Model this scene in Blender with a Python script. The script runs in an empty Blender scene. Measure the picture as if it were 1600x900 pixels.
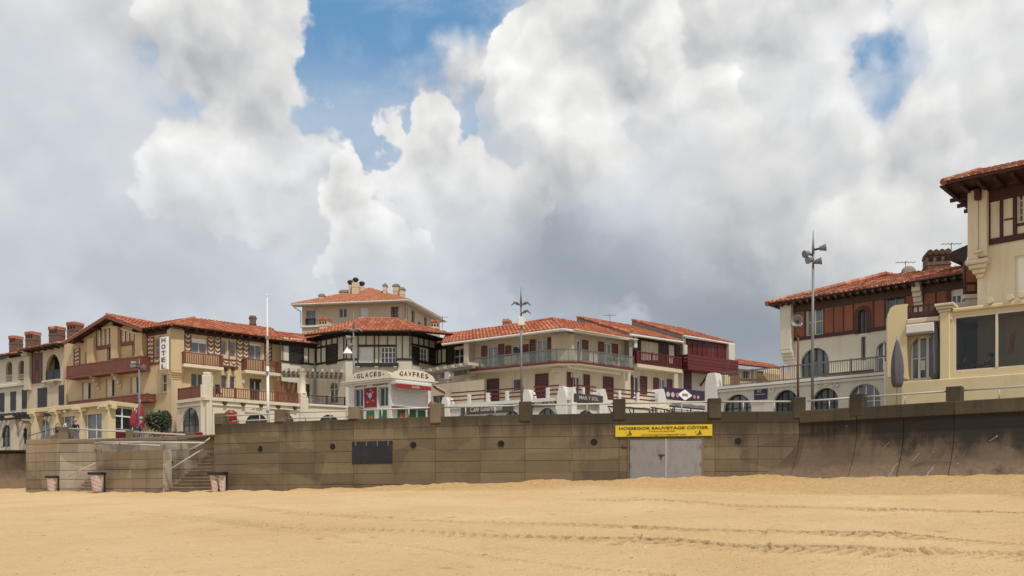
import bpy, math, random
import numpy as np
from mathutils import Vector, Matrix

random.seed(11)
RNG = np.random.default_rng(5)
sc = bpy.context.scene
COL = sc.collection

# ------------------------------------------------------------------ camera
FP, HOR, CZ = 1350.0, 770.0, 1.6        # focal length (photo px), horizon row, eye height
cam_d = bpy.data.cameras.new('camera')
cam = bpy.data.objects.new('camera', cam_d); COL.objects.link(cam)
cam.location = (0, 0, CZ); cam.rotation_euler = (math.radians(90), 0, 0)
cam_d.sensor_width = 36.0; cam_d.lens = 36.0 * FP / 1600.0
cam_d.shift_y = (HOR - 450.0) / 1600.0
cam_d.clip_start = 0.1; cam_d.clip_end = 3000
sc.camera = cam
vs = sc.view_settings
vs.view_transform = 'Standard'; vs.look = 'None'; vs.gamma = 1.0; vs.exposure = 0.08
vs.use_curve_mapping = False

# ------------------------------------------------------------------ sun
TO_SUN = Vector((0.28, -0.48, 0.83)).normalized()
SUN_EL = math.asin(TO_SUN.z)
SUN_AZ = math.atan2(TO_SUN.x, TO_SUN.y)       # from +Y towards +X
sd = bpy.data.lights.new('sun', 'SUN'); so = bpy.data.objects.new('sun', sd); COL.objects.link(so)
sd.energy = 2.7; sd.angle = math.radians(4); sd.color = (1.0, 0.95, 0.87)
so.rotation_euler = TO_SUN.to_track_quat('Z', 'Y').to_euler()
so.location = (20, -30, 60)

# ------------------------------------------------------------------ node helper
class NB:
    """Small expression builder for shader nodes."""
    def __init__(s, tree):
        s.t = tree; s.n = tree.nodes; s.l = tree.links
    def node(s, typ, **kw):
        n = s.n.new(typ)
        for k, v in kw.items(): setattr(n, k, v)
        return n
    def put(s, sock, v):
        if isinstance(v, bpy.types.NodeSocket): s.l.new(v, sock)
        elif v is not None:
            if isinstance(v, (tuple, list, Vector)):
                n = len(sock.default_value); v = (tuple(v) + (1.0,))[:n]
            sock.default_value = v
    def m(s, op, a, b=None, c=None, clamp=False):
        n = s.node('ShaderNodeMath', operation=op, use_clamp=clamp)
        s.put(n.inputs[0], a)
        if b is not None: s.put(n.inputs[1], b)
        if c is not None: s.put(n.inputs[2], c)
        return n.outputs[0]
    def vm(s, op, a, b=None, out=0):
        n = s.node('ShaderNodeVectorMath', operation=op)
        s.put(n.inputs[0], a)
        if b is not None:
            if op == 'SCALE': s.put(n.inputs[3], b)
            else: s.put(n.inputs[1], b)
        return n.outputs[out]
    def xyz(s, x=0.0, y=0.0, z=0.0):
        n = s.node('ShaderNodeCombineXYZ')
        s.put(n.inputs[0], x); s.put(n.inputs[1], y); s.put(n.inputs[2], z)
        return n.outputs[0]
    def sep(s, v):
        n = s.node('ShaderNodeSeparateXYZ'); s.put(n.inputs[0], v); return n.outputs
    def ss(s, x, a, b, lo=0.0, hi=1.0):          # smoothstep a..b -> lo..hi
        n = s.node('ShaderNodeMapRange', interpolation_type='SMOOTHSTEP')
        s.put(n.inputs[0], x); s.put(n.inputs[1], a); s.put(n.inputs[2], b); s.put(n.inputs[3], lo); s.put(n.inputs[4], hi)
        return n.outputs[0]
    def lin(s, x, a, b, lo=0.0, hi=1.0):
        n = s.node('ShaderNodeMapRange')
        s.put(n.inputs[0], x); s.put(n.inputs[1], a); s.put(n.inputs[2], b); s.put(n.inputs[3], lo); s.put(n.inputs[4], hi)
        return n.outputs[0]
    def mix(s, f, a, b, blend='MIX'):
        n = s.node('ShaderNodeMix', data_type='RGBA', blend_type=blend)
        s.put(n.inputs[0], f); s.put(n.inputs[6], c4(a)); s.put(n.inputs[7], c4(b))
        return n.outputs[2]
    def noise(s, vec, scale, detail=4, rough=0.55, dist=0.0, typ='FBM', color=False):
        n = s.node('ShaderNodeTexNoise', noise_dimensions='3D', noise_type=typ)
        s.put(n.inputs['Vector'], vec); n.inputs['Scale'].default_value = scale
        n.inputs['Detail'].default_value = detail; n.inputs['Roughness'].default_value = rough
        n.inputs['Distortion'].default_value = dist
        return n.outputs[1 if color else 0]
    def voro(s, vec, scale, feature='SMOOTH_F1', detail=0.0, out='Distance', smooth=0.6):
        n = s.node('ShaderNodeTexVoronoi', feature=feature)
        s.put(n.inputs['Vector'], vec); n.inputs['Scale'].default_value = scale
        if 'Detail' in n.inputs: n.inputs['Detail'].default_value = detail
        if feature == 'SMOOTH_F1': n.inputs['Smoothness'].default_value = smooth
        return n.outputs[out]
def c4(v):
    if isinstance(v, bpy.types.NodeSocket): return v
    v = tuple(v)
    return v if len(v) == 4 else v + (1.0,)
def S(r, g, b):                                   # sRGB 0..255 -> linear
    f = lambda c: c / 12.92 if c <= 0.04045 else ((c + 0.055) / 1.055) ** 2.4
    return tuple(f(c / 255.0) for c in (r, g, b))

# ------------------------------------------------------------------ sky
def azel(px, py):
    az = math.atan((px - 800.0) / FP)
    el = math.atan((HOR - py) / FP * math.cos(az))
    return az, el
def build_sky():
    w = bpy.data.worlds.new("World"); sc.world = w; w.use_nodes = True
    t = w.node_tree; t.nodes.clear(); B = NB(t)
    out = B.node('ShaderNodeOutputWorld'); bg = B.node('ShaderNodeBackground')
    t.links.new(bg.outputs[0], out.inputs[0])
    sky = B.node('ShaderNodeTexSky', sky_type='NISHITA')
    sky.sun_disc = False; sky.sun_elevation = SUN_EL; sky.sun_rotation = SUN_AZ
    sky.dust_density = 1.0; sky.ozone_density = 2.0
    D = B.node('ShaderNodeTexCoord').outputs['Generated']
    x, y, z = B.sep(D)
    az = B.m('MULTIPLY', B.m('ARCTAN2', x, y), 10.0)
    el = B.m('MULTIPLY', B.m('ARCSINE', z), 10.0)
    # detail noises, all in direction space
    wob = B.noise(D, 7.0, 5, 0.6, color=True)
    wobv = B.vm('SUBTRACT', wob, (0.5, 0.5, 0.5))
    P = B.vm('ADD', B.xyz(az, el, 0.0), B.vm('MULTIPLY', wobv, (1.1, 1.1, 0.0)))
    D2 = B.vm('ADD', D, B.vm('SCALE', wobv, 0.05))
    puff = B.voro(D2, 8.0, 'F1', detail=2.5)
    Ls = (0.012, -0.01, 0.03)
    puffs = B.voro(B.vm('ADD', D2, Ls), 8.0, 'F1', detail=2.5)
    relief0 = B.m('SUBTRACT', puffs, puff)                 # > 0 on flanks that face up and right
    puff2 = B.voro(D2, 22.0, 'F1', detail=2.0)
    rel2 = B.m('SUBTRACT', B.voro(B.vm('ADD', D2, (0.005, -0.004, 0.012)), 22.0, 'F1', detail=2.0), puff2)
    soft = B.noise(D, 3.0, 3, 0.42)
    soft2 = B.noise(B.vm('ADD', D, Ls), 3.0, 3, 0.42)
    relief = B.m('ADD', relief0, B.m('MULTIPLY', rel2, 0.26))
    fine = B.noise(D, 16.0, 5, 0.6)
    srel = B.m('SUBTRACT', soft, soft2)

    def gauss(lst):
        acc = None
        for px, py, rx, ry, a in lst:
            ca, ce = azel(px, py)
            v = B.vm('MULTIPLY', B.vm('SUBTRACT', P, (ca * 10, ce * 10, 0)), (FP / 10 / rx, FP / 10 / ry, 0))
            d2 = B.vm('DOT_PRODUCT', v, v, out=1)
            g = B.m('MULTIPLY', B.m('POWER', 2.71828, B.m('MULTIPLY', d2, -1.0)), a)
            acc = g if acc is None else B.m('ADD', acc, g)
        return acc
    def field(circ, k=0.25):
        acc = None
        for px, py, r in circ:
            ca, ce = azel(px, py)
            d = B.m('SUBTRACT', B.vm('DISTANCE', P, (ca * 10, ce * 10, 0), out=1), r / FP * 10)
            acc = d if acc is None else B.m('SMOOTH_MIN', acc, d, k)
        return acc
    edge_n = B.m('ADD', B.m('MULTIPLY', B.m('SUBTRACT', puff, 0.88), 0.70), B.m('ADD', B.m('MULTIPLY', B.m('SUBTRACT', fine, 0.5), 0.45), B.m('MULTIPLY', B.m('SUBTRACT', puff2, 0.8), 0.22)))

    # layer 0: the blue
    blue = B.mix(B.ss(el, 0.0, 5.5), S(160, 188, 212), S(104, 156, 202))
    blue = B.mix(B.m('MULTIPLY', B.ss(fine, 0.45, 0.75), 0.35), blue, S(190, 205, 220))
    blue = B.mix(0.25, blue, B.vm('SCALE', sky.outputs[0], 0.1))

    # general tone of the cloud sheet (large masses, lit and unlit)
    tone = B.m('ADD', 0.60, B.m('MULTIPLY', B.m('SUBTRACT', soft, 0.5), 0.15))
    tone = B.m('ADD', tone, gauss([
        (120, 120, 190, 160, 0.02), (230, 130, 130, 110, 0.03), (60, 330, 120, 120, 0.02), (140, 430, 190, 90, -0.10), (40, 470, 160, 60, -0.04),
        (300, 430, 170, 90, -0.11), (420, 330, 130, 90, 0.06), (700, 400, 110, 130, 0.08),
        (840, 370, 95, 110, -0.19), (930, 440, 170, 85, -0.20), (1060, 500, 180, 60, -0.14), (1180, 550, 130, 55, -0.18),
        (960, 90, 140, 150, 0.13), (1090, 200, 120, 110, 0.10), (1250, 60, 170, 120, 0.10), (1480, 60, 120, 120, 0.12),
        (920, 290, 110, 70, 0.10), (1300, 250, 160, 90, 0.06), (1370, 400, 130, 60, 0.02), (1220, 330, 120, 70, -0.05),
        (1520, 200, 90, 90, -0.02), (1130, 60, 90, 70, -0.08), (1180, 410, 150, 60, -0.05), (1420, 330, 120, 60, 0.07)]))
    tone = B.m('ADD', tone, B.m('MULTIPLY', relief, 0.20))
    tone = B.m('ADD', tone, B.m('MULTIPLY', srel, 0.4))
    tone = B.m('MAXIMUM', tone, 0.42)
    warm = B.ss(tone, 0.25, 0.75)
    tint = B.mix(warm, (0.86, 0.96, 1.06), (1.0, 0.995, 0.985))
    left = B.ss(az, -4.5, -0.5)
    tint = B.mix(B.m('MULTIPLY', B.m('SUBTRACT', 1.0, left), 0.8), tint, (1.0, 0.99, 1.0))
    sheet = B.vm('MULTIPLY', tint, B.xyz(tone, tone, tone))
    # holes in the sheet
    hole = field([(520, 50, 85), (620, 30, 105), (700, 70, 80), (560, 140, 70), (500, 200, 40), (735, 165, 45), (650, 130, 50),
                  (284, 100, 24), (290, 40, 14), (545, 225, 30), (1390, 80, 40), (1380, 112, 38), (1368, 140, 22)], 0.5)
    hd = B.m('ADD', B.m('SUBTRACT', hole, edge_n), 0.0)
    cov = B.ss(hd, -0.30, 0.22)
    col = B.mix(cov, blue, sheet)
    col = B.mix(B.m('MULTIPLY', B.ss(B.m('ADD', el, B.m('MULTIPLY', B.m('SUBTRACT', fine, 0.5), 1.2)), 4.75, 4.05), B.ss(az, 2.6, 1.2, 0.0, 0.5)), col, S(198, 208, 219))
    # thin veil over part of the gap
    veil = B.m('MULTIPLY', B.ss(B.noise(D, 5.0, 6, 0.62, 0.6), 0.44, 0.68), 0.5)
    col = B.mix(B.m('MULTIPLY', veil, B.ss(el, 1.5, 5.0)), col, S(205, 213, 222))

    def cumulus(col, circ, hi, lo, R, fade, k=0.2, crisp=0.07, cut=None, amp=1.0, en=edge_n, ret=False):
        d = B.m('ADD', B.m('SUBTRACT', field(circ, k), 0.22), B.m('MULTIPLY', en, amp))
        if cut: d = B.m('MAXIMUM', d, B.m('SUBTRACT', B.m('MULTIPLY', en, 0.8), field(cut, 0.2)))
        a = B.ss(d, crisp * 0.5, -crisp * 0.5)
        f0, f1 = azel(800, fade[0])[1] * 10, azel(800, fade[1])[1] * 10
        a = B.m('MULTIPLY', a, B.ss(B.m('ADD', el, B.m('MULTIPLY', B.m('SUBTRACT', soft, 0.5), 2.5)), f1, f0))
        inside = B.ss(B.m('MULTIPLY', d, -1.0), 0.0, R)
        v = B.m('ADD', B.lin(inside, 0.0, 1.0, hi, lo), B.m('ADD', B.m('MULTIPLY', relief, 0.46), B.m('MULTIPLY', srel, 0.6)))
        c = B.vm('MULTIPLY', B.mix(B.ss(v, 0.4, 0.75), (0.95, 0.985, 1.03), (1.0, 0.995, 0.985)), B.xyz(v, v, v))
        return (B.mix(a, col, c), a) if ret else B.mix(a, col, c)
    # the tower left of the gap
    col = cumulus(col, [(375, 10, 85), (360, 95, 72), (400, 160, 72), (425, 225, 75), (480, 215, 55), (340, 255, 75), (440, 300, 80), (505, 270, 40)], 0.74, 0.60, 0.7, (180, 420), crisp=0.12)
    # back puffs in the gap
    col = cumulus(col, [(720, 130, 30), (650, 150, 24), (760, 120, 26)], 0.66, 0.60, 0.5, (170, 300), crisp=0.45)
    # tower right of it
    col = cumulus(col, [(645, 180, 42), (600, 215, 36), (690, 205, 42), (740, 240, 42), (660, 270, 70), (720, 320, 80), (620, 300, 45)], 0.80, 0.56, 0.8, (230, 470))
    # small cauliflower
    col = cumulus(col, [(528, 285, 36), (545, 330, 40), (560, 380, 42), (598, 400, 30), (520, 330, 28)], 0.78, 0.58, 0.6, (330, 480))
    # the large mass on the right, with its blue window
    col, aD = cumulus(col, [(880, 60, 92), (850, 170, 80), (950, 90, 110), (930, 250, 140), (1100, 160, 170), (1100, 20, 120), (1300, 60, 170), (1500, 60, 170),
                        (1300, 240, 170), (1520, 240, 170), (1050, 330, 150), (860, 330, 105), (1250, 400, 150), (1500, 400, 160), (1700, 200, 250), (900, 420, 130)],
                  0.78, 0.66, 0.5, (20, 330), k=0.5, crisp=0.06,
                  cut=[(1392, 76, 44), (1381, 110, 40), (1368, 142, 26)], ret=True)
    col = cumulus(col, [(880, 45, 55), (940, 40, 62), (990, 95, 58), (850, 120, 40), (910, 150, 60)], 0.79, 0.67, 0.7, (90, 330), crisp=0.16)
    col = cumulus(col, [(1055, 150, 36), (1095, 160, 40), (1120, 190, 30), (1040, 200, 40)], 0.76, 0.66, 0.6, (150, 300), crisp=0.14)
    col = cumulus(col, [(920, 260, 42), (880, 275, 34), (960, 280, 36)], 0.74, 0.63, 0.5, (230, 340), crisp=0.22)
    col = cumulus(col, [(1480, 40, 70), (1560, 90, 70), (1440, 170, 40), (1330, 170, 45)], 0.78, 0.68, 0.8, (60, 300), crisp=0.2)
    col = cumulus(col, [(1390, 300, 50), (1440, 330, 60), (1350, 345, 45)], 0.72, 0.64, 0.6, (290, 420), crisp=0.3)
    col2 = B.mix(1.0, col, col)
    # dark bases, soft, toward the horizon
    fD = B.ss(B.m('ADD', field([(855, 330, 100), (900, 420, 115), (1000, 380, 140), (1150, 450, 150)], 0.5), edge_n), 0.14, -0.14)
    st = B.m('ADD', gauss([(830, 350, 75, 85, 0.42), (900, 430, 150, 75, 0.55), (1040, 490, 190, 60, 0.45), (1190, 545, 150, 60, 0.75)]), B.m('MULTIPLY', B.m('SUBTRACT', soft, 0.5), 0.5))
    wD = B.m('MAXIMUM', fD, B.ss(el, 2.4, 1.2))
    col2 = B.mix(B.m('MULTIPLY', B.ss(st, 0.05, 1.0), wD), col2, S(143, 152, 162))
    B.put(bg.inputs[0], col2); bg.inputs[1].default_value = 1.0
build_sky()
sc.world.cycles.sampling_method = 'MANUAL'; sc.world.cycles.sample_map_resolution = 256

# ------------------------------------------------------------------ materials
MATS = {}
def new_mat(name):
    m = bpy.data.materials.new(name); m.use_nodes = True
    t = m.node_tree; B = NB(t)
    bs = t.nodes['Principled BSDF']
    MATS[name] = m
    return m, B, bs
def bump(B, bs, h, strength=0.3, dist=0.02):
    n = B.node('ShaderNodeBump'); n.inputs['Strength'].default_value = strength; n.inputs['Distance'].default_value = dist
    B.put(n.inputs['Height'], h); B.l.new(n.outputs[0], bs.inputs['Normal'])
def pos(B): return B.node('ShaderNodeNewGeometry').outputs['Position']
def orand(B): return B.node('ShaderNodeObjectInfo').outputs['Random']
def scl(B, c, f): return B.vm('SCALE', c, f)

def stucco(name, col, dirt=0.35, dcol=(0.20, 0.17, 0.13), rough=0.9):
    m, B, bs = new_mat(name)
    P = pos(B)
    big = B.noise(P, 0.55, 5, 0.6)
    st = B.noise(B.vm('MULTIPLY', P, (2.2, 2.2, 0.28)), 1.0, 6, 0.65)     # rain streaks
    fin = B.noise(P, 9.0, 4, 0.6)
    c = B.mix(B.ss(big, 0.3, 0.75), scl(B, col + (1,) if len(col) == 3 else col, 0.92), col)
    c = B.mix(B.m('MULTIPLY', B.ss(st, 0.5, 0.78), dirt), c, dcol)
    c = B.mix(B.m('MULTIPLY', B.ss(fin, 0.55, 0.8), 0.12), c, scl(B, col, 0.6))
    B.put(bs.inputs['Base Color'], c); bs.inputs['Roughness'].default_value = rough
    bump(B, bs, B.noise(P, 28.0, 4, 0.6), 0.35, 0.02)
    return m
def paint(name, col, rough=0.55, wear=0.25, wcol=None, metal=0.0, bscale=14.0):
    m, B, bs = new_mat(name)
    P = pos(B)
    n = B.noise(B.vm('MULTIPLY', P, (3, 3, 1.2)), 1.6, 5, 0.65)
    r = orand(B)
    c = B.mix(B.m('MULTIPLY', B.ss(n, 0.45, 0.8), wear), col, wcol or tuple(x * 0.5 for x in col))
    c = scl(B, c, B.lin(r, 0, 1, 0.86, 1.12))
    B.put(bs.inputs['Base Color'], c); bs.inputs['Roughness'].default_value = rough
    bs.inputs['Metallic'].default_value = metal
    bump(B, bs, B.noise(P, bscale, 3, 0.6), 0.2, 0.01)
    return m
def tile_mat(name, c1, c2, c3):
    m, B, bs = new_mat(name)
    P = pos(B)
    a = B.node('ShaderNodeAttribute', attribute_name='tile_rand').outputs['Fac']
    n = B.noise(P, 0.5, 5, 0.65)
    c = B.mix(B.ss(a, 0.1, 0.95), c1, c2)
    c = B.mix(B.m('MULTIPLY', B.ss(B.m('ADD', n, B.m('MULTIPLY', a, 0.25)), 0.6, 0.9), 0.75), c, c3)
    B.put(bs.inputs['Base Color'], c); bs.inputs['Roughness'].default_value = 0.85
    bump(B, bs, B.noise(P, 22.0, 4, 0.6), 0.3, 0.01)
    return m
def glass_mat(name, col, tint=0.5):
    m, B, bs = new_mat(name)
    P = pos(B); r = orand(B)
    n = B.noise(P, 0.9, 3, 0.5)
    c = B.mix(B.ss(n, 0.35, 0.7), col, tuple(x * 1.9 for x in col))
    c = scl(B, c, B.lin(r, 0, 1, 0.6, 1.5))
    B.put(bs.inputs['Base Color'], c); bs.inputs['Roughness'].default_value = 0.06
    bs.inputs['Specular IOR Level'].default_value = tint
    bump(B, bs, B.noise(P, 1.3, 2, 0.5), 0.08, 0.05)
    return m

CREAM = stucco('cream_stucco', (0.60, 0.455, 0.265), 0.22)
CREAM2 = stucco('pale_cream_stucco', (0.60, 0.51, 0.36), 0.25)
WHITEW = stucco('white_stucco', (0.62, 0.575, 0.47), 0.32)
BEIGE = stucco('beige_stucco', (0.53, 0.45, 0.325), 0.28)
PEACH = stucco('peach_stucco', (0.60, 0.47, 0.35), 0.2)
YELLOW = stucco('yellow_stucco', (0.66, 0.54, 0.32), 0.18)
CREAMW = stucco('cream_white_wash', (0.70, 0.62, 0.47), 0.28)
TRIMW = stucco('white_trim', (0.70, 0.68, 0.62), 0.25)
GREYC = stucco('grey_concrete', (0.26, 0.24, 0.21), 0.5)
DARKW = paint('dark_timber', (0.016, 0.013, 0.011), 0.6, 0.4, (0.03, 0.025, 0.02))
REDBR = paint('red_brown_timber', (0.185, 0.055, 0.032), 0.6, 0.4)
BROWN = paint('brown_timber', (0.06, 0.022, 0.014), 0.6, 0.4)
OXRED = paint('ox_red_paint', (0.115, 0.012, 0.012), 0.5, 0.35)
MAROON = paint('maroon_paint', (0.07, 0.010, 0.012), 0.5, 0.35)
TERRA = paint('terracotta_panel', (0.25, 0.085, 0.043), 0.75, 0.45)
DKRED = paint('dark_red_board', (0.045, 0.010, 0.010), 0.6, 0.4)
SLATEP = paint('slate_blue_paint', (0.035, 0.038, 0.055), 0.55, 0.3)
TEALP = paint('teal_paint', (0.02, 0.04, 0.045), 0.5, 0.3)
WHITEP = paint('white_paint', (0.80, 0.79, 0.76), 0.45, 0.2, (0.5, 0.48, 0.43))
GREYP = paint('grey_paint', (0.23, 0.235, 0.24), 0.5, 0.3)
GREYM = paint('galvanised_metal', (0.20, 0.205, 0.21), 0.6, 0.3, None, 0.2)
RAILB = paint('brown_grey_rail', (0.135, 0.12, 0.10), 0.55, 0.4)
DARKM = paint('dark_metal', (0.03, 0.03, 0.032), 0.5, 0.3, None, 0.3)
RAILM = paint('pale_rail', (0.50, 0.475, 0.43), 0.45, 0.4, (0.32, 0.29, 0.24))
DOORM = paint('grey_steel_door', (0.26, 0.25, 0.25), 0.5, 0.75, (0.165, 0.15, 0.145), 0.1, 3.0)
STEEL = paint('dark_steel_plate', (0.022, 0.024, 0.030), 0.5, 0.5, (0.06, 0.055, 0.05), 0.3, 3.0)
REDC = paint('red_fabric', (0.24, 0.018, 0.03), 0.8, 0.3)
REDP = paint('red_plastic', (0.30, 0.018, 0.016), 0.45, 0.3)
BLACKP = paint('black_plastic', (0.012, 0.012, 0.014), 0.5, 0.3)
WOODB = paint('brown_wood', (0.20, 0.085, 0.04), 0.65, 0.4)
RUST = paint('rusty_post', (0.12, 0.055, 0.03), 0.8, 0.5)
GREYF = paint('grey_canvas', (0.105, 0.105, 0.115), 0.9, 0.5, (0.05, 0.05, 0.055))
BEIGEF = paint('beige_canvas', (0.52, 0.38, 0.24), 0.9, 0.2)
YELS = paint('yellow_banner', (0.60, 0.44, 0.015), 0.5, 0.1, (0.52, 0.37, 0.01))
INK = paint('brown_ink', (0.045, 0.012, 0.008), 0.6, 0.1)
INKO = paint('orange_ink', (0.50, 0.22, 0.01), 0.6, 0.1)
SIGNB = paint('dark_brown_sign', (0.060, 0.050, 0.046), 0.5, 0.2)
CHALK = paint('pale_lettering', (0.50, 0.47, 0.42), 0.6, 0.2)
PURPLE = paint('dark_purple_banner', (0.030, 0.018, 0.045), 0.6, 0.2)
PINK = paint('pink_print', (0.55, 0.20, 0.25), 0.6, 0.2)
GREEN = paint('green_panel', (0.012, 0.13, 0.05), 0.45, 0.2)
PALEB = paint('pale_blue_panel', (0.36, 0.42, 0.45), 0.5, 0.2)
ORANGE = paint('orange_print', (0.50, 0.12, 0.03), 0.6, 0.1)
CREAMP = paint('cream_paint', (0.62, 0.55, 0.42), 0.5, 0.15)
GLASS = glass_mat('dark_glass', (0.030, 0.034, 0.038), 0.75)
GLASSB = glass_mat('blue_grey_glass', (0.085, 0.100, 0.105), 0.8)
HOLESH = paint('hole_shade', (0.008, 0.006, 0.005), 0.9, 0.2)  # near-black, paints the shade inside pipes and flues
TILES_O = tile_mat('orange_roof_tile', (0.34, 0.098, 0.046), (0.57, 0.225, 0.125), (0.30, 0.115, 0.065))
TILES_R = tile_mat('weathered_roof_tile', (0.25, 0.070, 0.036), (0.60, 0.27, 0.165), (0.17, 0.075, 0.05))
TILES_P = tile_mat('faded_roof_tile', (0.42, 0.155, 0.075), (0.54, 0.235, 0.13), (0.34, 0.14, 0.08))
DARKT = tile_mat('mossy_roof_tile', (0.06, 0.035, 0.022), (0.12, 0.06, 0.035), (0.04, 0.03, 0.02))
def flat(name, col, rough=0.6):
    m, B, bs = new_mat(name); bs.inputs['Base Color'].default_value = col + (1,); bs.inputs['Roughness'].default_value = rough; return m
SKIN = paint('skin', (0.42, 0.24, 0.16), 0.55, 0.1)
HAIRM = paint('dark_hair', (0.014, 0.011, 0.010), 0.6, 0.2)

def brick_mat():
    m, B, bs = new_mat('brown_brick')
    P = pos(B); r = B.noise(P, 6.0, 3, 0.6)
    n = B.node('ShaderNodeTexBrick'); B.put(n.inputs['Vector'], B.vm('MULTIPLY', B.xyz(B.m('ADD', B.sep(P)[0], B.sep(P)[1]), B.sep(P)[2], 0.0), (1, 1, 1)))
    n.inputs['Scale'].default_value = 4.0; n.inputs['Mortar Size'].default_value = 0.02
    n.inputs['Color1'].default_value = (0.13, 0.062, 0.042, 1); n.inputs['Color2'].default_value = (0.20, 0.10, 0.065, 1); n.inputs['Mortar'].default_value = (0.17, 0.13, 0.10, 1)
    B.put(bs.inputs['Base Color'], B.mix(B.ss(r, 0.4, 0.8), n.outputs[0], (0.07, 0.05, 0.04))); bs.inputs['Roughness'].default_value = 0.9
    bump(B, bs, n.outputs[1], -0.4, 0.02)
    return m
BRICK = brick_mat()

def seawall_mat(name, base, dark, light, top_z, top_dark, drop=1.9, toe=None):
    m, B, bs = new_mat(name)
    P = pos(B); r = orand(B)
    zc = B.sep(P)[2]
    n1 = B.noise(P, 0.7, 6, 0.62)
    n2 = B.noise(B.vm('MULTIPLY', P, (1.3, 1.3, 0.16)), 1.0, 6, 0.66)
    n3 = B.noise(P, 7.0, 5, 0.68)
    board = B.noise(B.vm('MULTIPLY', P, (0.25, 0.25, 9.0)), 1.0, 4, 0.6)        # board-marked concrete
    c = B.mix(B.ss(n1, 0.3, 0.72), base, light)
    patch = B.voro(B.vm('MULTIPLY', P, (0.42, 0.42, 0.9)), 1.0, 'F1', out='Color')
    c = B.mix(B.m('MULTIPLY', B.ss(B.sep(patch)[0], 0.58, 0.74), 0.6), c, B.mix(0.5, dark, base))
    c = B.mix(B.m('MULTIPLY', B.ss(n2, 0.48, 0.72), 0.45), c, dark)
    # algae and wash-off staining: heaviest in runs below the coping
    run = B.m('ADD', B.m('MULTIPLY', B.lin(zc, top_z - drop, top_z, 0.0, 1.0), 0.75), B.m('SUBTRACT', n2, 0.5))
    if not toe and top_dark > .6: run = B.m('ADD', run, B.lin(B.sep(P)[0], -6.0, 9.0, -0.08, 0.30))
    c = B.mix(B.m('MULTIPLY', B.ss(run, 0.28 if not toe else 0.10, 0.95 if not toe else 0.62), top_dark), c, scl(B, dark, 0.8))
    if not toe and top_dark > .8:                      # olive algae on the coping course, patchy
        cz = B.m('ADD', zc, B.m('ADD', B.m('MULTIPLY', B.m('SUBTRACT', n2, 0.5), 1.5), B.m('MULTIPLY', B.m('SUBTRACT', n1, 0.5), 1.2)))
        cz = B.m('ADD', cz, B.lin(B.sep(P)[0], -8.0, 10.0, -0.05, 0.35))
        c = B.mix(B.m('MULTIPLY', B.ss(cz, 4.25, 5.05), 0.72), c, (0.046, 0.037, 0.019))
    c = B.mix(B.m('MULTIPLY', B.ss(n3, 0.56, 0.76), 0.35), c, scl(B, dark, 0.7))
    c = B.mix(B.m('MULTIPLY', B.ss(n3, 0.32, 0.22), 0.3), c, scl(B, light, 1.35))
    if toe:                                            # sand-scoured, paler foot with streaks
        tn = B.m('ADD', B.lin(zc, CZ + 0.60, CZ + 1.55, 1.0, 0.0), B.m('MULTIPLY', B.m('SUBTRACT', n2, 0.5), 1.2))
        c = B.mix(B.m('MULTIPLY', B.ss(tn, 0.25, 0.85), 0.85), c, B.mix(B.ss(n3, 0.35, 0.7), toe, scl(B, toe, 0.7)))
        al = B.m('ADD', B.lin(zc, CZ + 1.1, CZ + 2.9, 0.0, 1.0), B.m('ADD', B.m('MULTIPLY', B.m('SUBTRACT', n2, 0.5), 1.7), B.m('MULTIPLY', B.m('SUBTRACT', n1, 0.5), 1.2)))
        al = B.m('ADD', al, B.lin(B.sep(P)[0], 12.0, 16.5, -0.30, 0.15))
        c = B.mix(B.m('MULTIPLY', B.ss(al, 0.22, 0.85), 0.93), c, (0.017, 0.013, 0.009))
        spk = B.voro(P, 1.6, 'F1'); c = B.mix(B.m('MULTIPLY', B.ss(spk, 0.055, 0.03), 0.6), c, (0.34, 0.30, 0.25))
    c = scl(B, c, B.lin(r, 0, 1, 0.80, 1.17))
    B.put(bs.inputs['Base Color'], c); bs.inputs['Roughness'].default_value = 0.92
    h = B.m('ADD', B.m('MULTIPLY', n3, 0.7), B.m('MULTIPLY', board, 0.5))
    bump(B, bs, h, 0.6, 0.03)
    return m
WALLC = seawall_mat('sea_wall_concrete', (0.160, 0.118, 0.070), (0.066, 0.049, 0.030), (0.200, 0.150, 0.092), 5.05, 0.85)
WALLD = seawall_mat('stained_sea_wall_concrete', (0.092, 0.062, 0.037), (0.026, 0.019, 0.012), (0.130, 0.088, 0.054), 5.6, 0.97, 3.0, (0.200, 0.132, 0.082))
WALLP = seawall_mat('pale_stair_concrete', (0.31, 0.25, 0.185), (0.16, 0.125, 0.09), (0.42, 0.36, 0.28), 7.0, 0.3)
WALLM = seawall_mat('stair_wall_concrete', (0.235, 0.175, 0.112), (0.12, 0.088, 0.058), (0.28, 0.215, 0.145), 7.0, 0.3)
JOINT = seawall_mat('joint_mortar', (0.075, 0.054, 0.034), (0.045, 0.032, 0.021), (0.09, 0.065, 0.042), 9.0, 0.2)
POSTC = seawall_mat('parapet_post_concrete', (0.150, 0.115, 0.070), (0.052, 0.042, 0.026), (0.20, 0.16, 0.10), 6.6, 0.6)
POSTD = seawall_mat('dark_parapet_post_concrete', (0.060, 0.047, 0.028), (0.022, 0.018, 0.012), (0.085, 0.066, 0.040), 6.6, 0.8)

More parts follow.
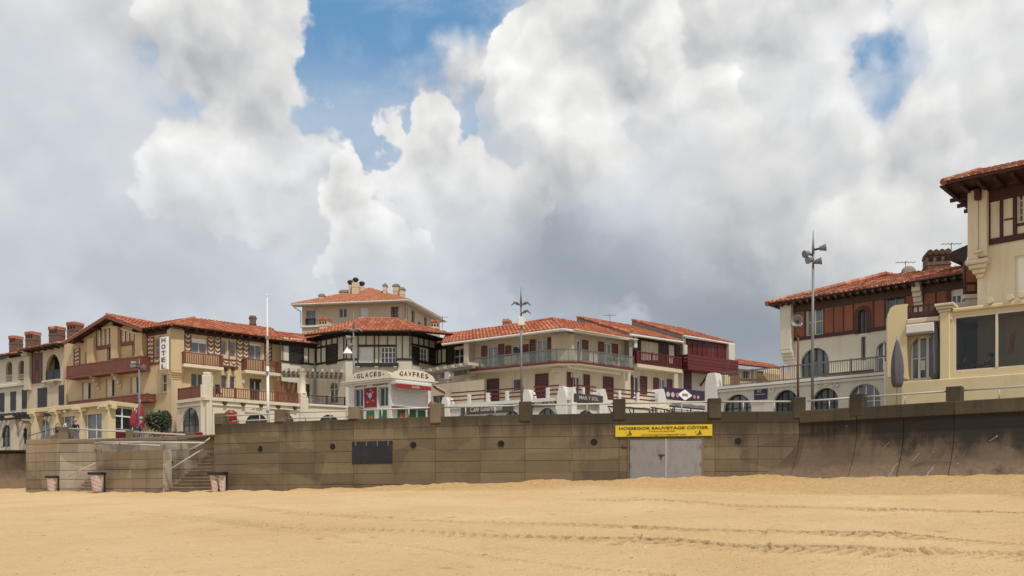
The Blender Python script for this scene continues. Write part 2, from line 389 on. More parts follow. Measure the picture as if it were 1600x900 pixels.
# ------------------------------------------------------------------ geometry helpers
WLOC = {}
def link(o, parent=None, world=(0, 0, 0)):
    COL.objects.link(o)
    w = Vector(world); WLOC[o.name] = w
    if parent is not None:
        o.parent = parent; o.location = w - WLOC[parent.name]
    else: o.location = w
    return o
def thing(name, label, cat, loc, group=None):
    o = bpy.data.objects.new(name, None); o.empty_display_size = 0.3
    link(o, None, loc); o['label'] = label; o['category'] = cat
    if group: o['group'] = group
    return o
def tag(o, label, cat, group=None):
    o['label'] = label; o['category'] = cat
    if group: o['group'] = group
    return o
class MB:
    def __init__(s): s.v = []; s.f = []; s.a = []; s.sm = False
    def add(s, vs, fs):
        b = len(s.v); s.v += [tuple(p) for p in vs]; s.f += [tuple(b + i for i in f) for f in fs]
    def quad(s, a, b, c, d): s.add([a, b, c, d], [(0, 1, 2, 3)])
    def poly(s, pts): s.add(pts, [tuple(range(len(pts)))])
    def hexa(s, p): s.add(p, [(3, 2, 1, 0), (4, 5, 6, 7), (0, 1, 5, 4), (1, 2, 6, 5), (2, 3, 7, 6), (3, 0, 4, 7)])
    def box(s, F, s0, s1, z0, z1, d0, d1):
        P = F.P
        s.hexa([P(s0, z0, d1), P(s1, z0, d1), P(s1, z0, d0), P(s0, z0, d0), P(s0, z1, d1), P(s1, z1, d1), P(s1, z1, d0), P(s0, z1, d0)])
    def bbox(s, F, s0, s1, z0, z1, d0, d1, b=0.02):      # front edges bevelled
        P = F.P; m = d1 - b
        s.v_ = None
        A = [P(s0 + b, z0 + b, d1), P(s1 - b, z0 + b, d1), P(s1 - b, z1 - b, d1), P(s0 + b, z1 - b, d1)]
        M = [P(s0, z0, m), P(s1, z0, m), P(s1, z1, m), P(s0, z1, m)]
        K = [P(s0, z0, d0), P(s1, z0, d0), P(s1, z1, d0), P(s0, z1, d0)]
        s.add(A + M + K, [(0, 1, 2, 3)] + [(i, 4 + i, 4 + (i + 1) % 4, (i + 1) % 4) for i in range(4)] + [(4 + i, 8 + i, 8 + (i + 1) % 4, 4 + (i + 1) % 4) for i in range(4)] + [(11, 10, 9, 8)])
    def prism(s, front, back):
        n = len(front)
        s.add(list(front) + list(back), [tuple(range(n)), tuple(range(2 * n - 1, n - 1, -1))] + [(i, n + i, n + (i + 1) % n, (i + 1) % n) for i in range(n)])
    def wbox(s, x0, x1, y0, y1, z0, z1):
        s.hexa([(x0, y0, z0), (x1, y0, z0), (x1, y1, z0), (x0, y1, z0), (x0, y0, z1), (x1, y0, z1), (x1, y1, z1), (x0, y1, z1)])
    def bar(s, p, q, w, h=None):
        p = Vector(p); q = Vector(q); h = h or w
        d = (q - p).normalized(); u = Vector((0, 0, 1)) if abs(d.z) < 0.9 else Vector((1, 0, 0))
        a = d.cross(u).normalized() * (w / 2); b = a.cross(d).normalized() * (h / 2)
        s.hexa([p - a - b, p + a - b, p + a + b, p - a + b, q - a - b, q + a - b, q + a + b, q - a + b])
    def tube(s, p, q, r, r2=None, n=8, caps=True):
        p = Vector(p); q = Vector(q); r2 = r if r2 is None else r2
        d = (q - p).normalized(); u = Vector((0, 0, 1)) if abs(d.z) < 0.9 else Vector((1, 0, 0))
        a = d.cross(u).normalized(); b = d.cross(a)
        vs = []
        for c, rr in ((p, r), (q, r2)):
            for i in range(n):
                t = 2 * math.pi * i / n; vs.append(c + a * (rr * math.cos(t)) + b * (rr * math.sin(t)))
        fs = [(i, n + i, n + (i + 1) % n, (i + 1) % n) for i in range(n)]
        if caps: fs += [tuple(range(n)), tuple(range(2 * n - 1, n - 1, -1))]
        s.add(vs, fs)
    def lathe(s, c, prof, n=14, axis=None, caps=True):
        c = Vector(c); ax = Vector(axis or (0, 0, 1)).normalized()
        u = Vector((1, 0, 0)) if abs(ax.x) < 0.9 else Vector((0, 1, 0))
        a = ax.cross(u).normalized(); b = ax.cross(a); vs = []
        for r, h in prof:
            for i in range(n):
                t = 2 * math.pi * i / n; vs.append(c + ax * h + a * (r * math.cos(t)) + b * (r * math.sin(t)))
        fs = []
        for k in range(len(prof) - 1):
            for i in range(n): fs.append((k * n + i, k * n + (i + 1) % n, (k + 1) * n + (i + 1) % n, (k + 1) * n + i))
        if caps: fs += [tuple(range(n)), tuple(range(len(prof) * n - 1, (len(prof) - 1) * n - 1, -1))]
        s.add(vs, fs)
    def build(s, name, mat, parent=None, smooth=False, kind=None, label=None):
        if not s.v: s.add([(0, 0, 0)], [])
        v = np.array(s.v, dtype=float); c = (v.min(0) + v.max(0)) / 2
        if parent is None: c[2] = v[:, 2].min()
        me = bpy.data.meshes.new(name)
        me.from_pydata([tuple(p) for p in (v - c)], [], s.f)
        if s.a:
            at = me.attributes.new('tile_rand', 'FLOAT', 'FACE'); at.data.foreach_set('value', s.a)
        me.materials.append(mat)
        if smooth: me.polygons.foreach_set('use_smooth', [True] * len(me.polygons))
        me.update()
        o = bpy.data.objects.new(name, me); link(o, parent, c)
        if kind: o['kind'] = kind
        if label: o['label'] = label
        return o
def fix_normals(o):
    import bmesh
    b = bmesh.new(); b.from_mesh(o.data); bmesh.ops.recalc_face_normals(b, faces=b.faces); b.to_mesh(o.data); b.free()

def pix(px, py, Y): return Vector(((px - 800) / FP * Y, Y, CZ + (HOR - py) / FP * Y))
class Fac:
    """A vertical facade plane: s runs along it to the right, d outward, z up."""
    def __init__(s, ax, aY, bx, bY):
        s._set(Vector(((ax - 800) / FP * aY, aY)), Vector(((bx - 800) / FP * bY, bY)))
    def _set(s, A, Bp):
        s.o = A; s.dv = (Bp - A).normalized(); s.L = (Bp - A).length
        s.n = Vector((s.dv.y, -s.dv.x))
    def P(s, a, z, d=0.0):
        q = s.o + s.dv * a + s.n * d; return Vector((q.x, q.y, z))
    def s(s, px, d=0.0):
        u = (px - 800) / FP; o = s.o + s.n * d
        return (u * o.y - o.x) / (s.dv.x - u * s.dv.y)
    def z(s, px, py, d=0.0):
        a = s.s(px, d); q = s.o + s.dv * a + s.n * d
        return CZ + (HOR - py) / FP * q.y
    def R(s, x0, y0, x1, y1, d=0.0):
        c = (x0 + x1) / 2
        return s.s(x0, d), s.s(x1, d), s.z(c, y1, d), s.z(c, y0, d)
    def off(s, d):
        f = Fac.__new__(Fac); f._set(s.o + s.n * d, s.o + s.n * d + s.dv); f.L = s.L; return f
def FacW(ax, ay, bx, by):
    f = Fac.__new__(Fac); f._set(Vector((ax, ay)), Vector((bx, by))); return f

class Wall:
    """A facade sheet with real openings and reveals."""
    def __init__(s, F, s0, s1, z0, z1, dep=0.24): s.F, s.s0, s.s1, s.z0, s.z1, s.dep, s.h = F, s0, s1, z0, z1, dep, []
    def hole(s, a, b, c, d, arch=None):
        a, b = max(a, s.s0), min(b, s.s1); c, d = max(c, s.z0), min(d, s.z1)
        if b - a > 0.03 and d - c > 0.03: s.h.append((a, b, c, d, arch))
        return a, b, c, d
    def emit(s, mb):
        P = s.F.P
        S_ = sorted({round(x, 4) for h in s.h for x in h[:2]} | {s.s0, s.s1}); Z_ = sorted({round(x, 4) for h in s.h for x in h[2:4]} | {s.z0, s.z1})
        for i in range(len(S_) - 1):
            for j in range(len(Z_) - 1):
                a, b, c, d = S_[i], S_[i + 1], Z_[j], Z_[j + 1]; ms, mz = (a + b) / 2, (c + d) / 2
                if any(h[0] < ms < h[1] and h[2] < mz < h[3] for h in s.h): continue
                mb.quad(P(a, c), P(b, c), P(b, d), P(a, d))
        D = -s.dep
        for a, b, c, d, arch in s.h:
            if not arch:
                mb.quad(P(a, d), P(b, d), P(b, d, D), P(a, d, D))
            zs = d
            if arch:
                hw = (b - a) / 2; m = (a + b) / 2; rise = min(hw if arch == 'round' else hw * 1.35, (d - c) * 0.95); zs = d - rise
                pts = []
                N = 16
                for k in range(N + 1):
                    if arch == 'round':
                        t = math.pi * (1 - k / N); pts.append((m + hw * math.cos(t), zs + rise * math.sin(t)))
                    else:
                        q = 2 * k / N - 1; pts.append((m + hw * q, zs + rise * math.sqrt(max(0, 1 - abs(q) ** 1.7)) * (1 - 0.0 * abs(q))))
                h = N // 2
                for k in range(N):
                    cor = (a, d) if k < h else (b, d)
                    p, q = pts[k], pts[k + 1]
                    mb.add([P(*cor), P(*p), P(*q)], [(0, 1, 2)])
                    mb.quad(P(*p), P(*q), P(q[0], q[1], D), P(p[0], p[1], D))
            mb.quad(P(a, c), P(a, zs), P(a, zs, D), P(a, c, D)); mb.quad(P(b, zs), P(b, c), P(b, c, D), P(b, zs, D))
            mb.quad(P(b, c), P(a, c), P(a, c, D), P(b, c, D))

def window(W, rect, parent, fm=None, gm=None, nx=2, ny=1, arch=None, blind=0.0, fw=0.06, sill=None, name='window', dep=0.14, hole=True):
    fm = fm or WHITEP; gm = gm or GLASS
    F = W.F if isinstance(W, Wall) else W
    a, b, c, d = F.R(*rect)
    if hole and isinstance(W, Wall): a, b, c, d = W.hole(a, b, c, d, arch)
    m = MB(); D = -dep
    m.box(F, a, a + fw, c, d, D - 0.05, D + 0.03); m.box(F, b - fw, b, c, d, D - 0.05, D + 0.03)
    m.box(F, a + fw, b - fw, d - fw, d, D - 0.05, D + 0.028); m.box(F, a + fw, b - fw, c, c + fw, D - 0.05, D + 0.028)
    for i in range(1, nx):
        x = a + (b - a) * i / nx; m.box(F, x - fw * 0.55, x + fw * 0.55, c + fw, d - fw, D - 0.04, D + 0.02)
    for j in range(1, ny):
        z = c + (d - c) * j / ny; m.box(F, a + fw, b - fw, z - 0.02, z + 0.02, D - 0.035, D + 0.012)
    w = m.build(name, fm, parent)
    p = MB(); p.box(F, a + 0.01, b - 0.01, c + 0.01, d - 0.01, D - 0.07, D - 0.03); p.build('pane', gm, w)
    if dep > .3:                                       # a real recess behind the opening
        q = MB(); P = F.P; A0, A1, e0, e1 = a - .3, b + .3, c - .12, d + .3; Z = -dep - .08
        q.quad(P(A0, e0, Z), P(A1, e0, Z), P(A1, e1, Z), P(A0, e1, Z)); q.quad(P(A0, e0, Z), P(A0, e0, -.2), P(A0, e1, -.2), P(A0, e1, Z)); q.quad(P(A1, e0, -.2), P(A1, e0, Z), P(A1, e1, Z), P(A1, e1, -.2))
        q.quad(P(A0, e1, -.2), P(A1, e1, -.2), P(A1, e1, Z), P(A0, e1, Z)); q.quad(P(A0, e0, Z), P(A1, e0, Z), P(A1, e0, -.2), P(A0, e0, -.2)); q.build('recess', fm, w)
    if blind:
        q = MB(); z0 = d - (d - c) * blind
        n = max(2, int((d - z0) / 0.12))
        for k in range(n):
            e0 = z0 + (d - z0) * k / n; e1 = z0 + (d - z0) * (k + 1) / n - 0.012
            q.box(F, a + fw, b - fw, e0, e1, D - 0.03, D + 0.04)
        q.build('roller_blind', WHITEP, w)
    if sill:
        q = MB(); q.box(F, a - 0.08, b + 0.08, c - 0.1, c, -0.1, 0.08); q.build('sill', sill, w)
    return w
def shutter(F, rect, parent, mat, d=0.015, t=0.05, z=None):
    a, b, c, e = F.R(*rect) if len(rect) == 4 and z is None else rect
    m = MB(); fw = 0.07
    m.box(F, a, a + fw, c, e, d, d + t); m.box(F, b - fw, b, c, e, d, d + t)
    m.box(F, a + fw, b - fw, c, c + fw, d, d + t - .002); m.box(F, a + fw, b - fw, e - fw, e, d, d + t - .002)
    mid = (c + e) / 2; m.box(F, a + fw, b - fw, mid - .04, mid + .04, d, d + t - .002)
    n = max(4, int((e - c) / 0.13))
    for k in range(n):
        z0 = c + fw + (e - c - 2 * fw) * k / n; h = (e - c - 2 * fw) / n
        m.box(F, a + fw, b - fw, z0 + 0.01, z0 + h - 0.012, d + 0.002, d + t * 0.62)
    return m.build('shutter', mat, parent)
def timber(F, rect, parent, mat, d0=-0.03, d1=0.05, name='timber'):
    a, b, c, e = F.R(*rect); m = MB(); m.bbox(F, a, b, c, e, d0, d1, 0.012); return m.build(name, mat, parent)
def panel(F, rect, parent, mat, d0=-0.02, d1=0.03, name='panel', b=0.01):
    a, bb, c, e = F.R(*rect); m = MB(); m.bbox(F, a, bb, c, e, d0, d1, b); return m.build(name, mat, parent)
def herring(F, rect, parent, mat=None, back=None, up=True):
    mat = mat or REDBR; back = back or CREAMW
    a, b, c, e = F.R(*rect); m = MB(); m.box(F, a, b, c, e, -0.02, 0.02)
    o = m.build('infill_panel', back, parent)
    w = (b - a) / 2; step = 0.36; th = 0.17; q = MB(); z = c - w
    while z < e:
        for x0, x1, za, zb in ((a, a + w, z + w * .8, z), (a + w, b, z, z + w * .8)):
            pts = []
            for (x, zz) in ((x0, za), (x1, zb), (x1, zb + th), (x0, za + th)): pts.append((x, min(max(zz, c), e)))
            if max(p[1] for p in pts) - min(p[1] for p in pts) > 0.05:
                q.prism([F.P(x, zz, 0.035) for x, zz in pts], [F.P(x, zz, 0.0) for x, zz in pts])
        z += step
    q.build('herringbone_brick', mat, o, kind='stuff')
    return o
def railing(F, s0, s1, zf, zt, d, parent, mat, style='bars', sides=None, postw=0.09, gap=0.15, nposts=None, name='railing'):
    """Balustrade along s0..s1 at offset d, with optional returns to offset `sides`."""
    runs = [(F.P(s0, 0, d), F.P(s1, 0, d))]
    if sides is not None: runs += [(F.P(s0, 0, sides), F.P(s0, 0, d)), (F.P(s1, 0, d), F.P(s1, 0, sides))]
    rl = MB(); inf = MB(); ps = MB()
    for ri, (p, q) in enumerate(runs):
        L = (q - p).length
        if L < 0.15: continue
        G = FacW(p.x, p.y, q.x, q.y)
        rl.box(G, 0, L, zt - 0.07, zt, -0.045, 0.045)
        rl.box(G, 0, L, zf + 0.06, zf + 0.12, -0.03, 0.03)
        n = nposts if (nposts and ri == 0) else max(1, round(L / 1.7))
        for k in range(n + 1):
            x = min(max(L * k / n, postw / 2), L - postw / 2)
            ps.box(G, x - postw / 2, x + postw / 2, zf, zt + 0.04, -postw / 2 - .004, postw / 2 + .004)
        if style == 'bars':
            k = int(L / gap)
            for i in range(1, k): x = L * i / k; inf.box(G, x - 0.034, x + 0.034, zf + 0.12, zt - 0.07, -0.02, 0.02)
        elif style == 'boards':
            k = int(L / 0.17)
            for i in range(k): inf.box(G, L * i / k + 0.008, L * (i + 1) / k - 0.008, zf + 0.05, zt - 0.06, -0.015 + 0.006 * (i % 2), 0.022 + 0.006 * (i % 2))
        elif style == 'iron':
            k = int(L / 0.12)
            for i in range(1, k): x = L * i / k; inf.box(G, x - 0.011, x + 0.011, zf + 0.12, zt - 0.07, -0.011, 0.011)
        elif style == 'rails':
            for j in range(1, 4): z = zf + (zt - zf) * j / 4 ; inf.box(G, 0, L, z - 0.03, z + 0.03, -0.02, 0.02)
        elif style == 'scroll':
            k = int(L / 0.13)
            for i in range(1, k): x = L * i / k; inf.box(G, x - 0.014, x + 0.014, zf + 0.12, zt - 0.07, -0.012, 0.012)
            for j in range(1, 5): z = zf + 0.12 + (zt - zf - 0.2) * j / 5; inf.box(G, 0, L, z - 0.014, z + 0.014, -0.009, 0.009)
        elif style == 'glass':
            k = max(1, round(L / 1.1))
            for i in range(k): inf.box(G, L * i / k + 0.03, L * (i + 1) / k - 0.03, zf + 0.14, zt - 0.09, -0.01, 0.01)
            for i in range(1, k): x = L * i / k; rl.box(G, x - 0.02, x + 0.02, zf + 0.1, zt - 0.05, -0.02, 0.02)
    r = rl.build(name, mat, parent)
    ps.build('post', mat, r, kind='stuff')
    inf.build('glass_infill' if style == 'glass' else 'baluster', GLASSR if style == 'glass' else mat, r, kind='stuff')
    return r
def balcony(F, x0, x1, yt, yf, proj, parent, mat, style, slabm, slab=0.22, sides=True, **kw):
    s0, s1 = F.s(x0, proj), F.s(x1, proj)
    zf, zt = F.z(x0, yf, proj), F.z(x0, yt, proj)
    m = MB(); m.box(F, s0 - .05, s1 + .05, zf - slab, zf, -0.05, proj + 0.05)
    b = m.build('balcony', slabm, parent)
    railing(F, s0, s1, zf, zt, proj - 0.06, b, mat, style, sides=0.05 if sides else None, **kw)
    return b
m_, B_, bs_ = new_mat('railing_glass')
bs_.inputs['Base Color'].default_value = (0.22, 0.25, 0.23, 1); bs_.inputs['Alpha'].default_value = 0.28; bs_.inputs['Roughness'].default_value = 0.15
GLASSR = m_
m_, B_, bs_ = new_mat('clear_glazing')
bs_.inputs['Base Color'].default_value = (0.04, 0.05, 0.05, 1); bs_.inputs['Alpha'].default_value = 0.30; bs_.inputs['Roughness'].default_value = 0.03
CLEAR = m_

def roof(parent, poly, mat, w=0.36, L=0.5, thick=0.10, slabm=None, name='roof', ridge=()):
    """Clay-tile roof over a planar polygon; the first edge is the eave (left to right)."""
    poly = [Vector(p) for p in poly]
    A, Bq = poly[0], poly[1]
    e = (Bq - A).normalized(); cen = sum(poly, Vector()) / len(poly)
    n = e.cross(cen - A).normalized()
    if n.z < 0: n = -n
    t = n.cross(e)
    if t.dot(cen - A) < 0: t = -t
    q = [((p - A).dot(e), (p - A).dot(t)) for p in poly]
    flatp = [A + e * a + t * b for a, b in q]
    m = MB(); m.prism([p - n * 0.015 for p in flatp], [p - n * thick for p in flatp])
    r = m.build(name, slabm or BROWN, parent); fix_normals(r)
    tb = MB(); a0 = min(p[0] for p in q); a1 = max(p[0] for p in q)
    nc = max(1, int((a1 - a0) / w)); w2 = (a1 - a0) / nc
    prof = [(-0.44, 0.0), (-0.22, 0.30 * w), (0.22, 0.30 * w), (0.44, 0.0)]
    for k in range(nc):
        ac = a0 + (k + .5) * w2; bs = []
        for i in range(len(q)):
            (xa, ya), (xb, yb) = q[i], q[(i + 1) % len(q)]
            if (xa - ac) * (xb - ac) < 0: bs.append(ya + (yb - ya) * (ac - xa) / (xb - xa))
        if len(bs) < 2: continue
        b0, b1 = min(bs) - (0.07 if min(bs) < 0.05 else 0), max(bs); y = b0
        while y < b1 - 0.04:
            y1 = min(y + L, b1); j = random.uniform(-.008, .008); jr = random.random()
            lo = [A + e * (ac + px * w2 * 1.05 + j) + t * y + n * (h * 1.12 + 0.03) for px, h in prof]
            hi = [A + e * (ac + px * w2 * 0.92 + j) + t * (y1 + 0.03) + n * (h * 0.92) for px, h in prof]
            tb.add(lo + hi, [(0, 1, 5, 4), (1, 2, 6, 5), (2, 3, 7, 6), (0, 3, 2, 1)]); tb.a += [jr] * 4
            y += L
    to = tb.build('roof_tile', mat, r, kind='stuff')
    return r
def soffit(F, s0, s1, z, over, parent, mat, back=-.3):
    m = MB(); m.box(F, s0, s1, z - .05, z, back, over); return m.build('soffit', mat, parent)
def ridge_cap(parent, p, q, mat, r=0.13):
    """Row of half-round ridge tiles."""
    p, q = Vector(p), Vector(q); L = (q - p).length; n = max(1, int(L / 0.45)); m = MB()
    for k in range(n):
        a = p + (q - p) * (k / n); b = p + (q - p) * min(1, (k + 1.08) / n)
        m.tube(a, b, r * 1.08, r * 0.95, 8); m.a += [random.random()] * 10
    return m.build('ridge_tile', mat, parent, kind='stuff')

FONT = bpy.data.fonts.load('<builtin>') if False else None
def text(s, F, sc_, zc, height, d, mat, parent, width=None, name='lettering', ext=0.012, shear=0.0, rot=0.0, bold=0.0, label=None, spacing=1.0):
    cu = bpy.data.curves.new(name, 'FONT'); cu.body = s; cu.extrude = 0.0; cu.align_x = 'CENTER'; cu.align_y = 'CENTER'
    cu.shear = shear; cu.offset = bold; cu.resolution_u = 3; cu.space_character = spacing
    tmp = bpy.data.objects.new(name, cu); COL.objects.link(tmp)
    dg = bpy.context.evaluated_depsgraph_get(); dg.update()
    me = bpy.data.meshes.new_from_object(tmp.evaluated_get(dg))
    bpy.data.objects.remove(tmp); bpy.data.curves.remove(cu)
    n = len(me.vertices); co = np.zeros(n * 3); me.vertices.foreach_get('co', co); co = co.reshape(-1, 3)
    fs = [tuple(p.vertices) for p in me.polygons]; bpy.data.meshes.remove(me)
    mn, mx = co.min(0), co.max(0); c = (mn + mx) / 2; k = height / max(1e-6, (mx - mn)[1])
    kx = k if width is None else width / max(1e-6, (mx - mn)[0])
    m = MB(); cr, sr = math.cos(rot), math.sin(rot); fr = []; bk = []
    for p in co:
        x, y = (p[0] - c[0]) * kx, (p[1] - c[1]) * k
        x, y = x * cr - y * sr, x * sr + y * cr
        fr.append(F.P(sc_ + x, zc + y, d + ext)); bk.append(F.P(sc_ + x, zc + y, d))
    m.add(fr, fs)
    # side walls on boundary edges give the letters their depth
    cnt = {}
    for f in fs:
        for i in range(len(f)):
            a, b = f[i], f[(i + 1) % len(f)]; cnt[(a, b)] = 1
    sides = [(a, b) for (a, b) in cnt if (b, a) not in cnt]
    for a, b in sides: m.quad(fr[b], fr[a], bk[a], bk[b])
    return m.build(name, mat, parent, label=label)
# ------------------------------------------------------------------ the setting
PROM = CZ + 2.9
WTOP = CZ + 3.434
WPX = [(40, 50.5), (92, 49.3), (150, 47.8), (255, 45.4), (336, 43.5), (436, 41.8), (552, 40.3), (680, 38.96), (820, 38.0), (967, 37.2), (1117, 36.5), (1249, 36.4)]
WXY = [((p - 800) / FP * Y, Y) for p, Y in WPX]
RXY = [WXY[-1], (13.9, 34.86), (16.66, 32.55), (18.6, 31.1), (24.5, 26.6), (40, 15.0)]
wx = np.array([-90, -29.4, -29.0] + [p[0] for p in WXY] + [p[0] for p in RXY[1:]])
wy = np.array([64, 56.5, 50.9] + [p[1] for p in WXY] + [p[1] for p in RXY[1:]])
zx = np.array([-90, -31, -28, -15, -3.5, 4.6, 12, 19, 40]); zz = np.array([0.3, 0.28, 0.03, 0.02, 0.32, 0.56, 0.68, 0.72, 0.8]) + CZ

def vnoise(x, y, seed):
    r = np.random.default_rng(seed); T = r.random((256, 256)).astype(np.float64)
    xi = np.floor(x).astype(int); yi = np.floor(y).astype(int); fx = x - xi; fy = y - yi
    fx = fx * fx * (3 - 2 * fx); fy = fy * fy * (3 - 2 * fy)
    g = lambda a, b: T[a % 256, b % 256]
    return (g(xi, yi) * (1 - fx) + g(xi + 1, yi) * fx) * (1 - fy) + (g(xi, yi + 1) * (1 - fx) + g(xi + 1, yi + 1) * fx) * fy - 0.5
def sand_base(x, y):
    W = np.interp(x, wx, wy); Z = np.interp(x, zx, zz)
    t = np.clip(y / W, -3, 1.0)
    return Z * t
def ground_hit(px, py):                       # where the ray of a photo pixel meets the sand
    Y = 6.0
    while Y < 45:
        p = pix(px, py, Y)
        if p.z <= sand_base(p.x, p.y): break
        Y += 0.02
    return p.x, p.y
TRACKS = [  # (points in the photo, half width m, depth m, lug spacing m)
    ([(190, 800), (350, 814), (450, 825), (529, 829), (660, 834), (800, 842), (1000, 850), (1200, 861), (1350, 865), (1600, 876), (1800, 886)], 0.40, 0.075, 0.24),
    ([(310, 789), (500, 805), (750, 817), (850, 821), (1000, 825), (1200, 836), (1400, 840), (1600, 851), (1800, 862)], 0.38, 0.070, 0.24),
    ([(450, 830), (575, 845), (700, 860), (775, 871), (900, 885), (1050, 900)], 0.12, 0.035, 0.16),
    ([(915, 780), (1050, 784), (1200, 793), (1400, 796), (1550, 799), (1700, 805)], 0.34, 0.045, 0.24)]
def build_sand():
    xs = np.concatenate([-np.geomspace(400, 34, 22), np.arange(-33.5, -20, 0.16), np.arange(-20, -6, 0.085), np.arange(-6, 13.6, 0.029), np.arange(13.6, 20, 0.085), np.arange(20, 26, 0.16), np.geomspace(26.5, 400, 20)])
    ys = [4.0]
    while ys[-1] < 46: ys.append(ys[-1] + (0.03 if 9.6 < ys[-1] < 15 else max(0.05, 0.0042 * ys[-1])))
    ys = np.concatenate([np.array([-300, -120, -50, -20, -8, -2, 1.5]), np.array(ys), np.array([47, 49, 52, 56, 60, 70, 100, 200, 600, 1500])])
    X, Y = np.meshgrid(xs, ys); Z = sand_base(X, Y)
    near = ((Y > 2) & (Y < 58) & (np.abs(X) < 34)).astype(float)
    W = np.interp(X, wx, wy); dw = np.clip(W - Y, 0, 40)                     # distance in front of the wall
    rough = 0.35 + 0.9 * np.exp(-((dw - 2.0) / 4.0) ** 2)                   # the raked coarse strip along the wall
    n = vnoise(X * .35, Y * .35, 1) * .10 + vnoise(X * 1.1, Y * 1.1, 2) * .05 + rough * (vnoise(X * 3.3, Y * 3.3, 3) * .045 + vnoise(X * 7, Y * 7, 4) * .034)
    n += 0.016 * vnoise(X * 9, Y * 16, 6)
    # scattered kicked-up clods
    r = np.random.default_rng(8)
    Z = Z + n * near
    Z += 0.13 * np.exp(-(dw / 0.9) ** 2) * near * (0.35 + 1.3 * vnoise(X * .9, Y * .9, 12) + .5 * vnoise(X * 3.1, Y * 3.1, 13))
    pit_shade = np.zeros_like(Z)  # mask of painted shade for tread pits and footprints
    for pts, hw, dep, lug in TRACKS:
        P = np.array([ground_hit(*p) for p in pts]); acc = 0.0
        for a, b in zip(P[:-1], P[1:]):
            d = b - a; L = np.hypot(*d); d = d / L
            m = (X > min(a[0], b[0]) - .6) & (X < max(a[0], b[0]) + .6) & (Y > min(a[1], b[1]) - .6) & (Y < max(a[1], b[1]) + .6)
            if not m.any(): acc += L; continue
            sx = X[m] - a[0]; sy = Y[m] - a[1]; u = sx * d[0] + sy * d[1]; v = -sx * d[1] + sy * d[0]
            v = v + 0.05 * vnoise(X[m] * .8, Y[m] * .8, 14)
            ins = (u >= -0.02) & (u < L + 0.02)
            k = np.exp(-(np.abs(v) / hw) ** 4) * ins
            ph = ((u + acc + 0.9 * np.abs(v)) / lug + 0.5 * (v > 0)) % 1.0
            tread = np.clip(np.sin(2 * np.pi * ph) * 3.0, -1, 1) * (np.abs(v) > hw * .15)
            fade = np.clip(0.85 + 1.3 * vnoise(X[m] * .5 + 3, Y[m] * .5, 15), 0.3, 1.2) * np.interp(X[m], [-9, -2, 5], [.22, .5, 1.0])
            Z[m] += k * fade * (-dep * 0.35 + tread * dep * 1.15 + 0.35 * dep * vnoise(X[m] * 11, Y[m] * 11, 17))
            pit_shade[m] = np.maximum(pit_shade[m], k * np.clip(fade, 0, 1) * np.clip(.18 + .82 * (tread < -.1), 0, 1) * np.clip(.95 + 1.0 * vnoise(X[m] * 5, Y[m] * 5, 19), 0, 1) * min(1, dep / .06))
            Z[m] += ins * fade * dep * 0.5 * np.exp(-((np.abs(v) - hw * 1.35) / (hw * .3)) ** 2)
            acc += L
    for k in range(240):                      # footprints, pits and small lumps
        cx, cy = r.uniform(-16, 18), r.uniform(8, 30); h = r.choice([-1, -1, 1]) * r.uniform(.012, .035); ra = r.uniform(.05, .14)
        m = (np.abs(X - cx) < .5) & (np.abs(Y - cy) < .5)
        if m.any(): pit_shade[m] = np.maximum(pit_shade[m], (h < 0) * .7 * np.exp(-(((X[m] - cx) / (ra * 1.1)) ** 2 + ((Y[m] - cy) / (ra * .7)) ** 2)))
        if m.any(): Z[m] += h * np.exp(-(((X[m] - cx) / (ra * 1.5)) ** 2 + ((Y[m] - cy) / ra) ** 2))
    for cx, cy, h, ra in ((7.5, 17.5, .05, .5), (9.6, 15.6, .10, .8), (5.2, 12.0, -.05, .35), (5.9, 12.3, .05, .25)):
        Z += h * np.exp(-(((X - cx) / (ra * 2)) ** 2 + ((Y - cy) / (ra * .45)) ** 2))
    nx, ny = len(xs), len(ys)
    global SAND; SAND = (xs, ys, Z)
    co = np.stack([X, Y, Z], -1).reshape(-1, 3).astype(np.float32)
    i = np.arange(nx * ny).reshape(ny, nx)
    q = np.stack([i[:-1, :-1], i[:-1, 1:], i[1:, 1:], i[1:, :-1]], -1).reshape(-1, 4).astype(np.int32)
    me = bpy.data.meshes.new('sand')
    me.vertices.add(len(co)); me.vertices.foreach_set('co', co.ravel())
    me.loops.add(q.size); me.loops.foreach_set('vertex_index', q.ravel())
    me.polygons.add(len(q)); me.polygons.foreach_set('loop_start', np.arange(0, q.size, 4, dtype=np.int32))
    me.polygons.foreach_set('use_smooth', np.ones(len(q), dtype=bool))
    me.update(calc_edges=True)
    wid = np.interp(X, [-14, 2, 14, 20], [0.6, 7.5, 14, 16]) + 3.0 * vnoise(X * .35, Y * .35, 31) + 1.5 * vnoise(X * 1.4, Y * 1.4, 32)
    strip = np.clip((wid - dw) / 2.5, 0, 1) * near
    at = me.attributes.new('coarse', 'FLOAT', 'POINT'); at.data.foreach_set('value', strip.astype(np.float32).ravel())
    at = me.attributes.new('pit_shade', 'FLOAT', 'POINT'); at.data.foreach_set('value', pit_shade.astype(np.float32).ravel())
    m, B, bs = new_mat('beach_sand')
    P = pos(B)
    n1 = B.noise(P, 0.25, 5, 0.6); n2 = B.noise(P, 2.3, 5, 0.65); n3 = B.noise(P, 26.0, 4, 0.7)
    c = B.mix(B.ss(n1, 0.3, 0.7), (0.635, 0.430, 0.212), (0.705, 0.502, 0.275))
    c = B.mix(B.m('MULTIPLY', B.ss(n2, 0.55, 0.78), 0.30), c, (0.40, 0.245, 0.105))
    c = B.mix(B.m('MULTIPLY', B.ss(n3, 0.60, 0.75), 0.40), c, (0.30, 0.19, 0.09))
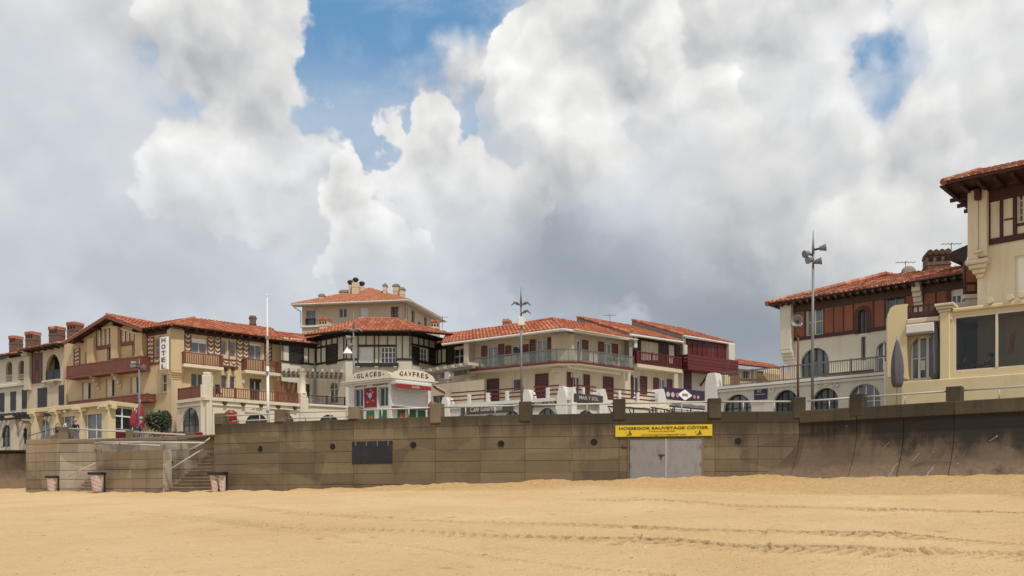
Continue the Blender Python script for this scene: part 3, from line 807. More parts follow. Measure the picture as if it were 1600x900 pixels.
    c = B.mix(B.m('MULTIPLY', B.ss(n3, 0.36, 0.25), 0.40), c, (0.66, 0.50, 0.30))
    cv = B.node('ShaderNodeAttribute', attribute_name='coarse').outputs['Fac']                # coarser, redder sand raked up along the wall
    sp = B.noise(P, 9.0, 5, 0.75)
    cc = B.mix(B.ss(sp, 0.42, 0.60), (0.60, 0.400, 0.182), B.mix(B.ss(sp, 0.5, 0.68), (0.46, 0.285, 0.118), (0.30, 0.18, 0.075)))
    c = B.mix(B.m('MULTIPLY', cv, 0.75), c, cc)
    dv = B.node('ShaderNodeAttribute', attribute_name='pit_shade').outputs['Fac']                 # shade in tread pits and footprints, painted as darker sand
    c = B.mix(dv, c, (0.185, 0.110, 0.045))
    B.put(bs.inputs['Base Color'], c); bs.inputs['Roughness'].default_value = 0.95; bs.inputs['Specular IOR Level'].default_value = 0.15
    bump(B, bs, B.m('ADD', B.noise(P, 11.0, 5, 0.7), B.m('MULTIPLY', n3, 0.4)), 1.0, 0.07)
    me.materials.append(m)
    o = bpy.data.objects.new('sand', me); link(o); o['kind'] = 'structure'
build_sand()

def sand_z(x, y):
    xs, ys, Z = SAND; i = min(max(int(np.searchsorted(xs, x)) - 1, 0), len(xs) - 2); j = min(max(int(np.searchsorted(ys, y)) - 1, 0), len(ys) - 2)
    u = (x - xs[i]) / (xs[i + 1] - xs[i]); v = (y - ys[j]) / (ys[j + 1] - ys[j])
    return float((Z[j, i] * (1 - u) + Z[j, i + 1] * u) * (1 - v) + (Z[j + 1, i] * (1 - u) + Z[j + 1, i + 1] * u) * v)
def build_debris():
    r = random.Random(21); mb = MB()
    for k in range(700):
        y = 9.5 + 27 * r.random() ** 1.6; x = r.uniform(-.62, .62) * y; z = sand_z(x, y)
        sx, sy, sz = r.uniform(.005, .014), r.uniform(.005, .011), r.uniform(.003, .008)
        if r.random() < .05: sx *= 6
        a = r.uniform(0, 3.14); ca, sa = math.cos(a), math.sin(a)
        ring = [(x + ca * sx * math.cos(t) - sa * sy * math.sin(t), y + sa * sx * math.cos(t) + ca * sy * math.sin(t)) for t in (0, 1.05, 2.1, 3.14, 4.2, 5.24)]
        mb.add([(p[0], p[1], z - .006) for p in ring] + [(x + (p[0] - x) * .6, y + (p[1] - y) * .6, z + sz) for p in ring], [(i, (i + 1) % 6, 6 + (i + 1) % 6, 6 + i) for i in range(6)] + [(6, 7, 8, 9, 10, 11)])
    o = mb.build('beach_debris', paint('driftwood_debris', (0.10, 0.065, 0.04), .9, .6, (0.32, 0.26, 0.2)), None, kind='stuff'); tag(o, 'small dark pebbles and bits of driftwood strewn over the sand', 'debris')
build_debris()

def build_promenade():
    m, B, bs = new_mat('promenade_paving')
    P = pos(B)
    B.put(bs.inputs['Base Color'], B.mix(B.ss(B.noise(P, 0.6, 5), .3, .7), (0.20, 0.17, 0.135), (0.27, 0.235, 0.19)))
    bs.inputs['Roughness'].default_value = 0.9; bump(B, bs, B.noise(P, 12, 4), .3, .02)
    mb = MB(); edge = [(-120, 71), (-29.6, 58.0), (-29.3, 53.2)] + [(x * 1.02, y + (2.2 if y > 43.6 else 0.25)) for x, y in WXY] + [(x + .25, y + .3) for x, y in RXY[1:]] + [(300, 13)]
    for a, b in zip(edge[:-1], edge[1:]):
        mb.quad((a[0], a[1], PROM), (b[0], b[1], PROM), (b[0] * 1.0 + 0, 300, PROM), (a[0], 300, PROM))
    o = mb.build('promenade', m); o['kind'] = 'structure'
build_promenade()

# ---- the curved sea wall, cast panel by cast panel
JZ = [CZ - 0.45, CZ + 0.37, CZ + 0.89, CZ + 1.41, CZ + 1.93, CZ + 2.45, CZ + 2.97, WTOP]
def bays(pts):
    return [FacW(a[0], a[1], b[0], b[1]) for a, b in zip(pts[:-1], pts[1:])]
WPOST = WXY[4:]
def build_wall():
    w = thing('sea_wall', 'long curved concrete sea wall of cast panels between the sand and the promenade', 'sea wall', (0, 38, CZ))
    back = MB()
    for k, F in enumerate(bays(WPOST)):
        L = F.L
        back.box(F, -0.0, L + 0.02, JZ[0], WTOP - 0.03, -0.42, -0.022)
        for j in range(len(JZ) - 1):
            cuts = [0, L * (.5 + random.uniform(-.02, .02)), L]
            for i in range(2):
                m = MB(); pr = random.uniform(-.007, .007)
                top = j == len(JZ) - 2
                m.bbox(F, cuts[i] + (0.002 if i else 0.008), cuts[i + 1] - (0.008 if i else 0.002), JZ[j] + random.choice((.002, .005, .008)), JZ[j + 1] - (0.0 if top else random.choice((.002, .005, .008))), -0.2 if not top else -0.45, pr, 0.014)
                m.build('concrete_panel', WALLC, w)
    # the last bay to the bend, behind the battered wall
    F = FacW(WXY[-1][0], WXY[-1][1], WXY[-1][0] + 3, WXY[-1][1] - .02)
    m = MB(); m.box(F, 0, 3.0, JZ[0], CZ + 2.5, -0.2, -0.04); m.build('wall_end', WALLC, w)
    back.build('joint_backing', JOINT, w)
    # end face at the stairs
    F = FacW(WXY[4][0] - 0.05, WXY[4][1] + 2.6, WXY[4][0] - 0.05, WXY[4][1] + .02)
    for j in range(len(JZ) - 1):
        m = MB(); m.bbox(F, 0, F.L, JZ[j] + .013, JZ[j + 1] - .013, -0.3, random.uniform(-.01, .01), .02); m.build('concrete_panel', WALLC, w)
    # posts on the parapet
    for k, (x, y) in enumerate(WPOST):
        a = WPOST[max(0, k - 1)]; b = WPOST[min(len(WPOST) - 1, k + 1)]
        F = FacW(x, y, x + (b[0] - a[0]), y + (b[1] - a[1])); m = MB()
        h = WTOP + 0.58 + random.uniform(-.03, .03)
        if k == 0: m.bbox(F, -.05, .46, WTOP - .0, h, -0.5, .03, .03)
        else: m.bbox(F, -.26, .26, WTOP - .3 if k > 2 else WTOP, h, -0.5, .05, .03)
        m.build('parapet_post', POSTC if k < 4 else POSTD, w)
    # weep pipes
    for px, py in ((407, 701.5), (520, 698), (646, 695.5), (783, 693.5), (928, 690.8), (1153, 689.5)):
        F = next(f for f in bays(WPOST) if -0.05 <= f.s(px) <= f.L + .05)
        c = F.P(F.s(px), F.z(px, py), 0.0); ax = F.P(0, 0, 1) - F.P(0, 0, 0)
        m = MB(); m.lathe(c, [(0.145, -.02), (0.18, -.02), (0.175, .012), (0.155, .014), (0.145, 0.0)], 18, ax, False)
        d = m.build('drain_pipe', WALLC, w, True)
        m = MB(); m.lathe(c, [(0.16, -.02), (0.16, 0.010)], 18, ax); m.build('bore_shade', HOLESH, d)  # solid dark disc, paints the shade inside the pipe
    F = next(f for f in bays(WPOST) if f.s(582) > 0 and f.s(582) < f.L)
    a, b, c, e = F.R(550.5, 689.5, 613, 724.5)
    m = MB(); m.bbox(F, a, b, c, e, 0.0, 0.035, .012)
    p = m.build('steel_plate', STEEL, w)
    m = MB()
    for i in range(4): x = a + (b - a) * (.1 + .27 * i); m.box(F, x - .02, x + .02, e - .22, e + .02, .03, .055)
    m.build('plate_strap', GREYM, p, kind='stuff')
    # steel doors of the lifeguard store
    F = bays(WPOST)[6 - 1]
    F = next(f for f in bays(WPOST) if f.s(1040) > 0 and f.s(1040) < f.L)
    a, b, c, e = F.R(984, 686.5, 1096.5, 760, 0.03); mid = F.s(1040.5, .03)
    m = MB(); m.box(F, a - .1, a, c, e, -.05, .03); m.box(F, b, b + .1, c, e, -.05, .03); m.box(F, a - .1, b + .1, e, e + .1, -.05, .028)
    m.build('door_frame', WALLC, w)
    for u0, u1, hs in ((a + .004, mid - .02, 1), (mid + .02, b - .004, 0)):
        m = MB(); m.bbox(F, u0, u1, c, e - .01, 0.0, 0.05, .012)
        d = m.build('door', DOORM, w)
        m = MB(); m.box(F, u0 + .02, u1 - .02, e - .05, e - .03, .045, .058); m.build('top_seam', GREYM, d)
        m = MB(); x = u0 + .04 if hs else u1 - .04
        for zq in (e - .3, c + .95): m.tube(F.P(x, zq - .07, .065), F.P(x, zq + .07, .065), .025)
        m.build('hinge', GREYM, d, kind='stuff')
        if hs:
            m = MB(); m.box(F, u1 - .30, u1 - .03, c + 1.32, c + 1.36, .05, .085); m.box(F, u1 - .22, u1 - .15, c + 1.2, c + 1.35, .05, .09); m.build('bolt', DARKM, d)
    m = MB(); m.box(F, mid - .022, mid + .022, c, e + .02, .03, .075); m.build('door_strip', RAILM, w)
    # metal box and small patch left of the doors
    m = MB(); q = F.R(972, 694, 981, 699, .02); m.bbox(F, *q, 0.0, .05, .01); m.build('rust_patch', RUST, w)
    # the yellow banner
    a, b, c, e = F.R(961.5, 664, 1113, 681.8, 0.06)
    y = thing('banner', 'yellow lifeguard banner with dark lettering above the grey doors', 'banner', F.P((a + b) / 2, c, .06))
    m = MB(); m.bbox(F, a, b, c, e, .03, .07, .006); m.build('board', YELS, y)
    H = e - c
    text('HOSSEGOR SAUVETAGE CÔTIER', F, (a + b) / 2, e - H * .24, H * .30, .072, INK, y, (b - a) * .92, bold=.012)
    text('Formation sauvetage BNSSA', F, (a + b) / 2 - .05, e - H * .55, H * .17, .072, INKO, y, (b - a) * .27)
    text('www.hossegorsauvetagecotier.com', F, (a + b) / 2, e - H * .86, H * .13, .072, INK, y, (b - a) * .46, bold=.01)
    for cx in (a + (b - a) * .145, a + (b - a) * .865):       # the swimmer emblem
        m = MB(); zc = c + H * .36
        P = lambda u, v: (cx + u * H, zc + v * H)
        for pts in ([(-.12, -.16), (.02, -.04), (.02, .18), (.10, .14), (.14, -.02), (.24, -.18), (.05, -.12)], [(-.30, -.20), (-.1, -.25), (.2, -.24), (.2, -.2), (-.1, -.2)], [(-.32, .02), (-.26, .05), (-.24, 0), (-.28, -.05)]):
            m.prism([F.P(*P(*p), .084) for p in pts], [F.P(*P(*p), .07) for p in pts])
        m.build('swimmer_emblem', INK, y)
    return w
build_wall()

def build_rails():
    for k, F in enumerate(bays(WPOST)):
        lab = ['pale metal rail on the wall in front of the red barrel', 'pale metal rail on the wall from the flagpole post to the kiosk', 'pale metal rail on the wall in front of the ice cream kiosk',
               'pale metal rail on the wall in front of the black script shop sign', 'pale metal rail on the wall in front of the two MAR Y SOL signs', 'pale metal rail on the wall above the yellow banner',
               'pale metal rail on the wall left of the loudspeaker post'][k]
        t = thing('handrail', lab, 'railing', F.P(F.L / 2, WTOP, -.25), 'rails along the sea wall')
        m = MB(); z = CZ + 3.87 - .0
        m.tube(F.P(.26, z, -.22), F.P(F.L - .26, z, -.22), .038); m.build('rail', RAILM, t, True)
        if k < 2 or k == 0:
            m = MB(); m.tube(F.P(.9 if k == 0 else .26, z - .28, -.24), F.P(F.L - .26, z - .28, -.24), .026); m.build('rail', RAILM, t, True)
        for x in ((F.L * .33, F.L * .66) if k < 6 else (F.L * .35, F.L * .72)):
            m = MB(); m.tube(F.P(x, WTOP, -.22), F.P(x, z, -.22), .025); m.build('upright', RAILM, t, True)
build_rails()

# ---- the battered, stained sea wall to the right and to the far left
PROF = [(0.0, WTOP), (0.0, CZ + 2.35), (0.06, CZ + 2.1), (0.15, CZ + 1.85), (0.38, CZ + 1.42), (0.66, CZ + 1.05), (0.95, CZ + 0.70), (1.45, CZ + 0.25), (2.2, CZ - 0.3)]
def battered(name, label, pts, mat, ztop=0.0, posts=(), postm=None, cuts=None, slope=0.0, stub=False):
    w = thing(name, label, 'sea wall', (pts[1][0], pts[1][1], CZ))
    P = [Vector(p) for p in pts]; N = []
    for i in range(len(P)):
        a = P[max(0, i - 1)]; b = P[min(len(P) - 1, i + 1)]; d = (b - a).normalized(); N.append(Vector((d.y, -d.x)))
    for i in range(len(P) - 1):
        nseg = cuts[i] if cuts else 1
        for k in range(nseg):
            u0, u1 = k / nseg + .004, (k + 1) / nseg - .004; m = MB(); rows = []
            for u in (u0, u1):
                p = P[i].lerp(P[i + 1], u); n = N[i].lerp(N[i + 1], u)
                dz = ztop + slope * (P[i].lerp(P[i + 1], u) - P[0]).length
                rows.append([Vector((p.x + n.x * d, p.y + n.y * d, z + (dz if j < 2 else 0))) for j, (d, z) in enumerate(PROF) if not (stub and i == 0 and j == 0)])
                rows[-1] += [Vector((p.x - n.x * .5, p.y - n.y * .5, PROF[-1][1])), Vector((p.x - n.x * .5, p.y - n.y * .5, (PROF[0][1] if not (stub and i == 0) else PROF[1][1]) + dz))]
            m.prism(rows[0], rows[1]); o = m.build('concrete_section', mat, w); fix_normals(o)
    for x, y, h in posts:
        F = FacW(x, y, x + P[-1].x - P[0].x, y + P[-1].y - P[0].y); m = MB(); m.bbox(F, -.26, .26, WTOP - .35, h, -.5, .05, .03); m.build('parapet_post', postm or POSTD, w)
    m = MB()
    for i in range(1 if stub else 0, len(P) - 1):
        a, b = P[i] - N[i] * .12, P[i + 1] - N[i + 1] * .12
        PB = PROF + [(-.4, PROF[-1][1]), (-.4, PROF[0][1])]
        m.prism([Vector((a.x + N[i].x * (d - .0), a.y + N[i].y * (d - .0), z - .06)) for d, z in PB], [Vector((b.x + N[i + 1].x * d, b.y + N[i + 1].y * d, z - .06)) for d, z in PB])
        if stub:
            F = FacW(P[i].x, P[i].y, P[i + 1].x, P[i + 1].y); q = MB(); q.bbox(F, .01, F.L - .01, WTOP - .5, WTOP + .02, -.5, .035 + .004 * i, .025); q.build('coping', POSTD, w)
    o = m.build('joint_backing', JOINT, w); fix_normals(o)
    return w
wr = battered('sea_wall', 'dark stained concave sea wall on the right, below the yellow restaurant', [(WXY[-1][0] - 2.6, WXY[-1][1] + 2.2), WXY[-1], (13.9, 34.86), (16.66, 32.55), (18.6, 31.1), (24.5, 26.6)], WALLD, 0.0,
              [(13.9, 34.86, WTOP + .56), (16.66, 32.6, WTOP + .58), (20.6, 29.6, WTOP + .58)], POSTD, [1, 1, 2, 1, 3], 0.0, True)
def mortar_runs():
    d0 = [((13.9, 34.86), (16.66, 32.55), .42, 0.04, .50, 1.15), ((13.9, 34.86), (16.66, 32.55), .80, .05, .62, 1.05), ((13.9, 34.86), (16.66, 32.55), .30, .03, 1.75, 1.98), ((16.66, 32.55), (18.6, 31.1), .5, .04, 1.9, 2.1), ((13.9, 34.86), (16.66, 32.55), .62, .03, 1.2, 1.5)]
    for a, b, u, wd, z0, z1 in d0:
        F = FacW(*a, *b); m = MB(); zs_ = [z0 + (z1 - z0) * i / 5 for i in range(6)]; L = F.L * u; fr = []
        pf = [(z - CZ, d) for d, z in PROF][::-1]
        for i, z in enumerate(zs_):
            d = float(np.interp(z, [p[0] for p in pf], [p[1] for p in pf])); x = L + .22 * (i / 5) + random.uniform(-.03, .03); h = wd * .5 * (.4 + random.random())
            fr.append((F.P(x - h, CZ + z, d + .012), F.P(x + h, CZ + z, d + .012), F.P(x + h, CZ + z, d - .05), F.P(x - h, CZ + z, d - .05)))
        for p, q in zip(fr[:-1], fr[1:]): m.hexa([p[0], p[1], p[2], p[3], q[0], q[1], q[2], q[3]])
        m.build('mortar_run', GREYC, wr)
mortar_runs()
for k, (a, b) in enumerate(zip([WXY[-1], (13.9, 34.86), (16.66, 32.6)], [(13.9, 34.86), (16.66, 32.6), (20.6, 29.6)])):
    F = FacW(a[0], a[1], b[0], b[1])
    t = thing('handrail', ['pale metal rail on the dark wall right of the loudspeaker post', 'pale metal rail on the dark wall below the folded grey parasols', 'pale metal rail on the dark wall below the restaurant window'][k], 'railing', F.P(F.L / 2, WTOP, -.25), 'rails along the sea wall')
    m = MB(); z = CZ + 3.87; m.tube(F.P(.26, z, -.22), F.P(F.L - .26, z, -.22), .038); m.build('rail', RAILM, t, True)
    for x in ((F.L * .5,) if k < 2 else (F.L * .3, F.L * .65)):
        m = MB(); m.tube(F.P(x, WTOP, -.22), F.P(x, z, -.22), .025); m.build('upright', RAILM, t, True)
def shift_prof(): pass
_o = PROF; PROF = [(d, z - 0.85) for d, z in _o]
battered('sea_wall', 'dark concave sea wall at the far left behind the stair bastion', [(-100, 66.5), (-60, 61), (-34, 57.2), (-29.2, 56.4), (-27.5, 56.2)], WALLD, 0.0, (), None, [3, 3, 1, 1])
PROF = _o

# ---- left bastion, landing and the two flights down to the sand
def build_stairs():
    w = thing('stair_bastion', 'concrete bastion with two stair flights down to the sand on the left', 'beach stairs', (-22, 47, CZ))
    def band(pts, zs, mat, d=0.0, cols=1, thick=.22, name='concrete_panel'):
        for F in bays(pts):
            for j in range(len(zs) - 1):
                for i in range(cols):
                    m = MB(); m.bbox(F, F.L * i / cols + .004, F.L * (i + 1) / cols - .004, zs[j] + .009, zs[j + 1] - .009, d - thick, d + random.uniform(-.008, .008), .014); m.build(name, mat, w)
            m = MB(); m.box(F, 0, F.L, zs[0], zs[-1] - .03, d - thick - .2, d - .03); m.build('joint_backing', JOINT, w)
    zs = [CZ - .45, CZ + .22, CZ + .74, CZ + 1.26, CZ + 1.78, CZ + 2.30]
    band([WXY[0], WXY[1]], zs + [CZ + 2.8, CZ + 3.12], WALLM, 0, 2)                                    # bastion face
    A, Bq = WXY[0], WXY[1]
    band([(A[0] - 1.2, A[1] + 5.2), (A[0] + .02, A[1])], zs + [CZ + 2.8, CZ + 3.0], WALLM)              # its left flank
    bk = [((p - 800) / FP * Y, Y) for p, Y in ((92.5, 49.34), (150, 49.0), (215, 47.9), (275, 46.6), (345, 45.0))]
    band(bk, zs + [CZ + 2.82], WALLP, 0, 2)                                                               # pale back wall
    FB = bays(bk)
    for F in FB:
        m = MB(); m.bbox(F, 0, F.L, CZ + 2.82, CZ + 3.06, -.5, .04, .03); m.build('coping', WALLM, w)
    band([WXY[2], ((205 - 800) / FP * 46.5, 46.5), WXY[3]], zs, WALLM, 0, 2)                                     # front wall of the landing
    Fe = bays([((205 - 800) / FP * 46.5, 46.5), WXY[3]])[-1]; pe = FacW(*((205 - 800) / FP * 46.5, 46.5), *WXY[3]); m = MB(); m.bbox(pe, pe.L + .0, pe.L + .07, CZ - .45, CZ + 2.3, -.5, .015, .02); m.build('wall_end', WALLP, w)
    # steps: first flight, from the sand up behind the front wall
    F = FacW((100 - 800) / FP * 49.3, 49.3 + .02, (200 - 800) / FP * 46.9, 46.9 + .02)
    def flight(F, x0, x1, z0, z1, n, send, flare, mat, back=-1.75):
        for i in range(n):
            x = x0 + (x1 - x0) * i / n; z = z0 + (z1 - z0) * (i + 1) / n
            m = MB(); m.bbox(F, x, send, z0 - .5 if i == 0 else z0 + (z1 - z0) * (i) / n - .02, z, back, -flare * i, .015); m.box(F, x - .025, send, z - .055, z + .006, -.4 - flare * i, .045 - flare * i); m.build('step', mat, w)
        m = MB()
        for i in range(n):                               # worn, broken white edge along the flight
            x = x0 + (x1 - x0) * i / n; z = z0 + (z1 - z0) * (i + 1) / n
            m.box(F, x - .03, x + .10 + random.uniform(0, .1), z - (z1 - z0) / n * random.uniform(.5, 1.2), z + random.uniform(.0, .05), -flare * i - .25, -flare * i + .03)
        m.build('worn_edge', WALLP, w)
    flight(F, F.s(121), F.s(168), CZ - .02, CZ + 2.05, 12, F.s(168), .0, WALLP)
    F2 = FacW((250 - 800) / FP * 45.6, 45.6 + .05, (332 - 800) / FP * 43.65, 43.65 + .05)
    flight(F2, F2.s(257), F2.s(329), CZ - .05, CZ + 2.4, 14, F2.s(331), .045, WALLM)
    m = MB(); F3 = FacW(*bk[1], *bk[3]); m.box(F3, 0.9, F3.L - .2, CZ + 1.7, CZ + 1.95, -.2, .75); m.build('landing', GREYC, w)
    # posts on the upper parapet
    for px, Y, wd in ((99, 50.4, .58), (202.5, 48.4, .46), (297, 46.2, .5)):
        x = (px - 800) / FP * Y; F = FacW(x, Y, x + .97, Y - .25); m = MB(); m.bbox(F, -wd / 2, wd / 2, CZ + 3.0, F.z(px, 667 if px < 110 else (671.5 if px < 250 else 676)), -.5, .06, .03); m.build('parapet_post', POSTC, w)
    # sloping stone coping up the left flank
    Fk = FacW(A[0] - .6, A[1] + 2.6, Bq[0], Bq[1] + .02)
    for i in range(5):
        m = MB(); x0 = Fk.L * i / 5; m.bbox(Fk, x0 + .01, x0 + Fk.L / 5 - .01, CZ + 2.95, CZ + 3.2 + .06 * i, -.45, .03, .03); m.build('coping', WALLM, w)
    # rails
    def rail(lab, pts, r=.04, posts=(), zb=None, mat=RAILM):
        c = sum((Vector(p) for p in pts), Vector()) / len(pts)
        t = thing('handrail', lab, 'railing', c, 'rails round the beach stairs')
        for a, b in zip(pts[:-1], pts[1:]):
            m = MB(); m.tube(a, b, r); m.build('rail', mat, t, True)
        for p in posts:
            m = MB(); m.tube((p[0], p[1], zb), p, .026); m.build('upright', GREYM, t, True)
    rail('white handrail sloping down to the first white-bagged bins on the sand', [pix(107, 744.5, 48.2), pix(149, 723.5, 47.2)], .035)
    rail('white handrail sloping up the wider stair flight beside the long wall', [pix(251, 742.5, 45.1), pix(313, 704, 43.8), pix(318, 702, 43.7)], .034)
    rail('short white handrail at the top of the wider stair flight', [pix(293, 704.5, 45.0), pix(318, 692, 44.2), pix(328, 684.5, 43.9)], .042)
    q = [pix(157, 691.0, 46.9), pix(225, 690.8, 45.3), pix(319, 691.8, 43.5)]
    pp = []
    for px in (158, 187, 217, 256, 283): pp.append(pix(px, 691.2, 46.9 - (px - 157) * .021))
    rail('long pale rail over the landing wall between the two stair flights', q, .042, pp, CZ + 2.2)
    rail('lower white rail behind the landing wall', [pix(148, 691.8, 48.8), pix(200, 694, 47.7), pix(250, 696.4, 46.6)], .04)
    rail('white rail between the two upper posts, in front of the verandah', [pix(108, 669.8, 50.3), pix(197, 674.3, 48.5)], .05)
    rail('white rail from the upper post to the small red bin', [pix(209, 675.3, 48.3), pix(290, 679.5, 46.3)], .05)
    ra = [pix(44, 681, 52), pix(90, 668, 51.5)]
    rail('thin dark rail on the sloping parapet at the far left', ra, .022, [ra[0].lerp(ra[1], t) for t in (.3, .45, .6, .75, .9)], CZ + 3.0, DARKM)
build_stairs()
# ------------------------------------------------------------------ buildings
def frontal(x0, x1, Y, ang=0.0):
    """Plane facing the sea at depth Y, spanning photo columns x0..x1."""
    a = Vector(((x0 - 800) / FP * Y, Y)); b = Vector(((x1 - 800) / FP * Y, Y)); c = (a + b) / 2
    d = (b - a) / 2; ca, sa = math.cos(ang), math.sin(ang); d = Vector((d.x * ca - d.y * sa, d.x * sa + d.y * ca))
    return FacW(c.x - d.x, c.y - d.y, c.x + d.x, c.y + d.y)
def chimney(parent, x0, x1, yt, yb, Y, mat, cap='tile', ang=-0.4, dep=0.9, tm=None):
    F = frontal(x0, x1, Y, ang); L = F.L; zt = CZ + (HOR - yt) / FP * Y; zb = CZ + (HOR - yb) / FP * Y - 1.2
    m = MB(); m.bbox(F, 0, L, zb, zt - .3, -dep, 0, .03); m.bbox(F, -.03, L + .03, zt - .85, zt - .75, -dep - .03, .03, .02)
    c = m.build('chimney', mat, parent)
    if cap == 'tile':
        m = MB()
        for k in range(3): x = L * (k + .5) / 3; m.box(F, x - L * .1, x + L * .1, zt - .62, zt - .38, -.12, .012)
        m.build('flue_shade', HOLESH, c, kind='stuff')  # solid dark blocks, paint the shade inside the flues
        m = MB(); m.bbox(F, -.04, L + .04, zt - .3, zt - .16, -dep - .04, .04, .02)
        n = max(2, int(L / .26))
        for k in range(n):
            x = (k + .5) * L / n; m.tube(F.P(x, zt - .10, .08), F.P(x, zt - .08, -dep - .08), L / n * .52, None, 8)
        m.a = [random.random() for _ in m.f]; m.build('cap', tm or TILES_R, c)
    elif cap == 'slab':
        m = MB(); m.bbox(F, -.08, L + .08, zt - .3, zt - .16, -dep - .08, .08, .02); m.bbox(F, .05, L - .05, zt - .16, zt, -dep + .1, -.05, .02); m.build('cap', GREYC, c)
    elif cap == 'cowl':
        m = MB(); n = max(1, round(L / .7))
        for k in range(n):
            p = F.P(L * (k + .5) / n, zt - .3, -dep / 2); m.lathe(p, [(.22, 0), (.22, .25), (.36, .3), (.34, .5), (.2, .62), (.05, .66)], 10)
        m.build('cowl', DARKW, c, True)
    elif cap == 'round':
        p = F.P(L / 2, zt - .3, -dep / 2); m = MB(); m.lathe(p, [(L * .62, 0), (L * .66, .12), (L * .55, .2), (L * .5, .32)], 12); m.build('cap', mat, c)
    return c
def corbel(F, s, z, d, w, h, parent, mat, name='corbel'):
    m = MB(); n = 4
    for k in range(n):
        u0 = k / n; m.bbox(F, s - w / 2 + .004 * k, s + w / 2 - .004 * k, z - h + h * u0, z - h + h * (u0 + 1 / n) - .002, -.05, d * (u0 + 1 / n) ** 1.3, .015)
    return m.build(name, mat, parent)
def antenna(label, p, h, parent=None):
    t = thing('antenna', label, 'antenna', p); m = MB(); m.tube(p, p + Vector((0, 0, h)), .02); m.build('mast', DARKM, t)
    m = MB(); m.tube(p + Vector((-.6, 0, h * .85)), p + Vector((.6, 0, h * .9)), .014)
    for k in range(5): x = -.5 + .25 * k; m.tube(p + Vector((x, -.2, h * .87)), p + Vector((x, .2, h * .88)), .012)
    m.build('element', DARKM, t, kind='stuff')

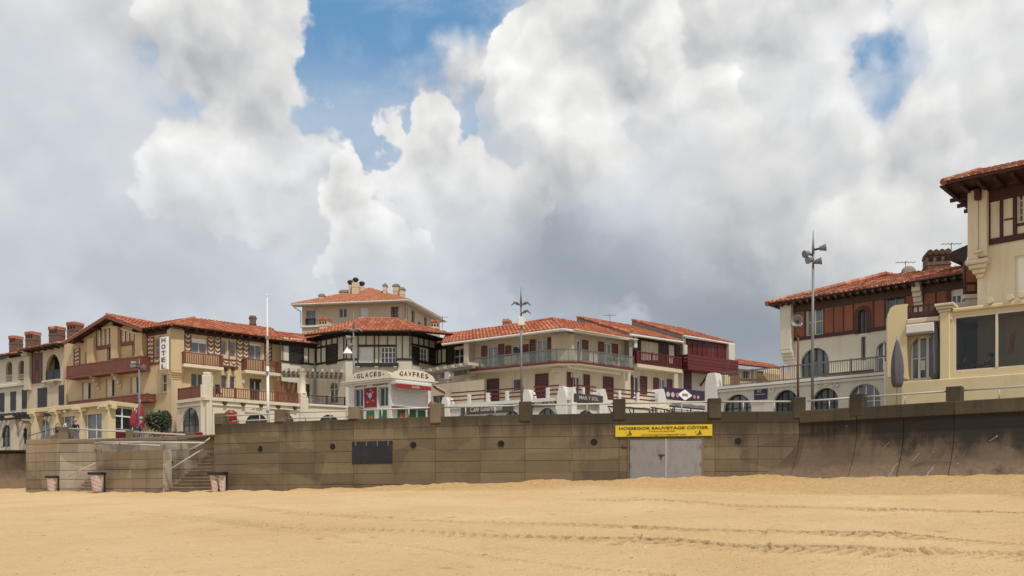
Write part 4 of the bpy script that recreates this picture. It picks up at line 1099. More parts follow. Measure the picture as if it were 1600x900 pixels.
# ---- hotel
ZE = 15.45
FL = Fac(105, 80.6, 270, 72.0); FR = Fac(269.5, 72.0, 440, 78.7)
def build_hotel():
    h = thing('hotel', 'cream timbered hotel with orange tile roof, red balconies and a white HOTEL sign', 'hotel', FL.P(FL.L, PROM))
    sL0 = FL.s(100.5); W = Wall(FL, sL0, FL.L, PROM, ZE + .05); V = Wall(FR, 0, FR.L, PROM, ZE + .05)
    wm = MB()
    # windows of the gable front
    for r in ((133, 550, 141, 569), (167, 542, 176, 563), (206, 535, 215, 556)): window(W, r, h, CREAMP, GLASS, 1, 1, sill=None)
    for r in ((128, 597.5, 142, 624), (165, 592, 179, 620), (203.5, 588, 217.5, 615)):
        w = window(W, r, h, CREAMP, GLASS, 2, 1, dep=.2)
        a, b, c, e = FL.R(*r); m = MB(); m.box(FL, a + .05, a + (b - a) * .55, c + .04, e - .04, -.17, -.12); m.build('folded_shutter', CREAMP, w)
    window(W, (241.5, 528, 250, 557), h, CREAMP, GLASSB, 1, 2); window(W, (252.5, 584, 260.5, 612.5), h, WHITEP, GLASS, 1, 2, sill=CREAM2)
    window(W, (249, 641, 268, 676), h, BROWN, GLASS, 2, 2, 'round')
    window(W, (112, 640, 126, 668), h, WHITEP, GLASSB, 2, 1)
    # windows of the right front
    for r, nx, bl in (((298.5, 529, 323.5, 552), 2, .3), ((345, 532, 354, 555), 1, 0), ((359, 533.5, 368.5, 558), 1, 0), ((389.5, 537, 409, 562), 2, .12),
                  ((298.5, 583.5, 319, 605), 2, 0), ((345.5, 586, 355, 606), 1, 0), ((359, 587, 368, 608), 1, 0)):
        window(V, r, h, CREAMP, GLASSB if r[1] < 570 else GLASS, nx, 1, blind=bl)
    d = window(V, (390, 593, 408, 629), h, WHITEP, GLASS, 2, 1, name='door'); a, b, c, e = FR.R(390, 592, 408, 596); m = MB(); m.box(FR, a, b, c, e, -.15, .02); m.build('lintel_board', BROWN, d)
    W.emit(wm); V.emit(wm)
    # gable masonry
    ga, gb, gm = FL.s(104), FL.s(221), FL.s(166); zt = 17.0
    wm.poly([FL.P(ga, ZE + .05), FL.P(gb, ZE + .05), FL.P(gm, zt)])
    Pl = FL.P(sL0, PROM, -11); Pr = FR.P(FR.L, PROM, -8)
    for p, q in ((FL.P(sL0, 0, -11), FL.P(sL0, 0, 0)), (FR.P(FR.L, 0, 0), FR.P(FR.L, 0, -8))):
        wm.quad(Vector((p.x, p.y, PROM)), Vector((q.x, q.y, PROM)), Vector((q.x, q.y, ZE)), Vector((p.x, p.y, ZE)))
    wm.build('wall', CREAM, h)
    # roofs
    oh = 1.0
    a, b, mm = FL.s(99.5, oh), FL.s(221.5, oh), FL.s(166, oh); zap = FL.z(166, 492, oh)
    r = roof(h, [FL.P(b, ZE, -9), FL.P(b, ZE, oh), FL.P(mm, zap, oh), FL.P(mm, zap, -9)], TILES_O)
    r2 = roof(h, [FL.P(a, ZE, oh), FL.P(a, ZE, -9), FL.P(mm, zap, -9), FL.P(mm, zap, oh)], TILES_O)
    ridge_cap(r, FL.P(mm, zap + .06, oh), FL.P(mm, zap + .06, -9), TILES_O)
    for (s0, s1, z0, z1) in ((a, mm, ZE, zap), (mm, b, zap, ZE)):       # barge boards
        m = MB(); m.prism([FL.P(s0, z0 - .30, oh + .03), FL.P(s1, z1 - .30, oh + .03), FL.P(s1, z1 - .02, oh + .03), FL.P(s0, z0 - .02, oh + .03)],
                          [FL.P(s0, z0 - .30, oh - .05), FL.P(s1, z1 - .30, oh - .05), FL.P(s1, z1 - .02, oh - .05), FL.P(s0, z0 - .02, oh - .05)]); m.build('barge_board', REDBR, h)
    for u in (.12, .37, .63, .88):                                          # purlin ends under the overhang
        s_ = a + (b - a) * u; z = ZE + (zap - ZE) * (1 - abs(2 * u - 1)) - .42; m = MB(); m.box(FL, s_ - .1, s_ + .1, z - .12, z + .12, -.3, oh - .06); m.build('purlin', BROWN, h)
    cor = pix(268, 509, 71.0); cor.z = ZE; re = pix(440.5, 529, 77.8); re.z = ZE; ap = pix(303.5, 496.4, 77); rr = pix(424, 515.3, 82.7); rr.z = ap.z
    lft = FL.P(FL.s(221.5, .9), ZE, .9); lt = pix(262, 503.3, 79); lt.z = ap.z - .05
    r3 = roof(h, [lft, cor, ap, lt], TILES_O); r4 = roof(h, [cor, re, rr, ap], TILES_O)
    ridge_cap(r3, cor + Vector((0, 0, .04)), ap + Vector((0, 0, .04)), TILES_O)
    # eave timbers and the band under them
    for F, x0, x1, dd in ((FR, 287, 436, .85), (FL, 230, 264, .8)):
        s0, s1 = F.s(x0), F.s(x1); n = int((s1 - s0) / .75)
        for i in range(n + 1):
            x = s0 + (s1 - s0) * i / n; m = MB(); m.box(F, x - .06, x + .06, ZE - .24, ZE - .10, -.1, dd); m.build('rafter_end', BROWN, h)
    m = MB(); m.bbox(FR, FR.s(286), FR.s(437), ZE - .42, ZE - .02, -.05, .07, .02); m.build('eave_band', BROWN, h)
    soffit(FR, FR.s(268.5), FR.L - .1, ZE + .03, .78, h, BROWN); soffit(FL, FL.s(222), FL.L - .05, ZE + .03, .78, h, BROWN)
    m = MB(); m.bbox(FL, FL.s(229), FL.s(265), ZE - .5, ZE - .02, -.05, .07, .02); m.build('eave_band', BROWN, h)
    # herringbone panels
    for r in ((289.8, 522, 297, 548), (325.5, 526, 333, 553), (336, 527, 344, 554.5), (371, 531, 378.5, 570), (381, 532, 388, 559), (415, 537, 423, 563), (349, 564, 357.5, 572), (360.5, 566, 369.5, 573.5)): herring(FR, r, h)
    for x, y0, y1 in ((288.6, 522, 549), (298, 523, 549), (324.6, 526, 554), (334.6, 526, 556), (344.6, 527, 572), (369.8, 530, 575), (379.8, 531, 574), (388.6, 532, 562), (413.6, 536, 563), (424, 537, 564), (357.8, 532, 572)):
        timber(FR, (x - .8, y0, x + .8, y1), h, REDBR)
    for r in ((344, 561, 371, 563.4), (344, 571.5, 372, 575.5)): timber(FR, r, h, REDBR, -.03, .06)
    for r in ((117, 545, 120.5, 569), (121, 544, 124, 568), (231.5, 527, 235, 567), (236, 526, 239.6, 567), (243.5, 560, 248, 566.5)): herring(FL, r, h)
    for r in ((115.4, 545, 116.8, 571), (124, 543, 125.6, 570), (230, 526, 231.3, 570), (239.8, 526, 241.2, 569), (249.5, 526, 250.7, 567), (230, 567, 251, 570), (241, 557.5, 250, 559.5)): timber(FL, r, h, REDBR)
    # gable half-timbering: panels that follow the rake
    def rake(x): 
        s_ = FL.s(x); return ZE + .05 + (zt - ZE - .05) * (1 - abs(s_ - gm) / ((gm - ga) if s_ < gm else (gb - gm)))
    for x0, x1 in ((152, 178), (190, 217)):
        zb = FL.z((x0 + x1) / 2, 539 if x0 < 180 else 533); b0 = MB(); b0.bbox(FL, FL.s(x0), FL.s(x1), zb - .35, zb, -.03, .09, .02); b0.build('timber', REDBR, h)
        n = 4
        for k in range(n):
            xa = x0 + (x1 - x0) * k / n + .6; xb = x0 + (x1 - x0) * (k + 1) / n - .6; sa, sb = FL.s(xa), FL.s(xb)
            za, zb2 = min(rake(xa), ZE + 1.25) - .35, min(rake(xb), ZE + 1.25) - .35
            if max(za, zb2) < zb + .1: continue
            za, zb2 = max(za, zb + .05), max(zb2, zb + .05)
            m = MB(); m.prism([FL.P(sa, zb, .03), FL.P(sb, zb, .03), FL.P(sb, zb2, .03), FL.P(sa, za, .03)], [FL.P(sa, zb, -.05), FL.P(sb, zb, -.05), FL.P(sb, zb2, -.05), FL.P(sa, za, -.05)]); o = m.build('infill_panel', CREAMW, h)
            q = MB(); z = zb + .05
            while z < max(za, zb2) - .1:
                q.prism([FL.P(sa + .04, z, .045), FL.P((sa + sb) / 2, z + .11, .045), FL.P((sa + sb) / 2, z + .17, .045), FL.P(sa + .04, z + .06, .045)], [FL.P(sa + .04, z, .02), FL.P((sa + sb) / 2, z + .11, .02), FL.P((sa + sb) / 2, z + .17, .02), FL.P(sa + .04, z + .06, .02)])
                z += .23
            q.build('herringbone_brick', REDBR, o, kind='stuff')
        for k in range(n + 1):
            x = x0 + (x1 - x0) * k / n; s_ = FL.s(x); zt2 = min(rake(x), ZE + 1.3) - .3
            if zt2 > zb: m = MB(); m.box(FL, s_ - .06, s_ + .06, zb - .02, zt2, -.03, .07); m.build('timber', REDBR, h)
        m = MB(); s0, s1 = FL.s(x0), FL.s(x1); za, zb2 = min(rake(x0), ZE + 1.3) - .32, min(rake(x1), ZE + 1.3) - .32
        m.prism([FL.P(s0, za - .08, .1), FL.P(s1, zb2 - .08, .1), FL.P(s1, zb2 + .08, .1), FL.P(s0, za + .08, .1)], [FL.P(s0, za - .08, -.03), FL.P(s1, zb2 - .08, -.03), FL.P(s1, zb2 + .08, -.03), FL.P(s0, za + .08, -.03)]); m.build('rake_timber', CREAMW, h)
    # pilasters
    for x0, x1, y0, y1, dd in ((141, 151, 529, 571, .35), (178.5, 189, 503, 561, .35), (217.5, 229, 519, 560, .45), (265.5, 270, 515, 585, .3)):
        a_, b_, c_, e_ = FL.R(x0, y0, x1, y1); m = MB(); m.bbox(FL, a_, b_, c_, min(e_, rake((x0 + x1) / 2) - .25 if x0 < 215 else e_), -.05, dd, .03); m.build('pilaster', CREAM, h)
    a_, b_, c_, e_ = FR.R(269.6, 515, 286, 580); m = MB(); m.bbox(FR, -.28, b_, c_, e_, -.05, .3, .03); m.build('pilaster', CREAM, h)
    corbel(FR, (b_ - .28) / 2, c_, .3, b_ + .2, .7, h, CREAM)
    # balconies
    balcony(FL, 103.5, 219, 572.5, 590, .95, h, REDBR, 'boards', REDBR, .16, nposts=6)
    balcony(FL, 105.5, 229, 627.5, 636.5, .9, h, REDBR, 'boards', REDBR, .14, nposts=7)
    for x, y in ((155, 585), (189, 581)): corbel(FL, FL.s(x), FL.z(x, y, .4), .85, .35, 1.3, h, CREAM2)
    balcony(FR, 288, 348.5, 549, 568, .8, h, REDBR, 'bars', CREAMW, .24, gap=.15, nposts=2)
    balcony(FR, 384, 437.5, 559.5, 578, .8, h, REDBR, 'bars', CREAMW, .24, gap=.15, nposts=2)
    for x in (352, 363): m = MB(); s_ = FR.s(x); z = FR.z(x, 577); m.box(FR, s_ - .12, s_ + .12, z - .15, z + .15, -.05, .4); m.build('beam_end', BROWN, h)
    # downpipes
    for F, x, y0, y1 in ((FL, 271.5 - 1.5, 590, 655), (FL, 105, 590, 640)):
        m = MB(); s_ = F.s(x); m.tube(F.P(s_, F.z(x, y1), .08), F.P(s_, F.z(x, y0), .08), .05); m.build('downpipe', CREAM2, h)
    # the sign
    a_, b_, c_, e_ = FL.R(250, 526.5, 262, 577.5, .75); s = thing('hotel_sign', 'tall white HOTEL sign with dark red letters on the cream hotel corner', 'sign', FL.P((a_ + b_) / 2, c_, .75))
    m = MB(); m.bbox(FL, a_, b_, c_, e_, .62, .78, .02); m.build('board', WHITEP, s)
    for k, ch in enumerate('HOTEL'): text(ch, FL, (a_ + b_) / 2, e_ - (e_ - c_) * (k + .5) / 5, (e_ - c_) / 5 * .70, .785, MAROON, s, (b_ - a_) * .52, 'letter', bold=.02)
    m = MB()
    for z in (c_ + .4, e_ - .4): m.box(FL, (a_ + b_) / 2 - .04, (a_ + b_) / 2 + .04, z - .03, z + .03, -.02, .63)
    m.build('bracket', DARKM, s)
    chimney(h, 390, 400, 493, 514, 81, BRICK, 'round', .3, .7)
    # small lamp in the wall
    m = MB(); m.lathe(FR.P(FR.s(380), FR.z(380, 596), .1), [(.02, -.2), (.12, -.1), (.12, .1), (.02, .2)], 8); m.build('wall_lamp', WHITEP, h)
    return h
build_hotel()

# ground-floor terrace in front of the hotel
FG1 = Fac(277, 70.6, 322, 67.8); FG2 = Fac(322.5, 67.8, 484, 73.6)
ZT = 9.12
def build_hotel_terrace():
    t = thing('shop_terrace', 'cream shop storey under the hotel with a red-railed terrace and a white corner pillar', 'terrace', FG2.P(0, PROM))
    wm = MB(); W = Wall(FG1, 0, FG1.L, PROM, ZT - .25); V = Wall(FG2, 0, FG2.L, PROM, ZT - .25)
    window(W, (284, 637, 311, 690), t, TEALP, GLASSB, 3, 2, 'round', name='door')
    for r in ((342, 644, 372, 700), (383, 646, 420, 702), (436, 647, 459, 700)): window(V, r, t, BROWN, GLASS, 4, 2, 'round', name='shopfront')
    W.emit(wm); V.emit(wm); wm.build('wall', CREAMW, t)
    m = MB(); p = [FG1.P(-.0, 0, .18), FG1.P(FG1.L + .12, 0, .18), FG2.P(FG2.L, 0, .18), FG2.P(FG2.L, 0, -8), FG1.P(-.0, 0, -6)]
    m.prism([Vector((q.x, q.y, ZT - .25)) for q in p], [Vector((q.x, q.y, ZT)) for q in p]); o = m.build('terrace_slab', CREAMW, t); fix_normals(o)
    for F, x0, x1 in ((FG1, 0, FG1.L - .35), (FG2, .3, FG2.L)):
        m = MB(); m.bbox(F, x0, x1, ZT - .62, ZT - .5, -.05, .12, .02); m.build('moulding', CREAMW, t)
        n = 5 if F is FG2 else 0
        for k in range(n):
            x = F.L * (.16 + .17 * k); m = MB(); m.box(F, x - .12, x + .12, ZT - .5, ZT - .27, -.05, .3); m.build('beam_end', BROWN, t)
    railing(FG1, .05, FG1.L - .35, ZT, FG1.z(300, 604, 0), -.05, t, REDBR, 'boards')
    railing(FG2, .55, FG2.s(466), ZT, FG2.z(329, 603.5, 0), -.05, t, REDBR, 'bars', gap=.19)
    # stepped white pillar on the corner
    F = FacW(*(FG1.P(FG1.L - .55, 0, .12).xy), *(FG2.P(.4, 0, .12).xy)); m = MB()
    z0 = FG2.z(322, 575.0); m.bbox(F, 0, F.L, PROM, ZT + 1.0, -.5, .1, .03); m.bbox(F, .08, F.L - .1, ZT + 1.0, ZT + 1.75, -.45, .05, .04); m.bbox(F, .16, F.L - .2, ZT + 1.75, ZT + 2.0, -.4, .0, .05); m.build('corner_pillar', CREAMW, t)
    a, b, c, e = FG2.R(467.5, 615, 480, 645); m = MB(); m.bbox(FG2, a, b, PROM, e - .4, -.5, .28, .04); m.bbox(FG2, a + .08, b - .08, e - .4, e, -.4, .18, .08); m.build('pillar', CREAMW, t)
    # round pergola column on it
    m = MB(); q = FG2.P((a + b) / 2, e, -.1); zt = FG2.z(474, 581); m.lathe(q, [(.33, 0), (.33, .15), (.26, .2), (.24, zt - e - .3), (.36, zt - e - .15), (.36, zt - e)], 14); m.build('column', CREAMW, t, True)
    a, b, c, e = FG2.R(382.5, 633.5, 417, 645.5, .05); s = thing('shop_sign', 'cream shop board with thin script lettering under the hotel terrace', 'sign', FG2.P((a + b) / 2, c, .1))
    m = MB(); m.bbox(FG2, a, b, c, e, .0, .1, .02); m.build('board', CREAMP, s); text('La Bay', FG2, (a + b) / 2, (c + e) / 2, (e - c) * .5, .105, WOODB, s, (b - a) * .42, shear=.3)
    # brown screens on the terrace at its right end
    for lab, x0, x1, y0, y1, dd in (('brown wooden screen on the hotel terrace beside the white pergola column', 447, 465, 597, 624, -2.6), ('long brown wooden screen on the hotel terrace behind the flagpole', 428, 447, 595, 622, -2.2)):
        a, b, c, e = FG2.R(x0, y0, x1, y1, dd); s = thing('screen', lab, 'screen', FG2.P((a + b) / 2, ZT, dd)); n = 5
        for k in range(n): m = MB(); m.bbox(FG2, a + (b - a) * k / n + .01, a + (b - a) * (k + 1) / n - .01, ZT, e, dd - .04, dd, .01); m.build('plank', WOODB, s)
        m = MB(); m.box(FG2, a, b, e - .2, e - .1, dd - .09, dd - .045); m.build('rail', WOODB, s)
    # terrace chair with a dark cloth, next to the corner
    p = FG2.P(FG2.s(338, -.9), ZT, -.9); s = thing('terrace_chair', 'dark draped chair on the hotel terrace next to the white corner pillar', 'chair', p); F = FacW(p.x - .3, p.y, p.x + .3, p.y - .1)
    m = MB(); m.bbox(F, 0, .6, ZT + .42, ZT + .5, -.5, 0, .02); m.build('seat', BLACKP, s); m = MB(); m.bbox(F, 0, .6, ZT + .45, ZT + 1.15, -.05, .03, .03); m.build('backrest', BLACKP, s)
    for x in (.04, .56):
        for d in (-.04, -.46): m = MB(); m.box(F, x - .02, x + .02, ZT, ZT + .42, d - .02, d + .02); m.build('leg', DARKM, s)
build_hotel_terrace()

# glazed verandah on the left of the hotel
FV1 = Fac(50, 73.2, 172, 66.8); FV2 = Fac(172.5, 66.8, 217, 69.4)
def build_verandah():
    zt = FV1.z(168, 627); t = thing('verandah', 'yellow glazed verandah with heavy beams in front of the hotel gable', 'verandah', FV1.P(FV1.L, PROM))
    def post(F, x0, x1, dd=.2):
        a, b = F.s(x0), F.s(x1); m = MB(); m.bbox(F, a, b, PROM, zt - .35, -.4, dd, .02); o = m.build('post', YELLOW, t)
        corbel(F, (a + b) / 2, zt - .34, .5, (b - a), .7, t, YELLOW)
        m = MB(); m.bbox(F, a - .45, b + .45, zt - .62, zt - .36, -.25, dd - .05, .06); m.build('bracket', YELLOW, t)
    for x0, x1 in ((52, 59), (84.5, 92.5), (121, 130.5), (162.5, 173)): post(FV1, x0, x1)
    m = MB(); m.bbox(FV1, -.4, FV1.L + .45, zt - .36, zt - .02, -.25, .25, .03); m.build('beam', YELLOW, t)
    m = MB(); m.bbox(FV2, -.2, FV2.L + .2, zt - .34, zt, -.25, .2, .03); m.build('beam', YELLOW, t)
    m = MB(); p = [FV1.P(FV1.s(95), 0, -.1), FV1.P(FV1.L, 0, -.1), FV2.P(FV2.L, 0, -.1), FV2.P(FV2.L, 0, -4), FV1.P(FV1.s(95), 0, -5)]
    m.prism([Vector((q.x, q.y, zt - .3)) for q in p], [Vector((q.x, q.y, zt - .03)) for q in p]); o = m.build('verandah_roof', YELLOW, t); fix_normals(o)
    for x in (62, 70, 78): s_ = FV1.s(x); m = MB(); m.box(FV1, s_ - .08, s_ + .08, zt - .3, zt - .05, -6, .2); m.build('rafter', YELLOW, t)
    for r, nx in (((97, 646, 121, 686), 2), ((132.5, 642, 162.5, 686), 2)): window(FV1, r, t, WHITEP, GLASSB if nx else GLASS, nx, 1, hole=False, fw=.07, name='glazed_door', dep=.2)
    m = MB(); m.bbox(FV1, FV1.s(94), FV1.L, zt - .9, zt - .36, -.3, -.1, .02); m.build('header', YELLOW, t)
    window(FV2, (174, 636, 209.5, 672), t, WHITEP, GLASS, 2, 1, hole=False, fw=.09, dep=.1)
    a, b, c, e = FV2.R(174, 649.5, 209, 651.5); m = MB(); m.box(FV2, a, b, c, e, -.14, -.04); m.build('transom', WHITEP, t)
    a, b, c, e = FV2.R(170, 671, 217, 690); m = MB(); m.bbox(FV2, 0, FV2.L, PROM, e, -.2, .02, .02); m.build('apron_panel', OXRED, t)
    m = MB(); m.bbox(FV2, FV2.L - .45, FV2.L + .1, PROM, zt - .34, -.4, .1, .02); m.build('post', YELLOW, t)
    for x, y in ((104, 643), (157, 637.5)): m = MB(); m.lathe(FV1.P(FV1.s(x), FV1.z(x, y), .1), [(.03, .1), (.16, 0), (.16, -.05)], 8); m.build('lamp', WHITEP, t)
build_verandah()

# ---- the two houses at the far left
F1 = Fac(-60, 92.5, 42.5, 86.0); F2h = Fac(43, 85.6, 104, 81.6)
def build_left_houses():
    h = thing('house', 'white arcaded house at the left edge with dark shutters and a low brick-chimneyed roof', 'house', F1.P(F1.L, PROM))
    W = Wall(F1, 0, F1.L, PROM - 2.2, F1.z(20, 559)); wm = MB()
    for r in ((-18, 563, -7, 597), (9, 564.5, 19, 596), (28.5, 563, 38.5, 594)): window(W, r, h, CREAM2, GLASS, 1, 1, 'round', dep=.9, name='loggia_arch')
    for r in ((-6, 597, 8.5, 604), (9, 585.5, 19.5, 595), (28.5, 584, 39, 593)):
        a, b, c, e = F1.R(*r); railing(F1, a, b, c, e, -.1, h, CREAM2, 'bars', gap=.2, name='balustrade')
    m = MB(); a, b, c, e = F1.R(-60, 598.5, 42, 604); m.bbox(F1, 0, F1.L, F1.z(20, 605), F1.z(20, 600), -.1, .3, .05); m.build('ledge', WHITEW, h)
    for r in ((-12, 615, -6, 643), (0.5, 614, 7, 643), (17, 612, 25, 641), (35, 609, 43, 638)): window(W, r, h, WHITEP, GLASS, 1, 2); shutter(F1, r, h, SLATEP)
    for r in ((3, 664, 17.5, 698), (36, 668, 43.5, 694)): window(W, r, h, BROWN, GLASS, 2, 2, 'round')
    W.emit(wm); wm.build('wall', WHITEW, h)
    zE = F1.z(20, 556); e0 = F1.P(-.5, zE, .8); e1 = F1.P(F1.L, zE, .8); r0 = F1.P(-.5, zE + 1.15, -4.2); r1 = F1.P(F1.L, zE + 1.15, -4.2)
    r = roof(h, [e0, e1, r1, r0], TILES_R); ridge_cap(r, r0, r1, TILES_R)
    chimney(h, 11.5, 26, 525, 549, 89.5, BRICK); chimney(h, 36.5, 54, 518.5, 542, 87.5, BRICK)
    # dark pergola and its column
    m = MB(); a = F1.s(-60, 2.6); b = F1.s(50, 2.6)
    m.box(F1, a, b, F1.z(20, 655, 2.6), F1.z(20, 650, 2.6), 2.4, 2.6); m.build('pergola_beam', DARKW, h)
    for k in range(16): x = a + (b - a) * (k + .5) / 16; m = MB(); z = F1.z(20, 650, 2.6); m.box(F1, x - .09, x + .09, z, z + .28, -.1, 2.9); m.build('pergola_rafter', SLATEP, h)
    a, b, c, e = F1.R(17.5, 650, 25, 700, 2.4); m = MB(); m.bbox(F1, a, b, PROM - 2.2, e, 2.1, 2.5, .03); m.build('column', CREAM2, h); corbel(F1, (a + b) / 2, e, 2.9, (b - a) * 1.6, .8, h, CREAM2)
    m = MB(); m.bbox(F1, 0, F1.L, PROM - 2.4, F1.z(20, 699, 3), 2.2, 3.2, .04); m.build('base_wall', WHITEW, h)
    g = thing('house', 'narrow cream house with a pointed-arch balcony and a reddish timber panel beside the hotel', 'house', F2h.P(F2h.L / 2, PROM))
    zE = F2h.z(80, 543); W = Wall(F2h, -.1, F2h.L, PROM, zE); wm = MB()
    window(W, (71, 553, 94.5, 594), g, CREAM2, GLASS, 2, 1, 'pointed', dep=.8, name='loggia_arch')
    for r in ((59.5, 606, 73.5, 636), (92.5, 601.5, 106, 632)): window(W, r, g, WHITEP, GLASS, 1, 1); shutter(F2h, r, g, SLATEP)
    window(W, (60, 655, 78, 690), g, WHITEP, GLASSB, 2, 1, 'round')
    W.emit(wm); wm.build('wall', CREAM2, g)
    a, b, c, e = F2h.R(71.5, 578, 94.5, 594); railing(F2h, a, b, c, e, -.06, g, TEALP, 'boards')
    m = MB(); m.bbox(F2h, a - .2, b + .2, c - .2, c, -.1, .35, .05); m.build('sill', CREAM2, g)
    corbel(F2h, (a + b) / 2, c - .2, .3, 1.2, .5, g, CREAM2)
    a, b, c, e = F2h.R(51, 552, 66, 597.5); m = MB(); m.bbox(F2h, a, b, c, e, -.02, .05, .01); o = m.build('timber_panel', TERRA, g)
    for x in (51.3, 55.5, 61, 65.7): timber(F2h, (x - .7, 551, x + .7, 598), g, SLATEP, -.02, .08)
    timber(F2h, (51, 596, 66, 598.5), g, SLATEP, -.02, .09); panel(F2h, (57, 563, 60, 580), g, BROWN, -.02, .085)
    a, b, c, e = F2h.R(41, 552, 51, 610); m = MB(); m.bbox(F2h, a + .1, b - .1, c, e - .3, -.1, .3, .04); m.build('pilaster', CREAM2, g)
    m = MB(); m.bbox(F2h, a + .0, b - .15, e - .3, e + .45, -.3, .55, .06); m.build('gable_step', CREAM2, g)
    e0 = F2h.P(.1, zE, 1.0); e1 = F2h.P(F2h.L + .3, zE, 1.0); r0 = F2h.P(.1, zE + 1.1, -4); r1 = F2h.P(F2h.L + .3, zE + 1.1, -4)
    r = roof(g, [e0, e1, r1, r0], TILES_R); ridge_cap(r, r0, r1, TILES_R)
    n = 7
    for i in range(n): x = F2h.L * i / (n - 1); m = MB(); m.box(F2h, x - .07, x + .07, zE - .24, zE - .08, -.1, .9); m.build('rafter_end', BROWN, g)
    chimney(g, 73, 92.5, 510.5, 541, 84.5, BRICK); chimney(g, 101.5, 121, 503.5, 536, 82, BRICK)
build_left_houses()

# ---- dark-timbered rotunda with its two wings
FW1 = Fac(440, 77.6, 493, 79.6); FW2 = Fac(493, 79.6, 540, 76.5); FW3 = Fac(540, 76.5, 642, 76.5); FW4 = Fac(642, 76.5, 682, 79.6); FW5 = Fac(682, 79.6, 737, 76.2)
def build_rotunda():
    h = thing('timbered_house', 'pale faceted house with black half-timbering behind the ice cream kiosk', 'house', FW3.P(FW3.L / 2, PROM))
    zE = 15.6; wm = MB(); Ws = {}
    for F in (FW1, FW2, FW3, FW4, FW5): Ws[F] = Wall(F, 0, F.L, PROM, zE)
    window(Ws[FW2], (514.5, 597, 528, 630), h, WHITEP, GLASS, 2, 3, 'round')
    w = window(Ws[FW3], (562, 541.5, 583.5, 567.5), h, WHITEP, GLASS, 1, 1, blind=1.0); window(Ws[FW3], (595, 542, 618.5, 567.5), h, WHITEP, GLASS, 4, 3, fw=.07)
    window(Ws[FW4], (654.5, 544, 668.5, 569), h, WHITEP, GLASS, 3, 3, sill=CREAM2); window(Ws[FW5], (708.5, 544, 725, 569), h, WHITEP, GLASS, 2, 2, sill=CREAM2)
    window(Ws[FW1], (474, 600, 484.5, 619), h, BROWN, GLASS, 1, 1); window(Ws[FW5], (700, 602, 735, 640), h, GREYP, GLASS, 3, 2)
    for F in Ws: Ws[F].emit(wm)
    wm.build('wall', WHITEW, h)
    # shutters
    for F, r in ((FW1, (452.5, 537, 473, 569)), (FW2, (510.5, 541.5, 527, 569)), (FW4, (644, 541.5, 653.5, 569.5)), (FW4, (669.5, 544, 679, 571)), (FW5, (698.5, 543.5, 708, 570)), (FW5, (725, 541.5, 734, 567.5))): shutter(F, r, h, DARKW, .03, .06)
    # timbers
    zs = FW3.z(590, 561.5); zm = FW3.z(590, 540.2); zt = zE
    def vert(F, x, y0=None, y1=None, w=.75):
        z0 = F.z(x, y1) if y1 else zs; z1 = F.z(x, y0) if y0 else zt; s_ = F.s(x); hw = F.s(x + w) - s_
        m = MB(); m.bbox(F, s_ - hw, s_ + hw, z0, z1, -.03, .06, .012); m.build('timber', DARKW, h)
    def horiz(F, x0, x1, z, w=.09, dd=.07):
        m = MB(); m.bbox(F, F.s(x0), F.s(x1), z - w, z + w, -.03, dd, .012); m.build('timber', DARKW, h)
    for x in (441.8, 452, 474, 481.8, 492): vert(FW1, x)
    horiz(FW1, 440, 493, zs); horiz(FW1, 440, 493, FW1.z(470, 538.5), .14)
    for x in (494.5, 502, 510, 519, 527.5, 537.5): vert(FW2, x, None, None if x not in (519,) else 542)
    horiz(FW2, 493, 540, zs); horiz(FW2, 493, 528, FW2.z(510, 541))
    for x in (541, 549, 559.5, 572, 585, 592, 605.5, 619, 628.5, 640.5): vert(FW3, x, None, None if x not in (572, 605.5) else 540, .9 if x in (541, 640.5, 559.5, 585) else .65)
    horiz(FW3, 540, 560, zs); horiz(FW3, 619, 642, zs); horiz(FW3, 559, 620, zm)
    for x in (559.5, 585, 592, 619): vert(FW3, x, 561, 570, .8)
    m = MB(); a, b, c, e = FW3.R(555.5, 567.5, 623, 572.8); m.bbox(FW3, a, b, c, e, -.03, .3, .02); m.build('timber_sill', DARKW, h)
    for x in (560, 589, 618): corbel(FW3, FW3.s(x), c, .28, .35, .3, h, CREAMW)
    for x in (643.5, 653.8, 662, 670, 679.5): vert(FW4, x, None, None if x != 662 else 542)
    horiz(FW4, 642, 682, zs); horiz(FW4, 642, 682, FW4.z(662, 541.8))
    for x in (684, 690, 697.5, 709, 726): vert(FW5, x, None, None)
    horiz(FW5, 682, 709, zs); horiz(FW5, 682, 737, FW5.z(710, 541))
    # eave bands
    for F in Ws:
        m = MB(); m.bbox(F, -.02, F.L + .02, zE - .12 if F is not FW1 and F is not FW5 else 14.85, zE + .42 if F is not FW1 and F is not FW5 else 15.25, -.05, .09, .02); m.build('eave_band', DARKW, h)
    # roofs
    E0, E1, E2, E3 = pix(475, 523.2, 77.4), pix(537, 516.4, 75.2), pix(645, 516.4, 75.2), pix(708.5, 521.8, 77.0)
    for p in (E0, E1, E2, E3): p.z = 15.72
    R0, R1 = pix(561.5, 499, 81), pix(620, 499, 81)
    bk0, bk1 = Vector((R0.x - 6, 86, 16.0)), Vector((R1.x + 6, 86, 16.0))
    for pl in ([E1, E2, R1, R0], [E0, E1, R0], [E2, E3, R1]): r = roof(h, pl, TILES_O, slabm=DARKW, thick=.14)
    for p, q in ((E1, R0), (E2, R1), (R0, R1)): ridge_cap(r, p + Vector((0, 0, .05)), q + Vector((0, 0, .05)), TILES_O)
    a, b = pix(420, 530.6, 76.4), pix(498, 534.5, 79.0); a.z = b.z = 15.2; c, d = pix(500, 526.0, 85), pix(419, 514.6, 82); c.z = d.z = 16.95
    roof(h, [a, b, c, d], TILES_O, slabm=DARKW)
